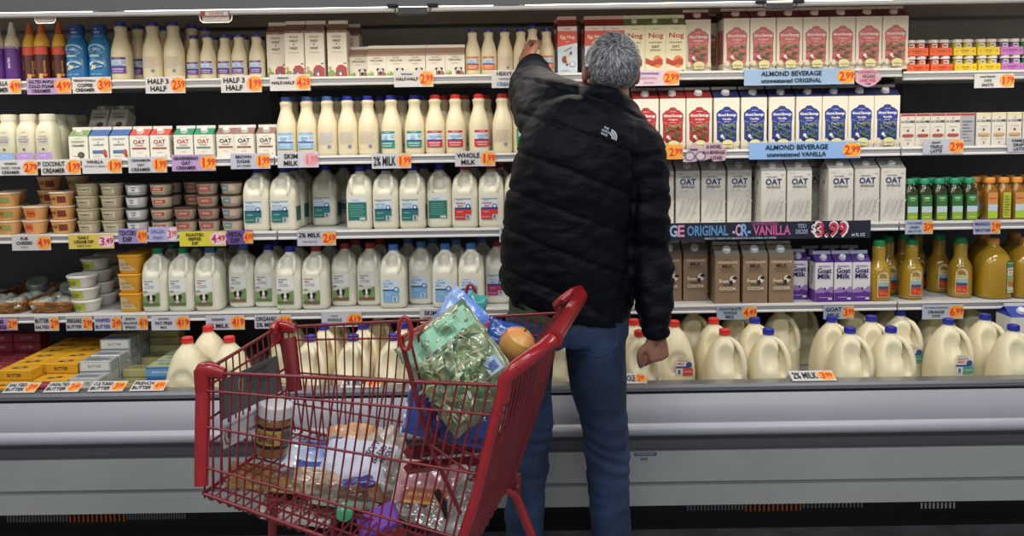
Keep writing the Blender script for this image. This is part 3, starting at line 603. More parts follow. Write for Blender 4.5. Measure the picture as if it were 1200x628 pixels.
def latte(roof, pill, tc):
    m = MB(); w = .054; h = .124; m.box(-w / 2, w / 2, -.0275, .0275, 0, h, 'd6cfc0', b=.0012); art(m, [R(-.026, h - .010, .026, h - .001, roof), T('LA COLOMBE', 0, h - .030, .0095, '26221f', -.050), E(0, h - .018, .003, .004, 'a09488'), R(-.014, .074, .014, .0752, 'a09488'), R(-.018, .066, -.012, .067, 'a09488'), E(0, .062, .004, .004, '4a4238'), E(-.014, .044, .007, .005, pill), E(.014, .044, .007, .005, pill), R(-.014, .039, .014, .049, pill), T('DRAFT LATTE', 0, .028, .003, '7a7064', .026), E(0, .014, .003, .003, '3a3430')], flat(-.0275)); art(m, [R(-.026, .003, .026, h - .010, 'a4a4a6'), R(-.026, h - .010, .026, h - .001, roof)] + [R(-.018, .02 + .012 * i, .018 - .008 * (i % 3), .023 + .012 * i, '77777c') for i in range(7)], sidemap(-w / 2, -1)); return m.build('latte_box', smooth=0)
lR = latte('a8443c', 'b04a44', 0); lC = latte('d8ca98', 'c8a06a', 0)
row(lR, 2, [1060, 1077, 1094.5, 1112, (1127.5, .0, 1.5708)], .055, 'slim latte box with red band', 'the blue almond cartons', 'box', 'red banded latte boxes', label=['slim red banded latte box next to the blue almond cartons', 'slim red banded latte box, second from the blue almond cartons', 'slim red banded latte box, third from the blue almond cartons', 'slim red banded latte box beside the one turned sideways', 'slim latte box turned to show its silver side'])
row(lC, 2, [1144.5, 1161.5, 1178, 1195], .055, 'slim latte box with cream band', 'the red banded latte boxes', 'box', 'cream banded latte boxes')
# ================================================================== ROW 3
OT = M('e0a868', .45); OLID = M('dcc4a4', .4)
def pub(lab): return tub('cheese_tub', .034, .043, .052, OT, OLID, lab, n=2, lidh=.006)
p1 = pub([R(-.028, .014, .028, .036, 'c98a3a'), R(-.002, .016, .028, .034, '8a9a5a'), T('PUB', -.014, .027, .010, '7a5a20', .022)])
p2 = pub([R(-.020, .012, .014, .038, 'd8622c'), T('CHEESE', -.003, .026, .006, '8a3a1c', .028)])
p3 = pub([R(-.028, .014, .028, .036, 'c98a3a'), R(.0, .012, .030, .036, '7a3228'), T('PUB', -.016, .027, .010, '5a3a20', .022)])
USED = set()
def stack(protos, px, n, step, d, z, label, group, rz=None, cat='tub', lvl=('lowest', 'second up', 'third up', 'topmost', 'fifth up')):
    out = []
    for k in range(n):
        p = protos[k % len(protos)]; o = p if p.name not in USED else copy_tree(p); USED.add(p.name)
        put(o, px, 266, z + .0008 + k * step, d); o.location.x += .002 * math.sin(k * 2.3 + px); o.rotation_euler.z = (rz or 0) + .1 * math.sin(k * 3 + px)
        lv = 'topmost' if k == n - 1 else lvl[k]
        tag(o, f'{label}, {lv}', cat, group); out.append(o)
    return out
z3 = Z[3]; dT = SHF + .016 + .045
stack([p1], 12, 3, .0525, dT, z3, 'orange cheese tub in the stack at the picture edge', 'orange cheese tubs')
stack([p2, p2], 43, 2, .0525, dT, z3, 'orange cheese tub in the two high stack', 'orange cheese tubs')
stack([p3], 76, 3, .0525, dT, z3, 'orange cheese tub in the stack beside the beige tubs', 'orange cheese tubs')
stack([p3], 62, 4, .0525, dT + .1, z3, 'orange cheese tub in the dark rear stack', 'orange cheese tubs')
stack([p1], 96, 4, .0525, dT + .11, z3, 'orange cheese tub in the rear stack behind the beige tubs', 'orange cheese tubs')
stack([p1], 20, 3, .0525, dT + .11, z3, 'orange cheese tub in the rear stack at the picture edge', 'orange cheese tubs')
def small(body, lid, lab, r0=.034, r1=.040, h=.046): return tub('dip_tub', r0, r1, h, M(body, .4), M(lid, .45), lab, lidh=.006)
be = small('b8ab8c', 'a89c80', [R(-.026, .010, .026, .034, 'c8bca0'), T('HUMMUS', 0, .024, .008, '6a5a40', .038), R(-.02, .014, .02, .016, '8a7a5c')])
wh = small('c8c6c0', '24262a', [R(-.022, .012, .022, .036, 'dcd8d4'), T('GREEK', 0, .029, .005, '4a3a50', .026), T('DIP', 0, .020, .006, '4a3a50', .014)])
rdt = small('b8ac90', '2a2420', [R(-.028, .012, .028, .034, 'c8b89c'), R(-.024, .015, .024, .030, 'b04a3a'), T('SALSA', 0, .0225, .008, 'e8c8b0', .036)])
pkt = small('b0a488', '4a2a28', [R(-.026, .012, .026, .034, 'a85a50'), T('PEPPER', 0, .023, .007, 'e0b0a0', .036)])
tlb = small('c0b498', '3a2020', [R(-.028, .012, .002, .034, '6a8a8c'), R(.004, .012, .028, .034, 'c8a898'), T('FETA', -.012, .023, .006, 'e0e0d8', .022)])
for pr_, px, n, dd, nm in ((be, 106, 4, 0, 'beige hummus tub in the stack beside the orange tubs'), (be, 133.5, 4, 0, 'beige hummus tub in the stack beside the black lidded tubs'), (wh, 162.5, 4, 0, 'white dip tub with black lid above the lilac tag'), (rdt, 191.5, 4, 0, 'red labelled salsa tub above the pale lilac tag'),
                         (pkt, 219.5, 2, -.0, 'red labelled salsa tub in the low stack above the yellow tag'), (pkt, 227, 4, .09, 'red pepper tub in the rear stack behind the low one'), (pkt, 248, 4, 0, 'red pepper tub above the yellow and purple tags'), (tlb, 272, 4, 0, 'teal labelled feta tub beside the half gallon jugs'),
                         (be, 118, 4, .09, 'beige hummus tub in the rear stack'), (rdt, 206, 4, .09, 'red labelled salsa tub in the rear stack')):
    stack([pr_], px, n, .0465, SHF + .016 + .042 + dd, z3, nm, nm + 's')
GRJ = '1d6f66'
def jl(main, cap, t1, t2, w=.062, x0=-.038):
    x1 = x0 + w
    return [R(x0, .108, x1, .112, '8aa0b0'), R(x0, .076, x1, .106, 'cddbe2'), T('TRADER JOE\'S', x0 + .02, .104, .0035, '54708a', .034), T(t1, x0 + .022, .094, .008, '8fa8b8', .036), T(t2, x0 + .022, .084, .007, '8fa8b8', .034),
            R(x0, .070, x1, .078, '22407c'), R(x0, .052, x1, .071, main), R(x0, .034, x1 - .022, .053, main), T('GRADE A', x0 + .02, .062, .004, 'b8d0d0', .03), T('HALF GALLON', x0 + .018, .043, .004, 'b8d0d0', .03), R(x1 - .020, .036, x1 - .005, .052, 'b8c4d0'), R(x1 - .016, .038, x1 - .009, .05, '5a6080'), E(x1 - .012, .083, .009, .009, '2a4a84'), E(x1 - .012, .083, .0055, .0055, 'cddbe2')]
jG = jug(BL, jl(GRJ, 0, 'REDUCED', 'FAT MILK'), side=[R(-.03, .035, .03, .09, '2a5f5c')])
jG2 = jug(BL, [R(-.038, .036, .030, .102, '1f6e62'), R(-.038, .104, .030, .118, 'cddbe2'), T('2% MILK', -.012, .111, .006, '8fa8b8', .03)] + [R(-.032, .050 + .008 * i, .024 - .008 * (i % 2), .053 + .008 * i, '6aa898') for i in range(6)] + [R(.004, .038, .026, .047, 'b8c8c8')], flip=-1)
jR = jug(M('b8303c', .4), [i if not (i[0] == 't' and i[1] in ('WHOLE', 'MILK')) else i[:5] + ('c04a50',) + i[6:] for i in jl('cc3530', 0, 'WHOLE', 'MILK')])
hg = 'half gallon jug with green label'
row(jG, 3, [300, 333, (383.5, .14), 455, 486.5], .098, '', '', 'jug', 'half gallon two percent jugs', label=[f'{hg}, next to the feta tubs', f'{hg}, second from the feta tubs', f'{hg}, pushed back in the gap', f'{hg}, middle of the three above the wide gap rail', f'{hg}, third in the line beside the turned jug'])
row(copy_tree(jG), 3, [(345, .105), (356, .21), (404, .26), (314, .21)], .098, '', '', 'jug', 'half gallon jugs in the rear', label=[f'{hg}, in the rear {x}' for x in ('just behind the second one', 'third deep beside the gap', 'deepest in the gap', 'third deep behind the first ones')])
row(copy_tree(jG), 3, [(436, .12), (468, .12), (497, .12)], .098, '', '', 'jug', 'half gallon jugs in the rear of the middle', label=[f'{hg}, second deep {x}' for x in ('behind the turned jug', 'behind the middle one', 'behind the third one')])
row(jG2, 3, [425, (518.5, .03)], .098, '', '', 'jug', 'half gallon jugs with nutrition side', label=['half gallon jug showing a tall solid green panel, beside the gap', 'half gallon jug with tall green panel set back beside the red labels'])
row(jR, 3, [545.5, 574.5, 603.5], .098, '', '', 'jug', 'half gallon whole milk jugs', label=['half gallon jug with red label, next to the green labels', 'half gallon jug with red label, second from the green ones', 'half gallon jug with red cap half hidden by the jacket'])
row(copy_tree(jR), 3, [(556, .12), (586, .12)], .098, '', '', 'jug', 'half gallon whole milk jugs in the rear', label=['half gallon jug with red cap in the rear, near the green labels', 'half gallon jug with red cap in the rear, near the jacket'])
def oatc(c1, w=.0905):
    hw = w / 2; it = [T('TRADER JOE\'S', -hw + .018, .186, .003, '7a7874', .022), E(hw - .012, .181, .007, .003, 'b0aea8'), T('NON DAIRY', -.006, .174, .005, '6a6870', -.036), T('OAT', 0, .156, .023, c1, -.060), T('BEVERAGE', 0, .137, .009, '7a7870', -.050)]
    rr = random.Random(5)
    for k in range(9): x = -hw + .008 + k * .008; it.append(P([(x, .02 + .01 * (k % 3)), (x + .002, .02 + .01 * (k % 3)), (x + .02, .085 + .01 * (k % 2)), (x + .018, .085 + .01 * (k % 2))], 'b4b0a8' if x + .02 < hw - .003 else 'd8d4cc'))
    for k in range(5): it.append(R(hw - .022, .04 + .02 * k, hw - .012, .0415 + .02 * k, '9a968e'))
    it += [R(-.03, .122, -.022, .124, 'a09c94'), R(-.012, .124, -.002, .126, 'a09c94'), R(.0, .008, .014, .010, 'a09c94'), R(.024, .008, .034, .010, 'a09c94')]
    return it
OB = 'd3cdc0'
oC = carton('oat_carton', .0905, .0905, .197, .030, .010, OB, 'b4b0a8', '6f7890', oatc('22306c'), cap=('cfcac0', .014), side=[E(.0, .15, .006, .008, '5f8a4a')] + [R(-.03, .03 + .012 * i, .03 - .01 * (i % 3), .033 + .012 * i, 'b4ada0') for i in range(8)])
oa = 'oat beverage carton with navy lettering'
row(oC, 3, [(803, .06), (832.5, .06), (862.5, .06), 901.5, 931.5, (979, -.012), 1010, 1040.5], .0905, '', '', 'carton', 'oat cartons on the third shelf', label=[f'{oa}, {x}' for x in ('set back, first beside the red lettered one', 'set back, second from the red lettered one', 'set back, beside the two in the middle', 'first of the two in the middle', 'second of the two in the middle', 'pulled forward with its side in view', 'second from the green juices', 'next to the green juices')])
oR3 = carton('oat_carton', .0905, .0905, .197, .030, .010, OB, 'b4b0a8', 'a8685c', oatc('a8342c'), cap=('cfcac0', .014)); row(oR3, 3, [(773, .06)], .0905, '', '', 'carton', 'red lettered oat carton', label=['oat beverage carton with red lettering half hidden by the sleeve'])
row(copy_tree(oC), 3, [(879, .14), (948, .14), (1000, .12)], .0905, '', '', 'carton', 'oat cartons in the rear line', label=[f'oat carton in the rear line, {x}' for x in ('in the gap beside the set back ones', 'in the gap beside the one pulled forward', 'behind the last two')])
def smooth(body, cap, lab):
    r = E0('juice_bottle'); MB().lathe([(0, .020, 4), (.003, .0245, 4), (.10, .0245, 4), (.115, .023, 3.4), (.126, .018, 2.6), (.133, .0145, 2), (.145, .014, 2)], M(body, .15, coat=.6), seg=32).build('body', r, smooth=60)
    MB().lathe([(.139, .0185), (.156, .0185), (.159, .0165)], cap, seg=20).build('cap', r); m = MB(); art(m, lab, flat(-.0249)); m.build('label', r, smooth=0); return r
gj = smooth('2c3416', M('1f8a5c', .4), [R(-.019, .056, .019, .098, '247a40'), R(-.019, .06, .019, .075, '3d6a34'), T('GREEN', 0, .087, .006, 'cfe8c0', .022), T('JUICE', 0, .078, .006, 'b8d870', .022), R(-.019, .034, .019, .056, 'bcccd4'), R(-.019, .006, .019, .034, '8aa82c'), R(-.012, .015, .012, .017, 'd8e89a')])
row(gj, 3, [1063, 1081.5, 1099, 1117, 1134.5], .05, 'green juice bottle', 'the oat cartons', 'bottle', 'green juice bottles')
row(copy_tree(gj), 3, [(1071, .06), (1090, .06), (1108, .06), (1126, .06)], .05, 'green juice bottle in the second line', 'the oat cartons', 'bottle', 'green juice bottles in the second line')
oj = smooth('8e601a', M('d88a2c', .4), [R(-.018, .060, .018, .104, 'd08c4c'), T('MANGO', 0, .082, .006, 'b0481c', .026), R(-.018, .036, .018, .060, 'b8ccd4'), R(-.018, .008, .018, .036, 'a8c434')])
oj2 = smooth('8e601a', M('d88a2c', .4), [R(-.014, .010, .014, .104, 'b4bc3c')] + [R(-.010, .018 + .010 * i, .010 - .004 * (i % 2), .021 + .010 * i, '6a7420') for i in range(8)])
row(oj, 3, [(1143.5, .03), 1158, 1189.5, (1206, 0)], .05, '', '', 'bottle', 'orange smoothie bottles', label=[f'orange smoothie bottle with orange cap, {x}' for x in ('tucked behind the last green juice', 'second from the green juices', 'front label out beside the turned one', 'cut off by the picture edge')])
row(oj2, 3, [1174.5], .05, '', '', 'bottle', 'orange smoothie bottle turned', label=['orange smoothie bottle turned to a yellow green nutrition panel'])
row(copy_tree(oj), 3, [(1150, .12), (1166, .12), (1182, .12), (1198, .12)], .05, 'orange smoothie bottle in the rear line', 'the green juices', 'bottle', 'orange smoothie bottles in the rear line')
# ================================================================== ROW 4
z4 = Z[4]
YB = M('dda02a', .4)
bt = tub('butter_tub', .036, .042, .072, YB, M('e0a024', .35), [P([(-.032, .012), (.030, .012), (-.018, .056), (-.032, .058)], 'c8b088'), T('BUTTER', -.012, .036, .010, '8a7a50', .03), T('SPREAD', -.008, .023, .008, 'a08c5c', .03)], n=5)
stack([bt], 154, 3, .0725, SHF + .016 + .046, z4, 'yellow square spread tub in the front stack', 'yellow spread tubs in front')
stack([bt], 169, 3, .0725, SHF + .016 + .15, z4, 'yellow square spread tub in the rear stack', 'yellow spread tubs in the rear')
gl = [R(-.050, .006, .016, .034, 'b4bc3c'), T('SPREADABLE', -.018, .022, .006, '5a6420', .042), T('BUTTER', -.018, .013, .006, '5a6420', .034)]
gt = tub('spread_tub', .042, .052, .046, M('d8d4cc', .4), M('dcd8d0', .35), gl, lidh=.009)
def stack2(proto, n, px, step, d, label, group, z=None):
    for k in range(n):
        o = proto if proto.name not in USED else copy_tree(proto); USED.add(proto.name)
        put(o, px - k * 2.2, 360, (z or z4) + .0008 + k * step, d); lv = 'topmost' if k == n - 1 else ('lowest', 'second up', 'third up')[k]
        tag(o, f'{label}, {lv}', 'tub', group)
stack2(gt, 3, 103, .0465, SHF + .016 + .056, 'white round spread tub with yellow green label, front stack', 'round spread tubs in front')
stack2(gt, 4, 122, .0465, SHF + .016 + .17, 'white round spread tub with yellow green label, second stack', 'round spread tubs in the second stack')
stack2(gt, 4, 137, .0465, SHF + .016 + .29, 'white round spread tub with yellow green label, third stack', 'round spread tubs in the third stack')
def orgl(tc, strip=None, x0=-.040, w=.062):
    x1 = x0 + w
    it = [R(x0, .076, x1, .124, 'dcdcd6'), T('ORGANIC', x0 + .022, .117, .006, tc, .036), T('MILK', x0 + .016, .108, .006, tc, .02), T('PASTEURIZED', x0 + .026, .099, .004, '9aa4a8', .042), T('HOMOGENIZED', x0 + .024, .093, .004, '9aa4a8', .038), T('USDA', x0 + .010, .079, .005, '3a3c38', .016),
          P([(x0, .024), (x1, .024), (x1, .076), (x0 + .04, .068), (x0 + .02, .062), (x0, .062)], '76905a'), R(x0 + .001, .026, x1 - .001, .036, '5a7040'),
          E(x0 + .022, .058, .008, .008, '1e1c1c'), E(x0 + .040, .058, .008, .008, '1e1c1c'), E(x0 + .031, .050, .013, .016, '242222'), P([(x0 + .028, .066), (x0 + .034, .066), (x0 + .036, .05), (x0 + .031, .044), (x0 + .026, .05)], 'e4e0d8'), E(x0 + .031, .040, .009, .006, 'c8a8a0')]
    if strip: it.append(R(x0, .024, x1, .028, strip))
    return it
og = {'green': (M('1f8a60', .4), orgl('5a7a8a')), 'light blue': (M('4a78b8', .4), orgl('9a5a54', 'a04a3c')), 'blue': (BL, orgl('4a6a6a')), 'red': (M('b8383a', .4), orgl('9a3038', '9a3038'))}
og = {k: jug(v[0], v[1], body=M('d9d6c2', .37), name='organic_milk_jug') for k, v in og.items()}
od = 'organic milk jug, cow picture'
def oneof(p, specs, cat='jug', group='organic milk jugs', dp=.098, sh=4):
    row(p, sh, [s[0] for s in specs], dp, '', '', cat, group, label=[s[1] for s in specs])
oneof(og['green'], [(186, f'{od}, green cap, next to the yellow tubs'), (216.5, f'{od}, green cap, second from the yellow tubs')], group='green capped organic jugs')
oneof(copy_tree(og['green']), [((203, .12), f'{od}, green cap in the rear near the yellow tubs'), ((233, .12), f'{od}, green cap in the rear near the blue cap')], group='green capped organic jugs in the rear')
oneof(og['light blue'], [(248.5, f'{od}, light blue cap, in front beside the green caps'), ((289, .055), f'{od}, light blue cap, set back from the edge')], group='light blue capped organic jugs')
oneof(copy_tree(og['light blue']), [((262, .12), f'{od}, light blue cap behind the front one'), ((274, .19), f'{od}, light blue cap third deep')], group='light blue capped organic jugs in the rear')
oneof(og['blue'], [((317, .055), f'{od}, dark blue cap, set back from the edge'), (342, f'{od}, dark blue cap, in front beside the red caps')], group='dark blue capped organic jugs')
oneof(copy_tree(og['blue']), [((327, .16), f'{od}, dark blue cap deep behind the set back one'), ((351, .12), f'{od}, dark blue cap behind the front one')], group='dark blue capped organic jugs in the rear')
oneof(og['red'], [(374, f'{od}, red cap, in front beside the dark blue cap'), ((407.5, .055), f'{od}, red cap, set back, nearer the front red one'), ((436.5, .055), f'{od}, red cap, set back, nearer the light blue labels')], group='red capped organic jugs')
oneof(copy_tree(og['red']), [((386, .12), f'{od}, red cap behind the front red one'), ((419, .16), f'{od}, red cap third deep near the front red one'), ((447, .16), f'{od}, red cap third deep near the light blue labels')], group='red capped organic jugs in the rear')
def skl(): 
    x0 = -.036; x1 = .024
    return [R(x0, .074, x1, .108, 'c8dcea'), T('TRADER JOE\'S', x0 + .018, .106, .0035, '4a6a9a', .034), T('FAT FREE', x0 + .020, .096, .008, '7fa4cc', .036), T('MILK', x0 + .013, .086, .007, '7fa4cc', .022), R(x0, .068, x1, .073, '22407c'), R(x0, .026, x1, .068, '7fb0d8'), T('SKIM', x0 + .02, .056, .006, 'b8d4ea', .03), R(x0 + .036, .028, x0 + .052, .046, 'd8e0e8'), R(x0 + .040, .030, x0 + .048, .044, '6a84a8'), E(x1 - .010, .074, .010, .010, '4a7ab8'), E(x1 - .010, .074, .006, .006, 'c8dcea')]
jS = jug(M('4a86d0', .35), skl(), body=M('dedac8', .37)); sk = 'skim milk jug, sky blue cap'
oneof(jS, [(464, f'{sk}, in front beside the organic jugs'), ((494.5, .065), f'{sk}, set back in the line'), (522, f'{sk}, in front behind the cart seat loop'), (551.5, f'{sk}, in front beside the pink label jug')], group='half gallon skim jugs')
oneof(copy_tree(jS), [((479, .12), f'{sk}, in the rear near the organic jugs'), ((509, .17), f'{sk}, in the rear behind the set back one'), ((538, .12), f'{sk}, in the rear between the two front ones'), ((562, .12), f'{sk}, in the rear near the pink label jug')], group='half gallon skim jugs in the rear')
jP = jug(M('9a2438', .4), jl('a82a60', 0, 'WHOLE', 'MILK'), body=M('d9d4c6', .37)); oneof(jP, [((581.5, .06), 'milk jug with magenta label and red cap, beside the jacket hem')], group='magenta jug')
BRN = M('8a7258', .6)
chf = [T('TRADER JOE\'S', 0, .166, .004, '4a3828', .03), T('CHOCOLATE', 0, .156, .008, 'e0d0b8', -.074), T('MILK', 0, .142, .013, '2e2018', -.040), R(-.03, .131, .03, .1325, '4a3828'), R(-.024, .125, .024, .1265, '4a3828'), R(-.032, .118, .032, .119, '4a3828'), T('From', -.014, .086, .014, 'e0d4c0', -.034), E(.020, .092, .012, .014, 'ded4c4'), E(.026, .097, .009, .007, '1e1814'), E(.014, .082, .006, .008, '1e1814'), E(.021, .088, .004, .006, 'ded4c4'), T('THE BEST', 0, .072, .006, '2e2018', -.042), T('COCOA', 0, .058, .012, 'e0d4c0', -.062), R(-.034, .045, .034, .046, '4a3828'), T('64 FL OZ', 0, .018, .003, '4a3828')]
ch = carton('chocolate_milk_carton', .092, .092, .180, .038, .010, BRN, M('7c7466', .55), M('a8a090', .5), chf, cap=('d8d8d4', .0155), side=[R(-.03, .03 + .012 * i, .03 - .01 * (i % 3), .032 + .012 * i, '5c4836') for i in range(9)])
cl = 'brown chocolate milk carton'
row(ch, 4, [(783, .06), (812, .06), 848.5, 880.5, 911], .092, '', '', 'carton', 'chocolate milk cartons', label=[f'{cl}, set back, partly hidden by the sleeve', f'{cl}, set back, fully in view', f'{cl}, in front, above the chocolate price tag', f'{cl}, in front, middle of the three', f'{cl}, in front, beside the goat milk'])
row(copy_tree(ch), 4, [(835, .13), (866, .13), (897, .13)], .092, 'chocolate milk carton in the rear', 'the sleeve', 'carton', 'chocolate milk cartons in the rear')
gk = carton('goat_milk_carton', .066, .066, .150, .028, .012, 'dcd6d8', '4a2c7c', 'a8a8b8', [R(-.033, .001, .033, .040, '5a2c86'), P([(-.033, .036), (-.033, .046), (-.012, .058), (.010, .048), (.024, .060), (.033, .058), (.033, .036)], '9a78b4'), P([(-.033, .030), (-.033, .036), (-.014, .030), (.010, .042), (.033, .034), (.033, .028)], '5a2c86'), T('MEYENBERG', 0, .136, .006, '8a78a0', .046), T('Goat', 0, .120, .020, '2c1c5c', -.052), T('Milk', 0, .099, .020, '2c1c5c', -.050), E(.002, .052, .0035, .005, '2c1c5c'), R(-.02, .018, .012, .020, 'c8b8dc'), R(.014, .010, .028, .018, 'd8cce0')], cap=('d8d4dc', .012), side=[R(-.032, .001, .032, .045, '6f4496'), T('GOAT MILK', 0, .10, .010, '5a4a7c', .09, PI / 2)])
gg = 'purple and white goat milk carton'
row(gk, 4, [(932, .05), 961.5, 983.5, 1005.5], .066, '', '', 'carton', 'goat milk cartons', label=[f'{gg} set back beside the chocolate milk', f'{gg} in front with its side in view', f'{gg} in front, middle of the three', f'{gg} in front, beside the orange juice'])
row(copy_tree(gk), 4, [(948, .13), (972, .13), (994, .13)], .066, 'goat milk carton in the rear', 'the chocolate milk', 'carton', 'goat milk cartons in the rear')
OJM = M('a88420', .14, coat=.6)
ojb = E0('orange_juice_bottle')
MB().lathe([(0, .036), (.004, .041), (.012, .0425), (.10, .0425), (.115, .041), (.132, .035), (.146, .026), (.156, .0235), (.166, .0235), (.200, .0245), (.206, .022)], OJM, seg=32).build('body', ojb, smooth=60)
MB().lathe([(.203, .0215), (.208, .0225), (.222, .0215), (.228, .016)], M('1f8a4c', .4), seg=22).build('cap', ojb)
m = MB(); ol = [E(0, .092, .023, .026, '8a6a2c'), R(-.023, .016, .023, .092, '8a6a2c'), E(0, .092, .0215, .0245, 'd8c49a'), R(-.0215, .0175, .0215, .092, 'd8c49a'), T('TRADER JOE\'S', 0, .100, .004, '6a5a34', .026), T('ORANGE JUICE', 0, .090, .005, '6a5a34', .036), T('NOT FROM CONCENTRATE', 0, .082, .003, '7a6a44', .03), R(-.018, .050, .018, .074, '8fb0b0'), R(-.018, .050, .018, .060, '3a4a6c'), R(-.018, .022, .018, .050, 'c03c20'), E(-.008, .036, .007, .007, 'd86a2c'), E(.008, .032, .006, .006, 'd86a2c')]
art(m, ol, cyl(.0429)); m.build('label', ojb, smooth=0)
row(ojb, 4, [(1028, -.012), (1046, .05), (1066.5, .012), (1124, .03, -.35)], .085, '', '', 'bottle', 'orange juice bottles', label=['green capped orange juice bottle standing foremost beside the goat milk', 'green capped orange juice bottle tucked behind the foremost one', 'green capped orange juice bottle beside the bare shelf gap', 'green capped orange juice bottle turned towards the big jugs'])
row(copy_tree(ojb), 4, [(1099, .13), (1079, .15), (1060, .16)], .085, '', '', 'bottle', 'orange juice bottles in the rear', label=['green capped orange juice bottle in shade beyond the gap', 'green capped orange juice bottle deep behind the gap', 'green capped orange juice bottle deep behind the goat milk end'])
bj = E0('orange_juice_jug')
MB().lathe([(0, .052, 3), (.005, .058, 3), (.014, .060, 3), (.12, .060, 3), (.14, .058, 2.8), (.16, .052, 2.5), (.178, .041, 2.3), (.190, .029, 2), (.198, .0215, 2), (.208, .0215, 2)], OJM, seg=40).build('body', bj, smooth=60)
MB().lathe([(.203, .0225), (.222, .0225), (.225, .019)], M('d8903c', .4), seg=22).build('cap', bj)
m = MB(); art(m, [E(.034, .138, .0155, .012, '2f7a4c'), R(.0185, .022, .0495, .138, '2f7a4c'), R(.020, .024, .048, .138, 'e0dcc8'), R(.020, .120, .048, .136, '3f8a5c'), T('ORANGE', .034, .112, .006, 'b8402c', .022), T('JUICE', .034, .100, .006, '3a5a7a', .020), R(.020, .088, .048, .090, '2f7a4c'), R(.020, .062, .048, .086, '9aa868'), R(.022, .050, .046, .066, 'c86a3c'), R(.020, .026, .048, .044, 'c8d4b8'), R(.024, .032, .044, .034, '6a8a5c')], (lambda g: g)(type('m', (), {'curved': False, '__call__': lambda s, u, z, o: (.0605 * math.sin(u / .06) * 1.09 + o * .5, -(.0605 * math.cos(u / .06) ** .55) - .0012 - o, z)})())); m.build('label', bj, smooth=0)
row(bj, 4, [(1161, 0), (1199, 0)], .12, '', '', 'jug', 'large orange juice jugs', label=['large orange juice jug with orange cap standing nearer the juice bottles', 'large orange juice jug with orange cap cut off by the picture edge'])
row(copy_tree(bj), 4, [(1150, .14), (1186, .14)], .12, '', '', 'jug', 'large orange juice jugs in the rear', label=['large orange juice jug in shade behind the first big jug', 'large orange juice jug in shade between the two front big jugs'])
# ================================================================== BOTTOM DECK
gr, gb = gallon(RED, []), gallon(BL, [])
def up(q, k=1.35):      # enlarge and raise a label item
    q = scale_item(q, k); dx, dz = -.024, .022
    if q[0] == 'r': return R(q[1] + dx, q[2] + dz, q[3] + dx, q[4] + dz, q[5])
    if q[0] == 'e': return E(q[1] + dx, q[2] + dz, q[3], q[4], q[5])
    return T(q[1], q[2] + dx, q[3] + dz, q[4], q[5], q[6])
glb = lambda main: [up(q) for q in [R(.012, .044, .052, .090, 'e8e0cc'), T('TRADER JOE\'S', .028, .087, .003, 'b0606a', .022), T('WHOLE' if main == 'd8403c' else 'REDUCED FAT', .030, .080, .006, 'c07078', .028), T('MILK', .026, .072, .006, 'c07078', .018), R(.012, .060, .050, .065, '34508c'), E(.046, .069, .008, .008, '34508c'), R(.030, .040, .056, .061, main), R(.014, .042, .027, .058, 'dfe4e8'), R(.017, .044, .024, .056, '5a6a90'), T('HOMOGENIZED', .043, .051, .003, 'e8e0cc', .020)]]
grl = gallon(RED, glb('d8403c'), circ=True); gbl = gallon(BL, glb('4a9a84'))
gm = gallon(RED, [], circ=True)
g1 = 'gallon milk jug'
def G(p, specs, group): row(p, 0, [s[0] for s in specs], .154, '', '', 'jug', group, label=[s[1] for s in specs], py=430)
G(gr, [((749, .0), f'{g1}, red cap, in front, behind the hanging hand'), ((849, 0), f'{g1}, red cap, in front, next to the blue capped one')], 'red capped gallon jugs in front')
G(copy_tree(gr), [((743, .16), f'{g1}, red cap, second line, beside the jeans'), ((836, .16), f'{g1}, red cap, second line, beneath the chocolate milk tag')], 'red capped gallon jugs in the second line')
G(grl, [((790, .13), f'{g1}, red cap and red label, beside the hanging hand')], 'red labelled gallon jug')
G(gb, [((900, 0), f'{g1}, blue cap, in front, next to the red caps'), ((995, 0), f'{g1}, blue cap, in front, just past the open gap'), ((1043, -.0), f'{g1}, blue cap, in front, second past the open gap'), ((1186, 0), f'{g1}, blue cap, in front of the blue topped carton')], 'blue capped gallon jugs in front')
G(copy_tree(gb), [((884, .16), f'{g1}, blue cap, second line, beside the red caps'), ((974, .16), f'{g1}, blue cap, second line, bordering the open gap'), ((1020, .16), f'{g1}, blue cap, second line, below the goat milk end'), ((1154, .16), f'{g1}, blue cap, second line, beside the teal labelled ones')], 'blue capped gallon jugs in the second line')
G(gbl, [((1065, .16), f'{g1}, teal label partly hidden behind a front jug'), ((1110, .10), f'{g1}, teal label fully in view')], 'teal labelled gallon jugs')
G(copy_tree(gb), [((913, .33), f'{g1}, third line, handle showing beside the open gap'), ((947, .36), f'{g1}, third line, alone at the back of the gap'), ((1000, .33), f'{g1}, third line, first past the open gap'), ((1046, .33), f'{g1}, third line, second past the open gap'), ((1094, .33), f'{g1}, third line, below the orange juice tag'), ((1136, .33), f'{g1}, third line, beneath the big juice jugs'), ((862, .33), f'{g1}, third line, between the red and blue caps')], 'gallon jugs in the third line')
G(copy_tree(gr), [((765, .33), f'{g1}, red cap, third line, near the sleeve'), ((812, .33), f'{g1}, red cap, third line, below the chocolate milk')], 'red capped gallon jugs in the third line')
G(copy_tree(gm), [((221, 0), f'{g1}, red cap, in front, beside the butter boxes'), ((270, 0), f'{g1}, red cap, in front, behind the cart corner')], 'red capped gallon jugs by the butter')
G(gm, [((246, .16), f'{g1}, red cap, behind and between the two by the butter')], 'red capped gallon jug behind')
G(copy_tree(gb), [((365, 0), f'{g1}, blue cap, front line behind the cart, by the corner post'), ((415, 0), f'{g1}, blue cap, front line behind the cart, middle'), ((462, 0), f'{g1}, blue cap, front line behind the cart, by the seat loop')], 'blue capped gallon jugs behind the cart')
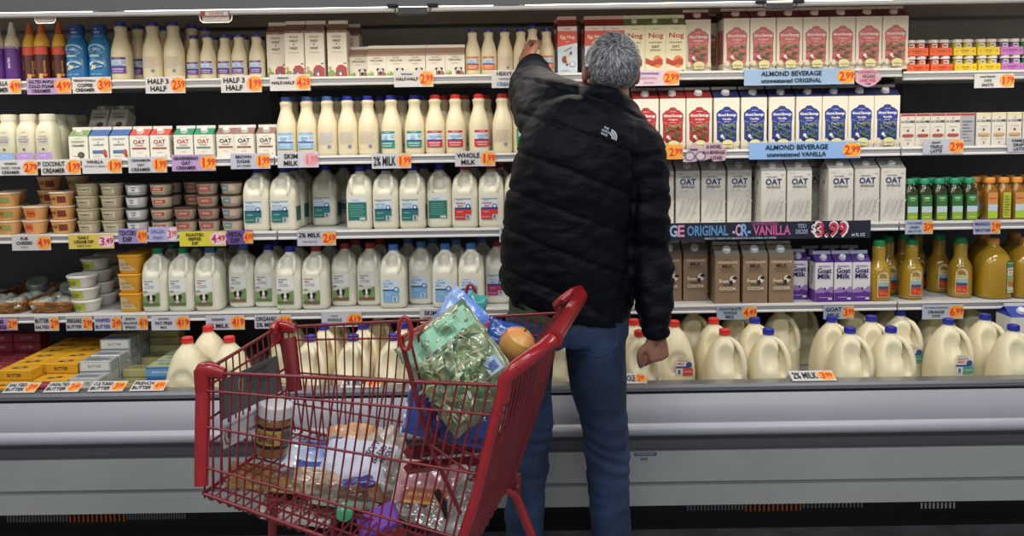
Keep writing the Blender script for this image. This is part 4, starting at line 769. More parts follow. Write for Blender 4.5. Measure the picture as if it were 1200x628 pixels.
G(copy_tree(gb), [((381, .16), f'{g1}, blue cap, second line behind the cart, by the corner post'), ((427, .16), f'{g1}, blue cap, second line behind the cart, middle'), ((473, .16), f'{g1}, blue cap, second line behind the cart, by the seat loop')], 'blue capped gallon jugs behind the cart, second line')
G(copy_tree(gb), [((340, .33), f'{g1}, third line, in shade behind the cart corner post'), ((395, .34), f'{g1}, third line, behind the cart rim'), ((445, .34), f'{g1}, third line, behind the cart seat')], 'gallon jugs behind the cart, third line')
G(copy_tree(gr), [((511, 0), f'{g1}, red cap, front line behind the produce bag'), ((559, 0), f'{g1}, red cap, front line, hidden behind the cart seat'), ((610, 0), f'{g1}, red cap, front line, behind the cart gate'), ((657, 0), f'{g1}, red cap, front line, seen between the legs'), ((702, 0), f'{g1}, red cap, front line, behind the jeans')], 'red capped gallon jugs behind the cart seat')
G(copy_tree(gr), [((527, .16), f'{g1}, red cap, second line behind the produce bag'), ((573, .16), f'{g1}, red cap, second line behind the cart gate'), ((620, .16), f'{g1}, red cap, second line near the belt'), ((668, .16), f'{g1}, red cap, second line seen between the legs')], 'red capped gallon jugs behind the cart seat, second line')
# blue topped carton deep on the deck
o = carton('milk_carton', .094, .094, .192, .032, .010, 'd8d4cc', '2a3f9c', 'd8d8d8', [R(-.04, .02, .04, .12, '2a3f9c')], cap=('e0e0e0', .014)); put(o, 1188, 400, DECK + .05, 2.86 + .05); o.location.y = 2.90; o.location.z = DECK + .062
bx = MB(); bx.box(-.05, .05, -.05, .05, 0, .0605, M('b89868', .7), b=.003); art(bx, [T('MILK', 0, .03, .02, '6a5030', .06)], flat(-.05)); b_ = bx.build('cardboard_box', None, loc=(at(1190, 400, 2.90).x, 2.90, DECK + .0005)); tag(b_, 'low cardboard box beneath the blue topped carton on the deck', 'box')
o.location.x = b_.location.x; tag(o, 'blue topped milk carton standing behind the last blue capped gallon jug', 'carton')
# ---- butter and cheese boxes at the far end of the deck
def bbox(name, w, d, h, c, topc=None, topart=(), frontart=(), b=.002):
    m = MB(); m.box(-w / 2, w / 2, -d / 2, d / 2, 0, h, c, b=b)
    if topc: m.box(-w / 2 + .003, w / 2 - .003, -d / 2 + .003, d / 2 - .003, h, h + .0004, topc)
    art(m, list(topart), lambda u, v, o: (u, v, h + .0006 + o)); art(m, list(frontart), flat(-d / 2)); return m.build(name, smooth=0)
logo = [P([(-.026, -.010), (-.018, .008), (-.004, .004), (.010, .012), (.028, .010), (.020, .000), (.026, -.006), (.006, -.004), (-.008, -.012)], '3a2c1c'), T('KERRY', 0, .0, .008, 'c8b890', .03)]
yb = bbox('butter_box', .118, .066, .036, 'd8a024', None, logo, [T('BUTTER', 0, .018, .012, '3a2c1c', .05)])
rb = bbox('butter_box', .105, .064, .036, '8c2c38', None, [T('BUTTER', 0, 0, .010, 'c88a90', .05), R(-.04, -.016, .04, -.014, 'c88a90')], [T('SALTED', 0, .018, .010, 'c88a90', .05)])
sb = bbox('butter_box', .112, .062, .038, M('b8bcc0', .3, .35), None, [R(-.04, -.012, .04, .012, '7c8890'), T('UNSALTED BUTTER', 0, 0, .008, '3a444c', .06)], [R(-.05, .004, .05, .034, 'dcd8cc'), T('BUTTER', 0, .02, .01, '9a968c', .05)])
gbx = bbox('butter_box', .120, .060, .030, 'a09a68', None, [R(-.05, -.02, .05, .02, '8a8a5c'), T('GHEE BUTTER', 0, 0, .008, '4a4c30', .06)], [R(-.055, .004, .055, .026, 'b0a874')])
bb = bbox('butter_box', .112, .075, .045, '3f6ea8', 'a8b080', [T('CULTURED', 0, .012, .008, '5a6438', .06), T('BUTTER', 0, -.006, .010, '5a6438', .06)], [R(-.056, .012, .056, .038, '6a9ac8'), T('SLIGHTLY SALTED', 0, .026, .007, 'dfe8f0', .07)])
def pile(proto, x0, dx, nx, ys, levels, base, label, group, catg='box', skew=0, skip=()):
    levels = [max(1, q - 1) for q in levels]; base += .037
    """boxes in files running from the rail to the back; levels = list of layers per row"""
    for j, y in enumerate(ys):
        for i in range(nx):
            if (i, j) in skip: continue
            for k in range(levels[j]):
                o = proto if proto.name not in USED else copy_tree(proto); USED.add(proto.name)
                hgt = proto_h[proto.name]; o.location = (x0 + i * dx + skew * (y - ys[0]), y, base + .0005 + k * (hgt + .001)); o.rotation_euler = (0, 0, .03 * math.sin(i * 5 + j * 3 + k))
                top = 'topmost' if k == levels[j] - 1 else ('lowest' if k == 0 else f'layer {["", "two", "three", "four", "five", "six"][k]} up')
                file_ = '' if nx == 1 else ['outer file, ', 'second file, ', 'third file, ', 'fourth file, '][i]
                tag(o, f'{label}, {file_}{["at the rail", "second from the rail", "third from the rail", "fourth from the rail", "fifth from the rail", "sixth from the rail", "deepest in"][j]}, {top}', catg, group)
proto_h = {yb.name: .036, rb.name: .036, sb.name: .038, gbx.name: .030, bb.name: .045}
X = lambda px, y: at(px, 440, y).x
ys = [2.70 + .075 * i for i in range(7)]
pile(rb, X(-75, 2.70) - .05, .110, 2, ys, [3, 3, 3, 3, 3, 3, 5], DECK, 'maroon butter box', 'maroon butter boxes', skip=((0, 0), (0, 1), (0, 2)))
pile(yb, X(8, 2.70), .122, 1, ys, [3, 4, 4, 4, 4, 4, 4], DECK, 'yellow butter box beside the maroon ones', 'yellow butter boxes')
pile(yb, X(8, 2.70) + .121, .122, 1, ys[1:], [3, 4, 4, 4, 4, 4], DECK, 'yellow butter box beside the silver ones', 'yellow butter boxes, second file')
o = copy_tree(rb); o.location = (X(8, 2.70) + .119, ys[0] - .004, DECK + .0375); tag(o, 'maroon butter box lying loose between the yellow and silver boxes, lower', 'box')
o = copy_tree(rb); o.location = (X(8, 2.70) + .119, ys[0] - .004, DECK + .0745); tag(o, 'maroon butter box lying loose between the yellow and silver boxes, upper', 'box')
pile(sb, X(8, 2.70) + .121 + .118, .1, 1, ys, [2, 3, 4, 4, 5, 5, 6], DECK, 'silver wrapped butter box', 'silver butter boxes')
pile(gbx, X(8, 2.70) + .121 + .118 + .120, .1, 1, ys, [1, 2, 2, 3, 2, 3, 6], DECK, 'olive green butter box', 'olive butter boxes')
pile(bb, X(170, 2.70), .1, 1, [2.70 + .08 * i for i in range(5)], [2, 2, 3, 3, 3], DECK, 'blue butter box with pale green top', 'blue butter boxes')
# ---- wicker baskets with wrapped cheese on the fourth shelf
WK = M('a8743c', .6, var=.45, scale=40, h2='6a4420')
def basket(px, w, d, h, label):
    r = thing('wicker_basket', label, 'basket', (at(px, 368, SHF).x, SHF + .016 + d / 2, Z[4] + .0008)); KIDS[r.name] = []
    m = MB()
    n = 6
    for k in range(n):
        z = .006 + (h - .006) * k / (n - 1); e = .010 * k / n
        pts = []
        a, b_ = w / 2 - .015 + e, d / 2 - .015 + e
        for i in range(60):
            t = 2 * PI * i / 60; c, s_ = math.cos(t), math.sin(t)
            x = a * math.copysign(abs(c) ** .25, c); y = b_ * math.copysign(abs(s_) ** .25, s_)
            wv = .0022 * (1 if (i + k) % 2 else -1); pts.append((x * (1 + wv / a), y * (1 + wv / b_), z))
        m.tube(pts, .0055 if k < n - 1 else .008, WK, seg=6, closed=True)
    b2 = MB(); b2.box(-w / 2 + .015, w / 2 - .015, -d / 2 + .015, d / 2 - .015, .001, .006, WK); b2.build('base', r)
    s2 = m
    for i in range(30):
        t = 2 * PI * (i + .5) / 30; c, s_ = math.cos(t), math.sin(t); x = (w / 2 - .013) * math.copysign(abs(c) ** .25, c); y = (d / 2 - .013) * math.copysign(abs(s_) ** .25, s_)
        s2.tube([(x, y, .002), (x * 1.02, y * 1.02, h)], .003, WK, seg=5)
    s2.build('woven_side', r); return r
basket(-14, .22, .42, .036, 'woven wicker basket of wrapped cheese cut off by the picture edge')
basket(54, .18, .42, .036, 'woven wicker basket of wrapped cheese beside the round spread tubs')
def wrap(name, w, d, h, c, seed, wr=.010, n=14, flatn=1.0, m=None):
    """crumpled soft package: closed cushion with creases"""
    mb = m or MB(); sd = Vector((seed * 3.7, seed * 1.3, 0)); vs = []; fs = []
    for s in (1, -1):
        for j in range(n + 1):
            for i in range(n + 1):
                u, v = 2 * i / n - 1, 2 * j / n - 1
                e = max(0, (1 - abs(u) ** 3.2) * (1 - abs(v) ** 3.2)) ** .5
                p = Vector((u * w / 2, v * d / 2, 0)); nz = noise.noise(p * 28 + sd) * wr * e; nr = noise.noise(p * 60 + sd * 2) * wr * .5 * e
                rg = 1 - abs(noise.noise(p * 34 - sd)) * 2
                ed = .004 * noise.noise(p * 40 + sd)
                vs.append((p.x + ed, p.y + ed, (h / 2) * (1 + s * e * flatn) + s * (nz + nr) * (.5 + .5 * rg) * (1 if s > 0 else .4)))
    N = (n + 1) ** 2
    for s in (0, 1):
        for j in range(n):
            for i in range(n):
                a = s * N + j * (n + 1) + i; q = (a, a + 1, a + n + 2, a + n + 1); fs.append(q if s == 0 else q[::-1])
    idx = [j * (n + 1) + i for j, i in [(0, i) for i in range(n)] + [(j, n) for j in range(n)] + [(n, n - i) for i in range(n)] + [(n - j, 0) for j in range(n)]]
    for a, b_ in zip(idx, idx[1:] + idx[:1]): fs.append((b_, a, a + N, b_ + N))
    mb.add(vs, fs, c); return mb
CH = [('c9ccc8', 'e8e6e0'), ('b0b8b4', 'd0d4d0'), ('a8aca8', 'c8ccc8')]
bx1, bx2 = at(-14, 368, SHF).x, at(54, 368, SHF).x
spots = [(bx1 + .062, 3.02, .0, .15, 0), (bx1 + .055, 3.13, .0, -.2, 1), (bx1 + .06, 3.24, .0, .2, 0), (bx1 - .02, 3.08, .0, .1, 2), (bx2 - .040, 3.02, .0, .1, 0), (bx2 + .040, 3.03, .0, -.1, 1), (bx2 - .04, 3.14, .0, .15, 1), (bx2 + .04, 3.15, .0, .1, 2), (bx2 - .02, 3.27, .0, -.2, 0)]
where = ['front of the edge basket', 'middle of the edge basket', 'back of the edge basket', 'outer side of the edge basket', 'front of the basket by the spread tubs', 'front by the spread tubs, nearer the tubs', 'middle of the second basket', 'middle of the second basket by the tubs', 'back of the second basket']
for i, (px, y, z, rz, ci) in enumerate(spots):
    m = wrap('', .068, .095, .044, M(CH[ci][0], .2, coat=.8, var=.2, scale=25, h2='8a8a7c'), i + 1, wr=.014); o = m.build('wrapped_cheese', None, loc=(px, y, Z[4] + .009)); o.rotation_euler = (.05, .0, rz)
    tag(o, f'grey film wrapped cheese piece, {where[i]}', 'cheese')
for i, (px, y, z, ty) in enumerate(((bx2 + .02, 3.10, .060, .5), (bx1 + .055, 3.18, .062, .35))):
    m = MB(); m.lathe([(0, .034), (.004, .040), (.026, .040), (.030, .036)], M('6c756c', .3, coat=.5, var=.3, scale=30), seg=28); o = m.build('wrapped_cheese', None, loc=(px, y, Z[4] + z)); o.rotation_euler = (ty, .15, 0)
    tag(o, f'small round wrapped cheese {["on top beside the spread tubs", "on top in the edge basket"][i]}', 'cheese')
# nudge neighbours apart so that nothing on the shelves interpenetrates
def bounds(o):
    pts = []
    for c_ in [o] + KIDS.get(o.name, []):
        if c_.type == 'MESH':
            T_ = Matrix.Translation(o.location) @ o.rotation_euler.to_matrix().to_4x4(); bb_ = [Vector(q) for q in c_.bound_box]; pts += [T_ @ q for q in bb_]
    return [min(p[i] for p in pts) for i in range(3)], [max(p[i] for p in pts) for i in range(3)]
IT = [o for o in SC.objects if o.get('category') in ('bottle', 'carton', 'jug', 'tub', 'box') and not o.parent and o is not HELD]
BB = {o.name: bounds(o) for o in IT}; P0 = {o.name: o.location.copy() for o in IT}
for it_ in range(14):
    IT.sort(key=lambda o: BB[o.name][0][0] + (o.location - P0[o.name]).x); moved = 0
    for i, a in enumerate(IT):
        (al, ah), da = BB[a.name], a.location - P0[a.name]
        for b in IT[i + 1:]:
            (bl, bh), db = BB[b.name], b.location - P0[b.name]
            ox = ah[0] + da.x - bl[0] - db.x
            if ox <= 0: break
            if a.location.x < b.location.x - .3: continue
            ox = min(ah[0] + da.x, bh[0] + db.x) - max(al[0] + da.x, bl[0] + db.x); oy = min(ah[1] + da.y, bh[1] + db.y) - max(al[1] + da.y, bl[1] + db.y); oz = min(ah[2], bh[2]) - max(al[2], bl[2])
            if ox < .0003 or oy < .0003 or oz < .004: continue
            moved += 1
            if ox < .011 or (abs(a.location.y - b.location.y) < .022 and ox < .03) or oy > .8 * (ah[1] - al[1]) and ox < .016:
                s_ = 1 if b.location.x >= a.location.x else -1; a.location.x -= s_ * (ox / 2 + .0002); b.location.x += s_ * (ox / 2 + .0002)
            else:
                r_ = b if b.location.y > a.location.y else a; f_ = a if r_ is b else b; top = BB[r_.name][1][1] + (r_.location - P0[r_.name]).y
                if top + oy < 3.465: r_.location.y += oy + .0004
                else: s_ = 1 if b.location.x >= a.location.x else -1; a.location.x -= s_ * ox / 2; b.location.x += s_ * ox / 2
            da = a.location - P0[a.name]
    if not moved: break
# ================================================================== PRICE TAGS
TW, RD_, OR, YL = 'd6d2ce', 'd83418', 'f0a040', 'f2b850'
def price_tag(x0, x1, y0, y1, bg, lines, price, label, d=None, pc='d8301c', burst=None, tc='24221f', cat='tag', tilt=0, edge=None, textfrac=None):
    d = d or SHF - .0075; a = at(x0, y0, d); b = at(x1, y1, d); w = b.x - a.x; h = a.z - b.z; m = MB()
    m.box(-w / 2, w / 2, -.0006, .0006, 0, h, M(bg, .35), b=0); it = []
    if edge: it += [R(-w / 2, 0, w / 2, h, edge), R(-w / 2 + .002, .002, w / 2 - .002, h - .002, bg)]
    pw = min(h * 1.0, w * .34) if price else 0; px = w / 2 - pw * .52
    if price:
        if burst == 'pink': it += [E(px, h / 2, pw * .55, h * .42, 'e0a0a8')]
        else:
            it += [R(px - pw * .35, h * .08, w / 2 - .001, h * .92, 'e8c078')] if burst != 'none' else []
            it += [E(px, h / 2, pw * .56, h * .44, burst if burst and burst not in ('none',) else OR)] if burst != 'none' else []
        big, sm = price.split('.'); hw = pw * .56
        it += [T(big, px - hw * .48, h * .5, h * .58, pc, hw * .62), T(sm, px + hw * .42, h * .54, h * .42, pc, hw * .95), R(px - hw * .12, h * .26, px - hw * .0, h * .34, pc)]
    tw = (w - pw) * (textfrac or .86); tx = -w / 2 + (w - pw) * .5; n = len(lines); avail = h * .86
    for i, l in enumerate(lines):
        sz = avail / n * .72; col = tc
        if isinstance(l, tuple): l, sc_, col = l; sz *= sc_
        it.append(T(l, tx, h * .93 - avail * (i + .5) / n, sz, col, tw))
    art(m, it, flat(-.0006)); o = m.build('price_tag', None, loc=((a.x + b.x) / 2, d, b.z), smooth=0)
    o.rotation_euler = (tilt, .0, 0); return tag(o, label, cat)
PTS = [
 (-14, 25, 93, 110, TW, ['VANILLA', 'CREAMER'], '4.99', 'white price tag under the purple creamer bottles'),
 (31, 84, 92, 110, 'b49ac4', ['SALTED MAPLE', 'COLD FOAM', 'CREAMER'], '4.99', 'lilac price tag reading SALTED MAPLE under the brown foam creamers'),
 (84.3, 131, 90.5, 109, TW, [('FRENCH VANILLA', .7, '24221f'), 'COFFEE', 'CREAMER'], '3.99', 'white price tag reading COFFEE under the blue creamer bottles'),
 (170, 217.5, 90, 109, TW, ['HALF 3', 'HALF  '], '2.59', 'white price tag reading HALF under the tall half and half bottles'),
 (258.5, 307, 88.5, 108, TW, ['HALF 3', 'HALF  '], '1.99', 'white price tag reading HALF under the short half and half bottles'),
 (316, 364, 87.5, 106, TW, [('ORGANIC', .6, '24221f'), 'HALF-HALF', ' '], '4.29', 'white price tag reading ORGANIC under the tall cream cartons'),
 (461.5, 508, 83, 101.5, TW, [('ORGANIC', .6, '24221f'), 'HALF-HALF', ' '], '2.99', 'white price tag reading ORGANIC under the small cow cartons'),
 (576, 622, 82, 102.5, TW, ['HEAVY', ('WHIPPING', .5, '6a6a6a'), ('CREAM', 1, '5a80b0')], '2.79', 'white price tag reading HEAVY partly hidden by the raised sleeve'),
 (742.5, 796, 82.5, 100, 'ddc8d4', [('UNSWEETENED', .7, '8a6ab0'), ('OAT NOG', .8, 'c890b0'), ('BEVERAGE', .5, 'c890b0')], '2.99', 'washed out pink price tag under the oat nog cartons'),
 (1142, 1188, 86.5, 102.5, TW, [('COLD PRESSED', .6, '24221f'), 'JUICE', 'SHOTS'], '1.79', 'white price tag reading JUICE SHOTS under the cardboard trays'),
 (-3, 44.5, 188, 205, TW, [('ORGANIC', .7, '24221f'), ('SWEET CREAM', .7, '6a6460'), 'CREAMER'], '2.79', 'white price tag reading CREAMER under the pale blue based bottle'),
 (47.5, 95, 187, 204.5, TW, ['COCONUT', 'CREAMER'], '1.99', 'white price tag reading COCONUT CREAMER'),
 (96, 143, 186, 203, TW, ['VANILLA', ('COCONUT & ALMOND', .5, '5a5650'), (' ', .5, TW)], '1.99', 'white price tag reading VANILLA under the almond creamers'),
 (150, 196, 184, 202, 'c4c2c8', [('CINNAMON', .8, '24221f'), ('OAT', .8, '24221f'), 'CREAMER'], '1.99', 'grey price tag reading CINNAMON under the red topped oat cartons'),
 (201, 253, 181.5, 200, 'b898c4', ['GINGERBREAD', 'OAT', 'CREAMER'], '1.99', 'lilac price tag reading GINGERBREAD under the green topped cartons'),
 (270, 317, 180, 197.5, 'bcbcc8', ['BROWN', 'SUGAR', ('OAT CREAMER', .5, '24221f')], '1.99', 'grey price tag reading BROWN SUGAR'),
 (325, 373.5, 178, 196, 'c8c6ca', ['SKIM', 'MILK'], '1.99', 'white price tag reading SKIM MILK with faded pink price'),
 (435.5, 482, 180, 197, 'c8c6ca', ['2% MILK'], '1.99', 'white price tag reading 2% MILK under the quart bottles'),
 (533, 580.5, 177, 194.5, 'c8c6ca', ['WHOLE', 'MILK'], '1.99', 'white price tag reading WHOLE MILK under the red capped quarts'),
 (1081.5, 1128.5, 163.5, 180, 'bcbcc4', [('DRAFT', .7, '24221f'), 'TRIPLE', 'LATTE'], '2.99', 'grey price tag reading TRIPLE LATTE under the latte boxes'),
 (1181, 1222, 161, 177.5, 'bcbcc4', ['VANILLA', 'DRAFT', 'LATTE'], '2.99', 'grey price tag reading VANILLA LATTE at the picture edge'),
 (13.5, 60, 276, 293, 'c8c4c0', ['PUB', 'CHEESES', ('CHEDDAR', .4, '5a5650')], '4.99', 'white price tag reading PUB CHEESES'),
 (80, 134, 275, 291, 'd4bc50', ['DAILY', 'CREAM DIP', ('GREEK STYLE', .6, '6a5a20')], '3.49', 'yellow price tag under the beige hummus tubs'),
 (138, 173, 268, 285, '9a8ac0', ['TZATZIKI', 'DIP'], '4.99', 'small lilac price tag under the black lidded tubs'),
 (174, 208, 266, 283, 'b0aed0', [('SALSA', .8, '6a6ab0'), ('FRESH', .6, '6a6ab0')], '3.99', 'pale lilac price tag under the red labelled salsa tubs'),
 (210, 265, 271.5, 288, 'd8c83c', ['ROASTED', 'PEPPER', 'DIP'], '4.49', 'bright yellow price tag under the red pepper tubs'),
 (265.3, 297, 270, 286, '6a4c94', ['FETA', 'DIP'], '4.99', 'deep purple price tag under the feta tubs'),
 (348, 394, 270.5, 287.5, 'bcbac4', ['2% MILK', ('HALF GALLON', .35, '5a5650')], '2.69', 'white price tag reading 2% MILK under the gap in the half gallons'),
 (585, 628, 265, 283, 'c8c6ca', ['WHOLE', 'MILK'], '2.69', 'white price tag mostly hidden behind the jacket'),
 (1061, 1093, 258, 274, 'b4b8c4', [('COLD PRESSED', .7, '3a4a8a'), ('GREEN', .8, '3a4a8a'), ('SMOOTHIE', .7, '3a4a8a')], '3.29', 'white price tag under the green juice bottles'),
 (1141, 1172, 257.5, 274, 'b4b4c0', [('MANGO', .8, '3a3a8a'), ('SMOOTHIE', .7, '3a3a8a')], '2.99', 'white price tag under the orange smoothie bottles'),
 (-12, 21, 373, 387, 'a888bc', ['BRIE', 'CHEESE'], '2.99', 'lilac price tag under the edge basket'),
 (40, 69.5, 371, 387.5, 'c0c0c4', ['BUTTER', ('SALTED', .7, '24221f')], '2.99', 'white price tag reading BUTTER'),
 (77, 108.5, 371, 387, 'c0c0c4', ['SPREADABLE', ('BUTTER', .7, '24221f')], '2.99', 'white price tag reading SPREADABLE'),
 (110, 142.5, 370.5, 387, 'c0c0c8', [('WHIPPED', .8, '3a3a8a'), ('BUTTER', .8, '3a3a8a')], '3.49', 'white price tag beside the SPREADABLE one'),
 (143, 173.5, 370, 386.5, 'c0c0c4', [('EARTH', .8, '24221f'), ('BALANCE', .8, '24221f'), ('SPREAD', .8, '24221f')], '4.19', 'white price tag reading BALANCE under the yellow tubs'),
 (177, 222.5, 370, 386.5, 'c4c4cc', [('ORGANIC', .6, '24221f'), 'FAT FREE', ('MILK', .7, '24221f')], '4.19', 'white price tag reading FAT FREE under the green caps'),
 (241, 287, 369.5, 386, 'c0c0cc', [('ORGANIC', .5, '24221f'), '1% MILK'], '4.19', 'white price tag reading 1% MILK'),
 (298, 341.5, 369, 384.5, 'bcbccc', ['ORGANIC', '2% MILK'], '4.19', 'white price tag reading ORGANIC 2% MILK above the cart corner'),
 (376.5, 424, 366.5, 382.5, 'c0c0c8', [('ORGANIC', .4, '24221f'), 'WHOLE', ('MILK', .7, '24221f')], '4.19', 'white price tag reading WHOLE behind the cart rim'),
 (492, 530, 362, 378, 'c0bec4', ['SKIM', 'MILK'], '2.69', 'white price tag reading SKIM behind the cart seat'),
 (840, 886.5, 358.5, 374, '9aa8bc', ['CHOCOLATE', 'WHOLE', 'MILK'], '4.49', 'blue grey price tag reading CHOCOLATE WHOLE MILK'),
 (965, 1000.5, 358, 373.5, 'a0acbc', ['GOAT', 'MILK'], '3.99', 'blue grey price tag reading GOAT MILK'),
 (1081, 1128.5, 357, 373.5, 'b0b8c8', [('NOT FROM CONCENTRATE', .5, '24221f'), 'ORANGE', 'JUICE'], '6.99', 'blue grey price tag reading ORANGE JUICE'),
 (1188, 1234, 356.5, 373, 'b0b8c8', ['ORANGE', 'JUICE'], '6.99', 'blue grey price tag at the picture edge under the big juice jugs'),
]
for t_ in PTS:
    kw = {}
    if 'faded pink' in t_[7]: kw = dict(burst='pink', pc='d07888')
    if 'yellow price' in t_[7] : kw = dict(burst='e8c8d0', pc='c02850')
    if t_[7].startswith('pale lilac'): kw = dict(burst='e0d0d8', pc='d05040')
    price_tag(*t_, **kw)
tt = lambda *a, **k: price_tag(*a, **k)
tt(872, 1001, 81.5, 98.5, '9cb8d8', [('ALMOND BEVERAGE', 1, '1c2838'), ('unsweetened ORIGINAL', .9, '1c2838')], '2.99', 'long blue price tag reading ALMOND BEVERAGE ORIGINAL', burst='f0a83c', textfrac=.72)
tt(878, 1008, 167.5, 185, '8cb0dc', [('ALMOND BEVERAGE', 1, '1c2838'), ('unsweetened VANILLA', .9, '1c2838')], '2.99', 'long blue price tag reading ALMOND BEVERAGE VANILLA', burst='f0a83c', textfrac=.72)
tt(752, 800, 170, 186.5, 'e8a43c', [], '2.99', 'orange end of a price tag under the red almond cartons', burst='none')
# cut out signs
def cutout(x0, x1, y0, y1, shape, items, label, bg):
    d = SHF - .0085; a = at(x0, y0, d); b = at(x1, y1, d); w = b.x - a.x; h = a.z - b.z; m = MB()
    m.add([(x * w, 0, z * h) for x, z in shape] + [(x * w, .0012, z * h) for x, z in shape], [tuple(range(len(shape))), tuple(range(2 * len(shape) - 1, len(shape) - 1, -1))] + [(i, len(shape) + i, len(shape) + (i + 1) % len(shape), (i + 1) % len(shape)) for i in range(len(shape))], M(bg, .4))
    art(m, [scale2(i, w, h) for i in items], flat(0)); return tag(m.build('shelf_sign', None, loc=((a.x + b.x) / 2, d, b.z), smooth=0), label, 'sign')
def scale2(it, w, h):
    if it[0] == 'e': return E(it[1] * w, it[2] * h, it[3] * w, it[4] * h, it[5])
    if it[0] == 'r': return R(it[1] * w, it[2] * h, it[3] * w, it[4] * h, it[5])
    return T(it[1], it[2] * w, it[3] * h, it[4] * h, it[5], it[6] * w)
blob = [(.5 * math.cos(t) * (1 + .06 * math.cos(5 * t)), .5 + .5 * math.sin(t) * (1 + .05 * math.cos(4 * t))) for t in [2 * PI * i / 24 for i in range(24)]]
cutout(1002, 1032, 80, 101, blob, [T('COINCIDENTALLY', 0, .78, .16, 'a02850', .8), T('VEGAN', .02, .55, .20, '3a3038', .5), T('DAIRY FREE', 0, .32, .16, 'c03858', .6), T('YUM', 0, .14, .12, '3a50a0', .2)], 'pink scalloped paper sign between two almond price tags', 'd8a8b8')
cutout(800, 852, 168, 189, [(-.5, .0), (-.42, .5), (-.30, .95), (-.18, 1), (-.12, .75), (0, .9), (.02, 1), (.40, .98), (.42, .72), (.5, .66), (.46, .05), (.2, .0), (.12, .16), (-.05, .05), (-.12, .2), (-.2, .02), (-.4, -.02)],
       [E(-.34, .30, .12, .26, '6a6470'), E(-.34, .30, .09, .19, 'c8b4c0'), E(-.10, .30, .12, .26, '6a6470'), E(-.10, .30, .09, .19, 'c8b4c0'), R(-.34, .62, -.16, .70, '4a4450'), T('A NOVEL', .20, .80, .2, '3a3038', .34), T('IN A BEVERAGE', .2, .5, .18, '3a3038', .5), T('LOVE!', .26, .2, .2, '3a3038', .26)], 'pink cut out paper sign shaped like a bicycle under the red almond cartons', 'c4a4b0')
# black chalk banner
d = SHF - .010; a = at(757, 262, d); b = at(1020, 278.5, d); w = b.x - a.x; h = a.z - b.z; m = MB(); m.box(0, w, -.001, .001, 0, h, M('1a1f30', .5)); k = w / 263
it = [T('BEVERAGE', 26 * k, h * .55, h * .62, '9ab8d8', 52 * k), T('E', 39.5 * k, h * .56, h * .66, 'e0a0b8', 9 * k), R(36 * k, 0, 36 * k, 0, 'e0a0b8')]
it = [T('BEVERA', 12 * k, h * .55, h * .62, '9ab8d8', 24 * k), T('G', 32 * k, h * .55, h * .68, 'a0c0e0', 9 * k), T('E', 41 * k, h * .55, h * .68, 'e090b0', 8 * k), T('ORIGINAL', 72 * k, h * .55, h * .6, '5a90c0', 48 * k), T('-O', 107 * k, h * .55, h * .72, 'd0a0c8', 12 * k), T('R-', 117 * k, h * .55, h * .72, '7aa8d8', 11 * k), T('UNSWEETENED', 139 * k, h * .9, h * .16, 'b04890', 40 * k), T('VANILLA', 147 * k, h * .52, h * .56, 'c85c98', 44 * k), T('YOU', 182 * k, h * .74, h * .26, '9aa8c0', 10 * k), T('DECIDE', 182 * k, h * .42, h * .26, '9aa8c0', 14 * k), T('$', 196 * k, h * .55, h * .6, 'e8e0e8', 6 * k),
      T('3.99', 217 * k, h * .53, h * .98, 'ecdfe4', 40 * k), T('3.99', 217 * k, h * .53, h * .80, 'c83850', 38 * k), T('64 FL OZ', 248 * k, h * .2, h * .2, 'b8c0d0', 16 * k), T('PERFECTLY CREAMY OAT BEVERAGE FOR YOUR CEREAL OR COFFEE', 110 * k, h * .10, h * .10, 'a8b8d0', 130 * k)]
art(m, it, flat(-.001)); tag(m.build('shelf_sign', None, loc=(a.x, d, b.z), smooth=0), 'long black chalk banner reading ORIGINAL OR VANILLA 3.99 under the oat cartons', 'sign')
# tags lying on the bottom rail
def rail_tag(x0, x1, lines, price, label, y0=447, y1=455):
    w = at(x1, 455, RAILF).x - at(x0, 455, RAILF).x; h = .052; m = MB(); m.box(-w / 2, w / 2, -.0006, .0006, 0, h, M('c8c8c8', .4)); it = []
    if price:
        p = w * .34; px = w / 2 - p * .55; it += [E(px, h / 2, p * .6, h * .44, OR), T(price.split('.')[0], px - p * .22, h * .5, h * .6, RD_, p * .3), T(price.split('.')[1], px + p * .18, h * .52, h * .46, RD_, p * .42)]
    n = len(lines)
    for i, l in enumerate(lines): it.append(T(l, -w * .17, h * (.93 - .86 * (i + .5) / n), h * .62 / n, '24221f', w * .56))
    art(m, it, flat(-.0006)); c = at((x0 + x1) / 2, 455, RAILF + .01)
    o = m.build('price_tag', None, loc=(c.x, RAILF + .004, RAILZ + .0015), smooth=0); o.rotation_euler = (math.radians(-68), 0, 0); tag(o, label, 'tag')
for a_ in ((3, 41, ['SALTED', 'BUTTER'], '3.99', 'price tag lying on the rail below the yellow butter boxes'), (51, 92, ['UNSALTED', 'BUTTER'], '3.49', 'price tag lying on the rail below the silver butter boxes'), (103, 144, ['CULTURED', 'BUTTER'], '3.99', 'price tag lying on the rail below the olive butter boxes'), (152, 192, ['FRENCH', 'BUTTER'], '4.99', 'price tag lying on the rail below the blue butter boxes'), (283, 308, ['1% MILK'], '3.99', 'price tag on the rail behind the cart front'), (399, 446, ['2% MILK'], '3.99', 'price tag on the rail reading 2% MILK behind the cart'), (725, 758, ['WHOLE'], '3.99', 'price tag on the rail beside the jeans'), (928, 980, ['2% MILK'], '3.99', 'price tag on the rail reading 2% MILK below the open gap')): rail_tag(*a_)
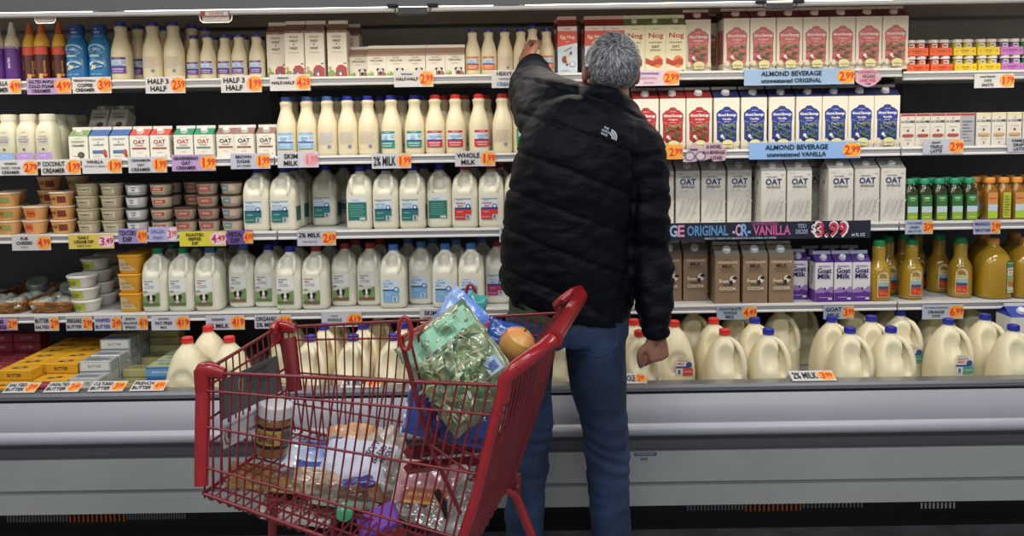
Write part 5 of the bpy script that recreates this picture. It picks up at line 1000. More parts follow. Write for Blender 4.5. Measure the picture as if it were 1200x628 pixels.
# ================================================================== SHOPPING CART
CR = M('741018', .38, coat=.3, var=.12, scale=14); CRD = M('6a0e16', .38, coat=.3); CRB = M('98121a', .32, coat=.5, var=.1, scale=12)
tNF, tFF, tNR, tFR = atz(240, 436, .955), atz(326, 384, .955), atz(586, 451, .968), atz(652, 367, .975)
bNF, bFF, bNR, bFR = atz(240, 578, .70), atz(345, 501, .70), at(530, 682, tNR.y - .03), at(598, 566, tFR.y - .04)
cart = thing('shopping_cart', 'red wire shopping cart holding groceries, standing in front of the cooler', 'cart', (bNR.x - .2, (bNR.y + bFR.y) / 2, 0)); KIDS[cart.name] = []
CO = Vector(cart.location)
def cp(mb, name, parent=cart, smooth=50):
    o = mb.build(name, parent, smooth=smooth)
    if parent is cart: o.location = -CO
    return o
def L(a, b, t): return a + (b - a) * t
def quadp(A, B, C, D, u, v): return L(L(A, B, u), L(D, C, u), v)     # A-B top, D-C bottom
def wires(mb, A, B, C, D, nv, vs, r=.0021, rh=.0029, out=Vector((0, 0, 0)), ext=.010, bow=0):
    for i in range(nv + 1):
        u = i / nv; a = quadp(A, B, C, D, u, 0); b = quadp(A, B, C, D, u, 1); dn = (b - a).normalized()
        mb.tube([a, L(a, b, .5) + out * bow, b, b + dn * ext], r, CR, seg=6)
    for v in vs:
        rr = rh * (1.5 if v in (0, 1) else 1)
        mb.tube([quadp(A, B, C, D, i / 8, v) + out * (bow * math.sin(PI * v) + .003) for i in range(9)], rr, CR, seg=8)
nrm_near = Vector((0, -1, 0)); nrm_far = Vector((0, 1, 0))
m = MB(); wires(m, tNF, tNR, bNR, bNF, 30, [0, .15, .45, .78, 1], out=nrm_near); cp(m, 'near_side_grid')
m = MB(); wires(m, tFF, tFR, bFR, bFF, 30, [0, .13, .45, .76, 1], out=nrm_far); cp(m, 'far_side_grid')
m = MB(); wires(m, tNF, tFF, bFF, bNF, 12, [0, .14, .42, .62, 1], out=Vector((-1, 0, 0))); cp(m, 'front_grid')
m = MB()
for i in range(1, 24):
    a = L(bNF, bNR, i / 24); b = L(bFF, bFR, i / 24); m.tube([a, b], .0022, CR, seg=6)
for i in range(1, 12):
    a = L(bNF, bFF, i / 12); b = L(bNR, bFR, i / 12); m.tube([a, b], .0026, CR, seg=6)
for i in range(24):       # scalloped wire ends under the near edge
    a = L(bNF, bNR, i / 24); b = L(bNF, bNR, (i + 1) / 24); c_ = (a + b) / 2 + Vector((0, .006, -.014)); m.tube([a, L(a, c_, .8), c_, L(b, c_, .8), b], .0022, CR, seg=6)
cp(m, 'floor_grid')
# plastic corner caps and posts at the front
for (t, b, f, s) in ((tNF, bNF, 1, -1), (tFF, bFF, -1, 1)):
    m = MB(); t2 = t + Vector((-.004, s * .004, -.038)); e = L(t, b, .93) + Vector((-.006, s * .004, 0)) if s < 0 else L(t, b, .60)
    if s > 0: t2 = t2 + Vector((.030, -.004, .010)); e = e + Vector((.020, -.004, -.01))
    m.tube([t2, L(t2, e, .5), e], [.022, .021, .019] if s > 0 else [.017, .0165, .015], CRB if s < 0 else CR, seg=12, ref=(1, 0, 0), rb=[.013, .013, .012]); cp(m, 'corner_post')
    m = MB(); dx = (tNR - tNF).normalized(); dy = (tFF - tNF).normalized() * (-s)
    m.tube([t + dx * .050 + Vector((0, 0, -.002)), t + dx * .022 + Vector((0, 0, .003)), t + Vector((-.004, s * .004, .004)), t + dy * .020 + Vector((-.002, 0, .003)), t + dy * .040 + Vector((0, 0, -.001))], [.013, .017, .020, .017, .012], CRB, seg=12, ref=(0, 0, 1), rb=[.009, .013, .016, .013, .009])
    m.tube([t + Vector((-.004, s * .004, .006)), t + Vector((-.004, s * .004, -.042))], [.019, .018], CRB, seg=12, ref=(1, 0, 0), rb=[.015, .014]); cp(m, 'corner_cap')
# rear gate (swinging grid) and its frame
pN = tNR + Vector((.006, -.004, .0)); pF = tFR + Vector((.02, .0, .03)); qN = bNR + Vector((-.03, 0, -.06)); qF = bFR
m = MB()
for i in range(16):
    t = i / 15; a = L(pN, pF, t); b = L(qN, qF, t); m.tube([a, L(a, b, .3) + Vector((.012, 0, 0)), b], .0032, CR, seg=6)
for v in (.12, .35, .6, .85): m.tube([L(pN, qN, v), L(pF, qF, v)], .0035, CR, seg=6)
cp(m, 'rear_gate')
for a, b in ((pN, qN), (pF, qF)):
    m = MB(); m.tube([a, L(a, b, .5) + Vector((.01, 0, 0)), b], [.015, .014, .013], CRB if a is pN else CRD, seg=12, ref=(0, 1, 0), rb=[.011, .011, .010]); cp(m, 'rear_post')
# handle: thick bar with bent arms
hN, hF = at(648, 398, 1.66), at(681, 347, 2.06)
h0 = at(598, 440, pN.y); h1 = at(610, 424, pN.y + .0)
arm_n = [pN + Vector((0, 0, -.03)), pN + Vector((.002, 0, .012)), at(604, 431, pN.y), at(618, 421, pN.y + .005), at(634, 409, 1.64), hN]
m = MB(); m.tube(arm_n, [.013, .0145, .0155, .016, .016, .0165], CRB, seg=14); cp(m, 'handle_arm')
arm_f = [pF + Vector((.0, 0, -.05)), at(652, 356, pF.y), at(661, 350, 2.12), at(671, 343, 2.13), at(679, 341, 2.11), hF]
m = MB(); m.tube(arm_f, [.010, .012, .013, .0145, .0155, .0165], CRB, seg=14); cp(m, 'handle_arm')
m = MB(); m.tube([hN, L(hN, hF, .5), hF], .0175, CRB, seg=18)
ax = (hF - hN).normalized(); m.tube([hN - ax * .004, hN + ax * .006], .0195, CRB, seg=18)
up = Vector((0, -.35, 1)); sidev = ax.cross(up).normalized(); upv = sidev.cross(ax).normalized(); 
if upv.z < 0: upv = -upv
if sidev.x < 0: sidev = -sidev
cN = L(hN, hF, .60); art(m, [T('CARTS', 0, 0, .014, 'd89088', .08), R(-.045, -.010, .045, -.0095, 'd89088')], lambda u, v, o: tuple(cN + ax * u + (upv * math.cos((v) / .0178 + .3) + (-sidev) * math.sin((v) / .0178 + .3)) * (.0176 + o)))
cp(m, 'handle_bar')
for P_ in (hN + ax * .004,):
    m = MB(); m.tube([P_ - ax * .004, P_ + ax * .004], .0205, CRD, seg=18); cp(m, 'handle_collar')
# second slanting bar with child seat hinge
# child seat
sTN, sTF = at(470, 398, pN.y + .04), at(547, 356, pF.y - .10)
sBN, sBF = at(503, 520, pN.y + .05), at(548, 478, pF.y - .10)
seat = MB(); seat.tube([sTN, sTF], .008, CRB, seg=10)
seat.tube([sTN, sBN], .0055, CRD, seg=8); seat.tube([sTF, sBF], .0055, CRD, seg=8); seat.tube([sBN, sBF], .006, CRD, seg=8)
for i in range(1, 10):
    a = L(sTN, sTF, i / 10); b = L(sBN, sBF, i / 10); seat.tube([a, b], .0028, CR, seg=6)
for s_, d_ in ((sTN, -1), (sTF, 1)):      # hinge loops
    pts = [s_ + Vector((.010 + .013 * math.cos(t), 0, -.005 + .034 * math.sin(t))) + Vector((0, d_ * .01, .02)) for t in [2 * PI * i / 16 for i in range(16)]]
    seat.tube(pts, .0045, CRB, seg=8, closed=True)
sR = MB(); a0, a1 = sBN, sBF; c0, c1 = L(pN, qN, .42) + Vector((-.01, .03, 0)), L(pF, qF, .42) + Vector((-.01, -.03, 0))
seat_o = cp(seat, 'child_seat')
for i in range(9):
    sR.tube([L(a0, a1, i / 8), L(c0, c1, i / 8)], .0028, CR, seg=6)
cp(sR, 'seat_base')
m = MB(); k0, k1 = at(478, 530, pN.y + .10), at(560, 524, pF.y - .12); v = (k1 - k0)
m.tube([k0 + Vector((0, .0, .0)), k1], .013, CRD, seg=4, ref=(0, 0, 1)); m.tube([k0 + Vector((0, 0, -.035)), k1 + Vector((0, 0, -.035))], .013, CRD, seg=4, ref=(0, 0, 1)); cp(m, 'seat_bar')
m = MB(); m.tube([sBN, at(540, 602, pN.y + .02)], .0045, CRD, seg=8); cp(m, 'seat_strut')
# bracket and leg frames down to the wheels
br_ = at(603, 566, pF.y - .03)
m = MB(); m.box(-.018, .018, -.006, .006, -.035, .030, CRD, b=.003, xf=Matrix.Translation(br_))
for dz, dx in ((.018, -.006), (-.004, .008), (-.022, 0)): m.lathe([(-.004, .006), (.004, .0055), (.005, .003)], M('b0484c', .3, .4), seg=10, xf=Matrix.Translation(br_ + Vector((dx, -.008, dz))) @ Matrix.Rotation(PI / 2, 4, 'X'))
cp(m, 'gate_bracket')
fw = [Vector((bNR.x + .16, pN.y + .03, 0)), Vector((bFR.x + .13, pF.y - .05, 0))]
ff = [Vector((bNF.x + .10, bNF.y + .02, 0)), Vector((bFF.x + .08, bFF.y - .02, 0))]
for i, (top, w0, w1) in enumerate(((at(560, 640, pN.y), fw[0], ff[0]), (at(592, 572, pF.y - .03), fw[1], ff[1]))):
    m = MB(); w0u = Vector((w0.x, w0.y, .17)); w1u = Vector((w1.x, w1.y, .17))
    m.tube([top, L(top, w0u, .06) + Vector((.02, 0, .0)), L(top, w0u, .5) + Vector((.01, 0, 0)), w0u + Vector((0, 0, .02)), w0u + Vector((-.03, 0, -.01)), L(w0u, w1u, .5), w1u], .0125, CRB, seg=12); cp(m, 'leg_frame')
m = MB(); m.tube([Vector((ff[0].x, ff[0].y, .17)), Vector((ff[1].x, ff[1].y, .17))], .012, CR, seg=10)
m.tube([Vector((ff[0].x, ff[0].y, .17)), bNF + Vector((.14, .03, -.03))], .010, CR, seg=10); m.tube([Vector((ff[1].x, ff[1].y, .17)), bFF + Vector((.12, -.03, -.03))], .010, CR, seg=10); cp(m, 'cross_frame')
for w_ in fw + ff:
    m = MB(); xf = Matrix.Translation((w_.x, w_.y, .0625)) @ Matrix.Rotation(PI / 2, 4, 'X')
    m.lathe([(-.012, .05), (-.009, .0605), (.009, .0605), (.012, .05)], M('1c1c1e', .6), seg=28, xf=xf); m.lathe([(-.014, .02), (-.013, .04), (.013, .04), (.014, .02)], M('a8a8a8', .4), seg=20, xf=xf); wo = cp(m, 'wheel')
    m = MB(); 
    for s in (-1, 1): m.box(w_.x - .012, w_.x + .012, w_.y + s * .018 - .0015, w_.y + s * .018 + .0015, .05, .15, M('9a9a9c', .35, .8))
    m.box(w_.x - .014, w_.x + .014, w_.y - .02, w_.y + .02, .148, .156, M('9a9a9c', .35, .8)); m.tube([(w_.x, w_.y, .155), (w_.x, w_.y, .178)], .008, M('9a9a9c', .35, .8)); cp(m, 'caster_fork')
# sign boards fixed inside the front grid
A, B, C, D = atz(254, 452, .90), atz(325, 414, .935), at(325, 457, 0.1), 0
fu = lambda u, v, o=0: tuple(quadp(tNF, tFF, bFF, bNF, .06 + .86 * u, .10 + v) + Vector((.012 - o * 1, -.2 * o, 0)))
def board(name, u0, u1, v0, v1, c, items, flip=False):
    m = MB(); n = 1; n_ = Vector((.988, -.157, 0))
    Q = lambda u, v, o=0: tuple(quadp(tNF, tFF, bFF, bNF, u, v + .13 * u) + Vector((.010, 0, 0)) + n_ * o)
    m.add([Q(u0, v0), Q(u1, v0), Q(u1, v1), Q(u0, v1), Q(u0, v0, .004), Q(u1, v0, .004), Q(u1, v1, .004), Q(u0, v1, .004)], [(0, 1, 2, 3), (7, 6, 5, 4), (0, 4, 5, 1), (1, 5, 6, 2), (2, 6, 7, 3), (3, 7, 4, 0)], c)
    W = (tFF - tNF).length; H = (tNF - bNF).length
    art(m, items, lambda x, z, o: Q(u0 + (u1 - u0) * .5 + x / W, v1 - z / H, .004 + o)); return cp(m, name, smooth=0)
board('sign_board', .12, .84, .11, .45, M('4c4c4e', .5), [E(-.055, .06, .012, .018, 'a8935c'), E(-.055, .06, .008, .012, '4c4c4e')] + [T(s, .03, .075 - .014 * i, .0065, '2f2f31', .15) for i, s in enumerate(('PLEASE DO NOT TAKE CARTS', 'BEYOND THIS PARKING LOT', 'THANK YOU FOR SHOPPING', 'WITH US'))])
board('sign_strip', .14, .86, .50, .70, M('b4b4b8', .4), [R(-.155, .044, .155, .046, '6a6e7c'), T('NO PARKING', .035, .032, .011, 'a03038', .12), T('PLEASE RETURN YOUR CART', .03, .015, .008, '4a4e5c', .20), T('CART', .125, .03, .014, '34343c', .04), E(-.13, .026, .014, .018, '34343c'), E(-.13, .026, .012, .016, 'b4b4b8'), E(-.13, .028, .004, .008, '34343c')])
# ================================================================== GROCERIES IN THE CART
def floorz(p):   # height of the sloping basket floor
    t = (p[0] - bNF.x) / (bNR.x - bNF.x); return L(bNF, bNR, t).z
def onfloor(px, py, d):
    p = at(px, py, d); return p
SL = math.atan2(bNF.z - bNR.z, bNR.x - bNF.x)
def place(o, px, py, d, rot=(0, 0, 0)):
    p = at(px, py, d); o.location = p; o.rotation_euler = rot; return o
# jar with white lid
jx = at(314, 573, 1.90) + Vector((.012, 0, 0)); jar = thing('nut_butter_jar', 'glass jar of nut butter with white lid standing in the cart front', 'jar', (jx.x, 1.90, floorz(jx) + .018)); KIDS[jar.name] = []
m = MB(); m.lathe([(0, .034), (.004, .039), (.02, .040), (.085, .040), (.092, .038), (.098, .034)], M('7a5c34', .2, coat=.8), seg=32); m.build('glass', jar)
m = MB(); m.lathe([(.094, .0375), (.096, .040), (.122, .040), (.1245, .038), (.126, .03)], M('c8c8c8', .4), seg=32)
for k in range(36): m.box(.0396, .0406, -.0009, .0009, .098, .12, M('c8c8c8', .4), xf=Matrix.Rotation(2 * PI * k / 36, 4, 'Z'))
m.build('lid', jar)
m = MB(); art(m, [R(-.05, .025, .05, .078, '1e1a18'), R(-.05, .034, .02, .070, 'a8924c'), T('ALMOND', -.015, .058, .010, '3a2a14', .05), T('BUTTER', -.015, .044, .009, '3a2a14', .05), E(-.022, .05, .01, .004, '5a3418'), R(.022, .03, .048, .074, '6a6a64')] + [R(.025, .036 + i * .007, .045, .038 + i * .007, '3a3a38') for i in range(5)], cyl(.0404)); m.build('label', jar, smooth=0)
jar.rotation_euler = (0, SL * .6, .2)
def bag(name, w, d, h, c, seed, label, px, py, dd, rot, cat='bag', wr=.016, decos=(), n=18):
    m = wrap('', w, d, h, c, seed, wr=wr, n=n)
    if decos:
        bv = BVHTree.FromPolygons([Vector(v) for v in m.v], m.f)
        base = len(m.v)
        def mp(x, z, o):
            hit = bv.ray_cast(Vector((x, z, .5)), Vector((0, 0, -1)))
            return (x, z, (hit[0].z if hit[0] else h) + .0008 + o)
        for di, dq in enumerate(decos):
            for q in fine([dq]): art(m, [q], lambda x, z, o, di=di: mp(x, z, o + di * .0004))
    o = m.build(name, None, smooth=75); place(o, px, py, dd, rot); tag(o, label, cat)
    Mx = Matrix.Translation(o.location) @ o.rotation_euler.to_matrix().to_4x4(); Mi = Mx.inverted()
    for vv in o.data.vertices:      # the soft bag settles on the basket floor and against the sides
        p = Mx @ vv.co; fz = floorz(p) + .006
        if p.z < fz: p.z = fz + .15 * min(0, 0)
        ty_ = max(0, min(1, (p.x - bNF.x) / (bNR.x - bNF.x))); yn = L(bNF, bNR, ty_).y + .010; yf = L(bFF, bFR, max(0, min(1, (p.x - bFF.x) / (bFR.x - bFF.x)))).y - .010
        p.y = max(yn, min(yf, p.y))
        gx = L(L(pN, qN, (pN.z - p.z) / (pN.z - qN.z)), L(pF, qF, (pF.z - p.z) / (pF.z - qF.z)), (p.y - pN.y) / (pF.y - pN.y)).x - .012
        p.x = min(p.x, gx); vv.co = Mi @ p
    return o
PL = None
def fine(items):        # break rectangles up so that they follow creases
    out = []
    for it in items:
        if it[0] == 'r':
            _, x0, z0, x1, z1, c = it; nx = max(1, int((x1 - x0) / .008)); nz = max(1, int((z1 - z0) / .008))
            for i in range(nx):
                for j in range(nz): out.append(R(x0 + (x1 - x0) * i / nx, z0 + (z1 - z0) * j / nz, x0 + (x1 - x0) * (i + 1) / nx, z0 + (z1 - z0) * (j + 1) / nz, c))
        else: out.append(it)
    return out
LAY_S = LAY
def art_flatlayer(m, items, mp):
    for it in items: art(m, [it], mp)
KR = M('b09868', .6, var=.3, scale=40); 
bag('paper_bag', .17, .13, .03, M('b8975c', .6, var=.2, scale=18, h2='8a6c40'), 21, 'tan paper bag lying flat under the jar in the cart', 312, 590, 1.80, (0, SL, .2), wr=.01)
m = MB(); m.box(-.08, .08, -.05, .05, 0, .022, M('d0c8c0', .4), b=.004); rr = random.Random(4)
for k in range(150):
    x, y = rr.uniform(-.07, .07), rr.uniform(-.042, .042); s = rr.uniform(.004, .007); m.lathe([(0, s), (s * .6, s * .8), (s, .001)], M(['7a4a34', 'a8705a', 'c8b8a0', '6a3228'][k % 4], .3), seg=6, xf=Matrix.Translation((x, y, .021)))
o = m.build('snack_tray', None); place(o, 348, 600, 1.78, (.1, SL, .1)); tag(o, 'shallow white tray of mixed red and brown nuts in the cart', 'tray')
bag('frozen_bag', .17, .17, .05, M('5f86c8', .25, coat=.7, var=.5, scale=14, h2='dfe6ec'), 23, 'pale blue and white glossy bag with dark blue top fold in the cart', 366, 560, 1.92, (.75, SL, .35), decos=[R(-.075, .064, .072, .074, '1c2c74'), R(-.05, -.02, .02, .02, '2c4c9c'), R(-.03, -.06, .03, -.04, '2c4c9c')], wr=.02)
bag('snack_bag', .13, .15, .05, M('94785a', .3, coat=.8, var=.6, scale=34, h2='c8b8a0'), 24, 'clear bag of brown nuts and clusters leaning on the cart side', 372, 590, 1.84, (.9, SL, .3), wr=.02)
bag('flour_bag', .17, .12, .05, M('ccd0e0', .45, var=.1, scale=14), 25, 'white folded paper bag with black lettering on top of the groceries', 420, 548, 1.92, (.62, SL * .6, -.1), wr=.018, decos=[T('SOFT', .03, .034, .016, '26262c', .06, 1.3), T('BAKED', .050, .02, .014, '26262c', .06, 1.3), T('WHOLE', .068, .02, .014, '26262c', .05, 1.3), R(-.085, .045, -.05, .056, '6a88b8')])
bag('bean_bag', .16, .045, .04, M('232c70', .35, coat=.5, var=.5, scale=60, h2='3a4494'), 26, 'dark blue netted pack lying below the white paper bag', 405, 580, 1.86, (.3, -.30, .1), wr=.008)
bag('bread_bag', .14, .14, .07, M('5a3c2c', .4, coat=.5, var=.5, scale=22, h2='7a5a3c'), 27, 'dark brown bread loaf bag low in the cart', 430, 598, 1.86, (.4, SL, .2), wr=.02)
bag('produce_bag', .13, .13, .07, M('a8aaa4', .15, coat=1, var=.4, scale=26, h2='6f7a5c'), 28, 'clear crumpled plastic bag in the middle of the cart', 455, 568, 1.92, (.6, 0, .3), wr=.03, n=24)
bag('salad_bag', .14, .12, .06, M('9aa894', .2, coat=.9, var=.6, scale=30, h2='4f6a4a'), 29, 'clear bag of salad greens near the bottom of the cart', 400, 612, 1.80, (.5, SL, .2), wr=.025, n=24)
m = MB(); m.lathe([(0, .018), (.003, .020), (.010, .020), (.012, .016)], M('2aa06c', .3, coat=.5), seg=24); o = m.build('jar_lid', None); place(o, 404, 600, 1.70, (1.1, 0, .2)); tag(o, 'small round green lid showing among the bags', 'lid')
meat = E0('meat_tray'); m = MB(); m.box(-.085, .085, -.06, .06, 0, .02, M('c8c4c4', .4), b=.008); m.build('tray', meat); m = wrap('', .15, .10, .034, M('b8747a', .25, coat=.8, var=.5, scale=30, h2='d0a4a4'), 31, wr=.012); o = m.build('meat', meat, loc=(0, 0, .012)); m = MB(); m.box(-.05, .05, -.058, -.02, .046, .0475, 'a85a34'); art(m, [T('GROUND TURKEY', 0, -.035, .008, 'd8b070', .08), R(-.048, -.056, .048, -.050, 'c8a040')], lambda u, v, o: (u, v, .0476 + o)); m.build('label', meat)
place(meat, 505, 572, 1.84, (.75, .05, -.15)); tag(meat, 'pink meat in a white tray with orange label near the cart gate', 'meat')
bag('plastic_bag', .20, .15, .06, M('a4a29c', .15, coat=1, var=.3, scale=18, h2='848078'), 32, 'clear crumpled plastic bag under the meat tray', 520, 606, 1.80, (.5, 0, -.2), wr=.035, n=24)
m = MB(); m.tube([(-.03, 0, 0), (0, .002, .004), (.035, 0, 0)], [.008, .009, .004], M('141416', .5), seg=10); o = m.build('marker', None); place(o, 517, 590, 1.70, (0, 1.25, 0)); tag(o, 'short black marker like item by the cart gate', 'pen')
m = MB(); m.box(-.045, .045, -.03, .03, -.03, .03, M('7a4ab0', .35), b=.004); art(m, [R(-.03, -.025, .045, .012, 'b03040'), E(-.005, -.008, .013, .014, 'd87038'), E(.018, -.006, .012, .013, 'c82838'), E(.03, .008, .006, .008, '8aa040')], flat(-.03)); o = m.build('fruit_box', None, smooth=0); place(o, 446, 616, 1.74, (.5, -.35, .2)); tag(o, 'small purple box printed with red fruit low in the cart', 'box')
bag('egg_bag', .13, .10, .05, M('b09a84', .35, coat=.6, var=.4, scale=24, h2='d8a070'), 33, 'orange and tan snack bag at the far side of the cart', 412, 522, 2.06, (.5, 0, .2), wr=.02)
bag('cracker_bag', .10, .08, .06, M('988878', .25, coat=.8, var=.5, scale=30, h2='d0c8b8'), 34, 'shiny clear snack bag at the far side beside the tan one', 450, 530, 2.04, (.5, 0, .5), wr=.03)
# produce bags in the child seat
bag('blue_bag', .20, .13, .10, M('2c4ca0', .3, coat=.6, var=.4, scale=12, h2='1c3474'), 41, 'dark blue bag slumped at the bottom of the child seat', 520, 492, 1.80, (.9, .3, .2), wr=.03)
bag('chip_bag', .24, .12, .045, M('5f86d8', .3, coat=.6, var=.5, scale=14, h2='a0b8e0'), 42, 'light blue glossy bag behind the green salad bag', 527, 398, 1.88, (1.25, -.95, -.2), wr=.02)
bag('blue_packet', .09, .07, .03, M('2450a0', .3, coat=.5), 44, 'small bright blue packet between the salad bag and the mango', 590, 394, 1.95, (1.2, .3, .1), wr=.01)
bag('teal_packet', .05, .10, .03, M('3f9a94', .3, coat=.5, var=.3), 45, 'teal packet corner sticking up at the top of the child seat', 554, 368, 1.93, (1.3, .3, .2), wr=.008)
LEAF = M('5c7458', .22, coat=1, var=.7, scale=24, h2='a0a880', stretch=(1, 1, 3))
o = bag('salad_bag', .19, .235, .10, LEAF, 43, 'large clear bag of herbs and greens with pale green header', 542, 430, 1.76, (1.22, -.62, .12), wr=.032, n=34, decos=[R(-.090, .054, .088, .102, '8fc0a0'), R(.050, -.060, .082, -.026, '9aaecc'), R(.057, -.054, .075, -.034, '3c5484')])
m = MB(); rr = random.Random(9)
for k in range(90):       # stems and leaves pressed against the film
    x, y = rr.uniform(-.078, .078), rr.uniform(-.095, .045); a = rr.uniform(0, PI); l = rr.uniform(.012, .030); z = .105 * (1 - (abs(x) / .095) ** 3.2) ** .5 * (1 - (abs(y) / .118) ** 3.2) ** .5 + .052
    c_ = ['4f7040', '7f9a62', 'b0b084', '3c5a38', '8a7a50'][k % 5]
    w_ = .0018 if k % 3 else .005
    m.add([(x - l * math.cos(a), y - l * math.sin(a), z * .5 + .045), (x + w_ * math.sin(a), y - w_ * math.cos(a), z * .5 + .052), (x + l * math.cos(a), y + l * math.sin(a), z * .5 + .045), (x - w_ * math.sin(a), y + w_ * math.cos(a), z * .5 + .052)], [(0, 1, 2, 3)], M(c_, .35, coat=.6))
lf = m.build('leafy_filling', o, smooth=0)
m = MB(); m.lathe([(0, .004), (.004, .022), (.02, .038), (.045, .043), (.068, .036), (.082, .018), (.085, .004)], M('d98058', .35, var=.9, scale=12, h2='d0a050'), seg=28); m.lathe([(.083, .003), (.092, .002)], '5a4424', seg=8)
o = m.build('mango', None); place(o, 596, 420, 1.86, (.3, .5, 0)); tag(o, 'yellow and orange mango resting in the child seat', 'fruit')
# ================================================================== PERSON
import numpy as np
DM = 2.36
def A(px, py, d=DM): return at(px, py, d)
def remesh(mb, vox, it=6, fac=.5):
    o = mb.build('tmp', smooth=0); md = o.modifiers.new('r', 'REMESH'); md.mode = 'VOXEL'; md.voxel_size = vox; md.use_smooth_shade = True
    sm = o.modifiers.new('s', 'SMOOTH'); sm.iterations = it; sm.factor = fac
    dg = bpy.context.evaluated_depsgraph_get(); me = bpy.data.meshes.new_from_object(o.evaluated_get(dg))
    v = [p.co.copy() for p in me.vertices]; f = [tuple(p.vertices) for p in me.polygons]; nr = [p.normal.copy() for p in me.vertices]
    bpy.data.objects.remove(o); bpy.data.meshes.remove(me); return v, f, nr
def limb(mb, pts, c, seg=20, ref=None, cap=True):
    """pts: (Vector, ra[, rb]); smooth interpolation with rounded ends"""
    P_ = [Vector(p[0]) for p in pts]; ra = [p[1] for p in pts]; rb = [(p[2] if len(p) > 2 else p[1]) for p in pts]
    def cr(a, b, c_, d_, t): return .5 * ((2 * b) + (c_ - a) * t + (2 * a - 5 * b + 4 * c_ - d_) * t * t + (3 * b - a - 3 * c_ + d_) * t ** 3)
    Q, RA, RB = [], [], []; n = len(P_)
    for i in range(n - 1):
        i0, i3 = max(i - 1, 0), min(i + 2, n - 1)
        for k in range(6):
            t = k / 6; Q.append(cr(P_[i0], P_[i], P_[i + 1], P_[i3], t)); RA.append(cr(ra[i0], ra[i], ra[i + 1], ra[i3], t)); RB.append(cr(rb[i0], rb[i], rb[i + 1], rb[i3], t))
    Q.append(P_[-1]); RA.append(ra[-1]); RB.append(rb[-1])
    if cap:
        for end in (0, -1):
            d_ = (Q[0] - Q[1]).normalized() if end == 0 else (Q[-1] - Q[-2]).normalized(); q, a, b = Q[end], RA[end], RB[end]; m_ = min(a, b)
            ex = [(q + d_ * m_ * s, a * k, b * k) for s, k in ((.35, .93), (.6, .78), (.8, .55), (.88, .2))]
            if end == 0: ex = ex[::-1]; Q = [e[0] for e in ex] + Q; RA = [e[1] for e in ex] + RA; RB = [e[2] for e in ex] + RB
            else: Q += [e[0] for e in ex]; RA += [e[1] for e in ex]; RB += [e[2] for e in ex]
    mb.tube(Q, RA, c, seg=seg, ref=ref, rb=RB)
SK = M('9c6a58', .5, var=.18, scale=60, sub=.12)
man = thing('person', 'person in black quilted jacket and blue jeans reaching up to the top shelf', 'person', (A(690, 400).x, DM, 0)); KIDS[man.name] = []
MO = Vector(man.location)
def mpart(v, f, c, name, smooth=75, parent=man):
    mb = MB(); mb.add(v, f, c); o = mb.build(name, parent, smooth=smooth); o.location = -MO; return o
# joints
shL, elL, wrL = A(655, 140, 2.40), A(624, 106, 2.62), A(624, 80, 2.86)
shR, elR, wrR = A(752, 178, 2.36), A(759, 292, 2.37), A(768, 388, 2.31)
neck = A(712, 112, 2.38); HC = A(716, 82, 2.385)      # head centre
hipL, hipR = A(626, 392, 2.36), A(696, 392, 2.36)
kneeL, kneeR = A(621, 530), A(711, 530)
ankL, ankR = A(612, 690), A(717, 690)
# ---- hands
def hand(mb, W, Fd, N, S, curls, L_=.088, tc=(.5, .5), sc=1.0, spread=.06, grip=0):
    """W wrist, Fd towards the fingers, N where the palm faces, S thumb side; curls per finger (radians per joint)"""
    Fd = Fd.normalized(); N = (N - Fd * N.dot(Fd)).normalized(); S = (S - Fd * S.dot(Fd) - N * S.dot(N)).normalized()
    w = .040 * sc
    for k, off in enumerate((.030, .011, -.009, -.027)):     # palm built of metacarpals
        limb(mb, [(W + S * off * .55 * sc - Fd * .01, .017 * sc, .015 * sc), (W + Fd * .045 * sc + S * off * .9 * sc, .0155 * sc, .0145 * sc), (W + Fd * L_ * sc + S * off * sc - N * .002, .0118 * sc, .0115 * sc)], SK, seg=12)
    limb(mb, [(W + Fd * .012 * sc, .026 * sc, .017 * sc), (W + Fd * .05 * sc, .036 * sc, .014 * sc), (W + Fd * .078 * sc, .036 * sc, .011 * sc)], SK, seg=14, ref=S)
    lens = ((.040, .026, .020), (.045, .029, .021), (.042, .027, .020), (.033, .021, .018))
    for k, off in enumerate((.030, .011, -.009, -.027)):
        p = W + Fd * L_ * sc + S * off * sc; d_ = (Fd + S * off * spread * 20).normalized(); pts = [(p - Fd * .01, .0105 * sc)]; a = 0; r_ = (.0098, .0088, .0078, .0066)
        for j in range(3):
            a += curls[k][j]; dd = d_ * math.cos(a) + N * math.sin(a); pts.append((p.copy(), r_[j] * sc * 1.04)); p = p + dd * lens[k][j] * sc; pts.append((p - dd * .006 * sc, r_[j + 1] * sc))
        limb(mb, pts, SK, seg=10)
    p = W + Fd * .022 * sc + S * .026 * sc; d0 = (Fd * .62 + S * .62 + N * tc[0]).normalized(); p1 = p + d0 * .042 * sc; d1 = (Fd * .85 + S * .05 + N * tc[1]).normalized(); p2 = p1 + d1 * .032 * sc; d2 = (Fd * .8 - S * .25 + N * tc[1]).normalized(); p3 = p2 + d2 * .024 * sc
    limb(mb, [(p - d0 * .012, .015 * sc), (p1, .0118 * sc), (p2, .0105 * sc), (p3, .0085 * sc)], SK, seg=10)
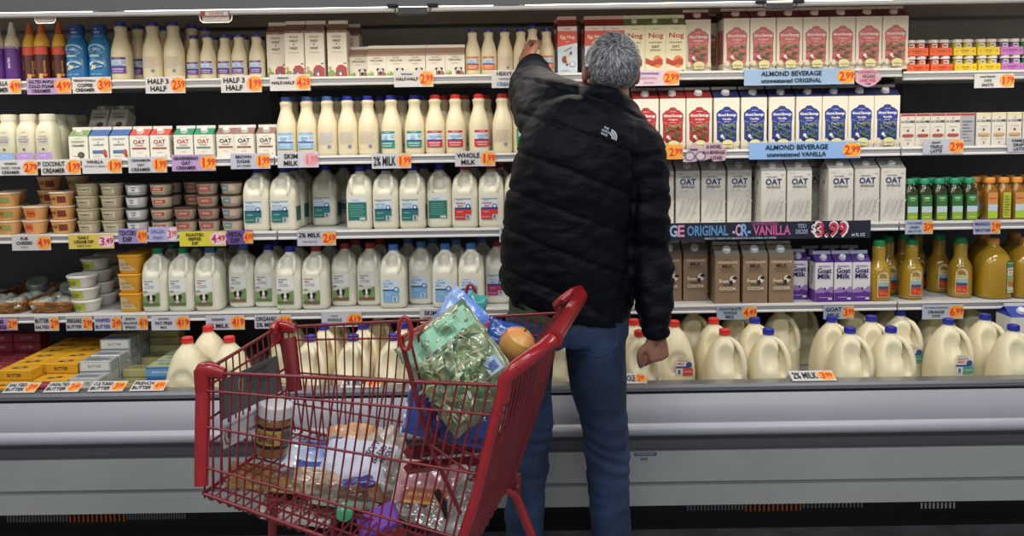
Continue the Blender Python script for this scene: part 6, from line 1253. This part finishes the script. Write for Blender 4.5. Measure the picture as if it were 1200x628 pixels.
# ---- body: one continuous surface
b = MB()
limb(b, [(A(664, 365), .095, .08), (A(664, 340), .115, .09), (A(664, 280), .12, .10), (A(668, 215), .125, .10), (A(690, 165), .13, .09), (A(705, 135), .08, .07)], SK, ref=(1, 0, 0))
limb(b, [(A(706, 138, 2.37), .062), (neck, .054, .056), (HC + Vector((-.002, -.01, -.07)), .055, .058)], SK)
limb(b, [(shL, .055), (elL, .044), (wrL, .027, .022)], SK); limb(b, [(shR, .055), (elR, .042), (wrR, .028, .023)], SK)
limb(b, [(A(705, 150), .07), (shR, .06)], SK); limb(b, [(A(700, 145), .07), (shL, .06)], SK)
for h_, k_, a_ in ((hipL, kneeL, ankL), (hipR, kneeR, ankR)):
    limb(b, [(h_, .055), (L(h_, k_, .4), .050), (k_, .042), (L(k_, a_, .35), .042), (a_, .034)], SK)
    limb(b, [(a_ + Vector((0, .0, -.02)), .034), (Vector((a_.x, a_.y + .06, .035)), .032), (Vector((a_.x, a_.y + .15, .024)), .034, .02)], SK, ref=(1, 0, 0))
# head, facing the shelf, turned a little to the raised hand
yaw = Matrix.Translation(HC) @ Matrix.Rotation(math.radians(12), 4, 'Z') @ Matrix.Rotation(math.radians(6), 4, 'X') @ Matrix.Rotation(math.radians(3), 4, 'Y') @ Matrix.Scale(.93, 4)
def ell(mb, c, rx, ry, rz, cc, seg=28):
    rs = [(c[2] + rz * math.sin(t), math.cos(t)) for t in [(-PI / 2 + PI * i / 16) for i in range(1, 16)]]
    mb.rings([[(c[0] + rx * q * math.cos(2 * PI * k / seg), c[1] + ry * q * math.sin(2 * PI * k / seg), z) for k in range(seg)] for z, q in rs], cc, xf=yaw)
ell(b, (0, -.010, .015), .073, .092, .090, SK); ell(b, (0, .030, -.035), .060, .064, .075, SK); ell(b, (0, .052, -.085), .036, .034, .026, SK)
ell(b, (0, .096, -.020), .011, .016, .018, SK); ell(b, (0, .092, .0), .008, .010, .026, SK); ell(b, (0, .084, -.055), .024, .010, .006, SK); ell(b, (0, .083, -.066), .020, .010, .006, SK)
for s in (-1, 1):
    ell(b, (s * .030, .080, .012), .014, .008, .009, SK); ell(b, (s * .032, .082, .028), .020, .008, .006, SK); ell(b, (s * .036, .070, -.020), .018, .014, .016, SK)
    ell(b, (s * .080, .006, -.020), .009, .016, .030, SK); ell(b, (s * .090, -.006, -.014), .008, .009, .028, SK); ell(b, (s * .082, .010, -.046), .008, .009, .012, SK)
# raised hand on the bottle: fingers closing around its neck
BX = HELD.location; GP_ = Vector((BX.x - .008, BX.y - .030, BX.z + .112))
Wl = A(620, 76, 2.872)
hand(b, Wl, (A(613, 58, 2.950) - Wl), Vector((1, .4, -.25)), Vector((.3, .5, .75)), [(.45, .75, .5), (.5, .8, .55), (.55, .85, .6), (.6, .9, .6)], sc=1.0, tc=(.35, .5), L_=.075)
# hanging hand, loosely closed, back of the hand towards us
hand(b, wrR + Vector((.002, .002, -.012)), Vector((.12, -.02, -1)), Vector((-.45, .85, 0)), Vector((-.85, -.25, 0)), [(1.0, 1.15, .8), (1.05, 1.2, .8), (1.1, 1.25, .8), (1.15, 1.25, .8)], sc=.90, tc=(.5, .3), L_=.072)
v, f, nr = remesh(b, .0042, 4, .45); mpart(v, f, SK, 'body')
# ---- hair: short grey, whorl at the crown
HCOL = M('77787a', .55, var=.35, scale=70, h2='4c4d4f', stretch=(1, 1, 3))
cr_dir = Vector((-.10, -.72, .70)).normalized()
def scalp(d_):   # direction in head space -> point on the scalp
    e = Vector((.079 * d_.x, .099 * d_.y - .012, .098 * d_.z + .014)); return e
def hairline(d_):
    low = -.62 if d_.y < -.1 else (-.62 + (d_.y + .1) * 1.15)
    return d_.z > low and not (abs(d_.x) > .80 and d_.y > -.15 and d_.z < .10) and not (d_.y > .55 and d_.z < .55)
hb = MB(); rs = random.Random(11)
hv = []; nz_, na = 30, 48
cap_v, cap_f = [], []
for i in range(nz_ + 1):
    th = PI * i / nz_
    for k in range(na):
        ph = 2 * PI * k / na; d_ = Vector((math.sin(th) * math.cos(ph), math.sin(th) * math.sin(ph), math.cos(th))); ok = hairline(d_)
        p = scalp(d_) * (1.0 if ok else .90); p += d_ * .003 * noise.noise(d_ * 6); 
        if not ok: p = scalp(d_) * .88
        if d_.y < 0 and d_.z < -.2: p.y += .012 * (-.2 - d_.z) / .5
        cap_v.append(yaw @ p)
for i in range(nz_):
    for k in range(na): cap_f.append((i * na + k, (i + 1) * na + k, (i + 1) * na + (k + 1) % na, i * na + (k + 1) % na))
hb.add(cap_v, cap_f, M('4e4f50', .7, var=.3, scale=60))
HC_ = [M(c, .42) for c in ('9c9ea0', '5e5f61', 'bcbec0', '434446', '7c7c7c')]
n = 0; side0 = cr_dir.cross(Vector((0, 0, 1))).normalized(); up0 = side0.cross(cr_dir)
while n < 7500:
    d_ = Vector((rs.gauss(0, 1), rs.gauss(0, 1), rs.gauss(0, 1))).normalized()
    if not hairline(d_): continue
    n += 1
    r_ = d_ - cr_dir * d_.dot(cr_dir); rl = r_.length; r_ = (r_ / rl) if rl > 1e-3 else side0
    sw = cr_dir.cross(r_); k = max(0, 1 - rl / .9); t = (r_ * (1 - .2 * k) + sw * (.9 * k + .12) + Vector((rs.gauss(0, .16), rs.gauss(0, .16), rs.gauss(0, .16)))).normalized()
    t = (t - d_ * t.dot(d_)).normalized(); ln = rs.uniform(.014, .026) * (1 if d_.z > -.2 else .6); wd = rs.uniform(.0005, .0010); q = d_.cross(t)
    P0 = scalp(d_); 
    if d_.y < 0 and d_.z < -.2: P0.y += .012 * (-.2 - d_.z) / .5
    lift = rs.uniform(.002, .0065) * (1.3 if d_.z > .1 else .6); pp = []
    for j, s in enumerate((0, .35, .7, 1)):
        dj = (d_ + t * ln * s / .09).normalized(); pj = scalp(dj)
        if dj.y < 0 and dj.z < -.2: pj.y += .012 * (-.2 - dj.z) / .5
        pj = pj + dj * (.0005 + lift * math.sin(s * 2.2)); ww = wd * (1, 1, .8, .15)[j]; pp += [yaw @ (pj + q * ww), yaw @ (pj - q * ww)]
    hb.add(pp, [(0, 1, 3, 2), (2, 3, 5, 4), (4, 5, 7, 6)], HC_[n % 5])
o = hb.build('hair', man, smooth=80); o.location = -MO
# ---- jacket
JM = bpy.data.materials.new('jacket'); JM.use_nodes = True; nt = JM.node_tree; bs = nt.nodes['Principled BSDF']
bs.inputs['Base Color'].default_value = rgb('070a11'); bs.inputs['Roughness'].default_value = .58; bs.inputs['Specular IOR Level'].default_value = .12
tc = nt.nodes.new('ShaderNodeTexCoord'); n1 = nt.nodes.new('ShaderNodeTexNoise'); n1.inputs['Scale'].default_value = 9; n1.inputs['Detail'].default_value = 2; n1.inputs['Distortion'].default_value = .5
mp = nt.nodes.new('ShaderNodeMapping'); mp.inputs['Scale'].default_value = (1, 1, 2.2); mp.inputs['Rotation'].default_value = (0, .45, 0); bp = nt.nodes.new('ShaderNodeBump'); bp.inputs['Strength'].default_value = .35; bp.inputs['Distance'].default_value = .02
nt.links.new(tc.outputs['Object'], mp.inputs[0]); nt.links.new(mp.outputs[0], n1.inputs['Vector']); nt.links.new(n1.outputs['Fac'], bp.inputs['Height']); n2 = nt.nodes.new('ShaderNodeTexNoise'); n2.inputs['Scale'].default_value = 26; n2.inputs['Detail'].default_value = 3; n2.inputs['Distortion'].default_value = .8; nt.links.new(mp.outputs[0], n2.inputs['Vector'])
b2 = nt.nodes.new('ShaderNodeBump'); b2.inputs['Strength'].default_value = .45; b2.inputs['Distance'].default_value = .006; nt.links.new(n2.outputs['Fac'], b2.inputs['Height']); nt.links.new(bp.outputs[0], b2.inputs['Normal']); nt.links.new(b2.outputs[0], bs.inputs['Normal'])
j = MB()
def torso(px0, px1, py, ry, d=DM):
    a, c_ = A(px0, py, d), A(px1, py, d); return (Vector(((a.x + c_.x) / 2, d, (a.z + c_.z) / 2)), (c_.x - a.x) / 2, ry)
limb(j, [torso(592, 737, 366, .140), torso(588, 738, 340, .142), torso(586, 739, 300, .145, 2.355), torso(590, 741, 260, .142, 2.35), torso(597, 748, 220, .138, 2.345), torso(606, 757, 185, .132, 2.345), torso(622, 764, 158, .120, 2.355), torso(650, 758, 135, .100, 2.37), torso(676, 744, 117, .080, 2.38)], JM, ref=(1, 0, 0), seg=36, cap=False)
limb(j, [(A(690, 128, 2.38), .070), (A(668, 122, 2.40), .068), (A(645, 118, 2.44), .078), (elL + Vector((.008, -.03, -.012)), .082), (L(elL, wrL, .35) + Vector((.004, 0, 0)), .070), (L(elL, wrL, .72) + Vector((.002, 0, 0)), .058), (wrL + Vector((.002, -.004, 0)), .048)], JM, seg=24)
limb(j, [(A(668, 160, 2.38), .09), (A(640, 140, 2.42), .09), (elL + Vector((.012, -.05, -.03)), .078)], JM, seg=24)
limb(j, [(A(722, 140, 2.37), .06), (A(745, 172, 2.355), .078), (A(755, 215, 2.345), .073), (A(757, 262, 2.35), .069), (elR + Vector((.002, 0, 0)), .066), (A(765, 335, 2.34), .059), (A(767, 372, 2.32), .049), (wrR + Vector((0, 0, .004)), .043)], JM, seg=24)
# collar
limb(j, [(A(681, 112, 2.40), .022), (A(690, 108, 2.335), .024), (A(712, 112, 2.305), .026), (A(732, 122, 2.335), .024), (A(742, 130, 2.40), .022)], JM, seg=14)
limb(j, [(A(676, 122, 2.40), .03), (A(700, 128, 2.32), .034), (A(738, 140, 2.34), .032)], JM, seg=14)
v, f, nr = remesh(j, .0068, 8, .5)
def seamdist(p):
    s = (p.z + .40 * p.x + .05 * (p.y - DM)) / .118; t = s - math.floor(s); return min(t, 1 - t) * .118
hemz = A(660, 366).z
out = []
for p, q in zip(v, nr):
    arm_r = p.x > A(735, 250).x and p.z < A(700, 175).z; arm_l = p.y > 2.50
    if arm_l: s = (p.y * .8 - p.x * .3 + p.z * .3) / .095; t = s - math.floor(s); dd = min(t, 1 - t) * .095
    elif arm_r: s = (p.z - .25 * p.x) / .13; t = s - math.floor(s); dd = min(t, 1 - t) * .13
    else: dd = seamdist(p)
    g = -.0055 * math.exp(-(dd / .0055) ** 2) + .002 * min(dd / .03, 1)
    if arm_r: g *= .5
    wv = noise.noise(Vector((p.x * 9, p.y * 9, p.z * 16 + p.x * 8))) * .005 + noise.noise(Vector((p.x * 24 + p.z * 18, p.y * 22, p.z * 40 - p.x * 14))) * .0042
    if arm_r or p.z < A(700, 300).z: wv *= 1.35
    if arm_r:      # sleeve folds
        wv += .0045 * math.sin(p.z * 95 + 14 * p.x + 3 * noise.noise(p * 8)) * (.4 + .6 * abs(noise.noise(Vector((0, 0, p.z * 6)))) * 2)
    if arm_l: wv += .004 * math.sin(p.y * 70 + 22 * p.x + 3 * noise.noise(p * 8))
    # vertical seam between sleeve and back
    sx = abs(p.x - A(731, 250).x - .02 * math.sin(p.z * 6))
    if p.y < 2.33 and A(700, 330).z < p.z < A(700, 180).z: g -= .012 * math.exp(-(sx / .010) ** 2)
    r_ = p + q * (g + wv)
    if p.z < hemz + .10 and not (p.x > A(741, 350).x):
        k = min(1, (hemz + .10 - p.z) / .08); r_.z += -.075 * ((p.x - A(660, 360).x) / .18) * k * .55
        r_ += Vector((p.x - MO.x, p.y - DM, 0)) * (-.05 * k) if p.z < hemz + .02 else Vector((0, 0, 0))
    out.append(r_)
jk = mpart(out, f, JM, 'jacket', smooth=85)
bv = BVHTree.FromPolygons(out, f)
# hem cord
# dome logo and lettering on the shoulder blade
lg = MB(); lc = A(715, 156, 2.2); rotl = math.radians(-24); ex = Vector((math.cos(rotl), 0, math.sin(rotl))); ez = Vector((-math.sin(rotl), 0, math.cos(rotl)))
def onj(u, w_, o):
    p = lc + ex * u + ez * w_; h = bv.ray_cast(Vector((p.x, 2.0, p.z)), Vector((0, 1, 0))); y = h[0].y if h[0] else 2.25
    return (p.x, y - .0012 - o, p.z)
LGM = 'b9bcc4'; it = [T('THE', -.011, .010, .0062, LGM, .018), T('NORTH', -.009, .001, .0062, LGM, .024), T('FACE', -.010, -.008, .0062, LGM, .020)]
for r0, r1 in ((.0085, .0125), (.0145, .0185), (.0205, .0245)):
    pts = [(.004 + r1 * math.sin(t), -.011 + r1 * math.cos(t)) for t in [PI / 2 * i / 10 for i in range(11)]] + [(.004 + r0 * math.sin(t), -.011 + r0 * math.cos(t)) for t in [PI / 2 * (10 - i) / 10 for i in range(11)]]
    for i in range(10): it.append(P([pts[i], pts[i + 1], pts[20 - i], pts[21 - i]], LGM))
for q_ in it: art(lg, [q_], onj)
o = lg.build('logo', man, smooth=0); o.location = -MO
# ---- shirt hem under the jacket
s = MB(); limb(s, [torso(596, 729, 374, .130), torso(597, 726, 360, .126), torso(602, 722, 345, .118), torso(610, 718, 325, .10)], M('2f3c2a', .8), ref=(1, 0, 0), seg=32, cap=False)
v, f, nr = remesh(s, .009, 4); v = [p + q * .003 * noise.noise(p * 20) + Vector((0, 0, -.060 * ((p.x - A(660, 360).x) / .18) * .55)) for p, q in zip(v, nr)]
mpart(v, f, M('38482f', .85, var=.2, scale=30), 'shirt')
# ---- jeans
JN = M('263c5c', .85, var=.5, scale=9, h2='17263e', bump=.25, stretch=(1, 1, .6)); jn = MB()
limb(jn, [torso(594, 733, 364, .126), torso(592, 736, 380, .130), torso(594, 737, 398, .126)], JN, ref=(1, 0, 0), seg=32, cap=False)
limb(jn, [(A(624, 396), .072, .110), (A(621, 430), .070, .098), (A(620, 460), .068, .088), (A(622, 490), .068, .078), (A(620, 530), .062, .068), (A(616, 580), .060, .066), (A(614, 630), .058, .064), (A(612, 705), .060, .066)], JN, ref=(1, 0, 0), seg=26, cap=False)
limb(jn, [(A(697, 396), .092, .118), (A(699, 430), .088, .104), (A(702, 460), .082, .094), (A(708, 490), .072, .082), (A(711, 530), .067, .072), (A(714, 580), .063, .068), (A(716, 630), .061, .066), (A(718, 705), .062, .068)], JN, ref=(1, 0, 0), seg=26, cap=False)
v, f, nr = remesh(jn, .0075, 6)
out = []
for p, q in zip(v, nr):
    low = max(0, min(1, (A(700, 470).z - p.z) / .25)); kn = math.exp(-((p.z - kneeR.z) / .12) ** 2)
    w_ = noise.noise(Vector((p.x * 7, p.y * 7, p.z * 20))) * (.003 + .002 * low) + noise.noise(Vector((p.x * 16, p.y * 16, p.z * 45))) * (.0015 + .0015 * low)
    w_ += .0024 * kn * math.sin(p.z * 120 + 30 * p.x + 4 * noise.noise(p * 9))
    sx = abs(p.x - A(660, 400).x)
    if p.z > A(660, 402).z and p.y < DM: w_ -= .010 * math.exp(-(sx / .012) ** 2)
    out.append(p + q * w_)
mpart(out, f, JN, 'jeans', smooth=85); bj_ = BVHTree.FromPolygons(out, f)
# back pocket stitching
pk_ = MB(); stc = M('8a7a5a', .7)
def onq(px, py, o=.001):
    p = A(px, py, 2.0); h = bj_.ray_cast(CAM, (p - CAM).normalized()); return (h[0] - (p - CAM).normalized() * o) if h[0] else p
pth = [(672, 378), (674, 400), (682, 412), (700, 418), (716, 412), (722, 404), (724, 384)]
pts = []
for (a, b_), (c_, d_) in zip(pth, pth[1:]):
    for k in range(6): pts.append(onq(a + (c_ - a) * k / 6, b_ + (d_ - b_) * k / 6))
pk_.tube(pts, .0011, M('33486a', .8), seg=6); o = pk_.build('back_pocket', man); o.location = -MO
# ---- shoes
for a_ in (ankL, ankR):
    s = MB(); x, y = a_.x, a_.y
    limb(s, [(Vector((x, y - .045, .05)), .040, .042), (Vector((x, y + .03, .060)), .046, .052), (Vector((x, y + .10, .045)), .050, .036), (Vector((x, y + .19, .032)), .044, .026)], M('1c1c1e'), ref=(1, 0, 0), seg=20)
    v, f, nr = remesh(s, .008, 3); v = [Vector((p.x, p.y, max(p.z, .022))) for p in v]; sh = mpart(v, f, M('1c1c1e', .6), 'shoe')
    s = MB(); pr = [(math.cos(t) * .050, math.sin(t)) for t in [2 * PI * i / 24 for i in range(24)]]
    s.rings([[(x + a2, y + .07 + b2 * .145, z) for a2, b2 in pr] for z in (.001, .024)], M('5a5a5a', .7)); o = s.build('sole', sh); 
CANP = 5.0; CANA = -3; CEILP = 36
# ------------------------------------------------------------------ light
w = bpy.data.worlds.new('world'); SC.world = w; w.use_nodes = True
w.node_tree.nodes['Background'].inputs[0].default_value = (.92, .95, 1, 1); w.node_tree.nodes['Background'].inputs[1].default_value = .30
def area(x, y, z, sx, sy, pw, rx, col=(1, 1, 1), ry=0):
    l = bpy.data.lights.new('lamp', 'AREA'); l.shape = 'RECTANGLE'; l.size = sx; l.size_y = sy; l.energy = pw; l.color = col
    o = bpy.data.objects.new('lamp', l); COL.objects.link(o); o.location = (x, y, z); o.rotation_euler = (rx, ry, 0); return o
# lamp tube under the canopy of the cooler
tz = zl + .020
LT = M('fff0d8', .5, emit=6)
for x in (-1.95, -.65, .65, 1.95):
    t = thing('light_tube', {-1.95: 'long slim lamp tube under the canopy above the creamer end', -.65: 'long slim lamp tube under the canopy above the cream cartons', .65: 'long slim lamp tube under the canopy above the almond cartons', 1.95: 'long slim lamp tube under the canopy above the juice end'}[x], 'lamp', (x, CF + .035, tz)); KIDS[t.name] = []
    MB().tube([(-.6, 0, 0), (.6, 0, 0)], .008, LT, seg=10).build('tube', t); e = MB()
    for s in (-1, 1): e.box(s * .61 - .012, s * .61 + .012, -.011, .011, -.011, .012, M('b8b8b8'), b=.003)
    e.build('end_cap', t)
    area(x, CF + .05, tz - .012, 1.25, .03, CANP, math.radians(CANA), (1, .93, .83))
# ceiling fixtures of the store, behind the photographer's view
for x, y in ((-2.2, .6), (0, .6), (2.2, .6), (-2.2, -1.6), (0, -1.6), (2.2, -1.6)):
    area(x, y, 3.36, 1.3, .5, CEILP, 0, (.95, .97, 1))
SC.view_settings.view_transform = 'Standard'; SC.view_settings.look = 'None'; SC.view_settings.exposure = 0; SC.view_settings.gamma = 1; SC.view_settings.use_curve_mapping = False
SC.cycles.max_bounces = 6; SC.cycles.diffuse_bounces = 3; SC.cycles.glossy_bounces = 3; SC.cycles.transmission_bounces = 4; SC.cycles.transparent_max_bounces = 12
SC.cycles.sample_clamp_indirect = 4; SC.cycles.use_denoising = True; SC.cycles.caustics_reflective = False; SC.cycles.caustics_refractive = False
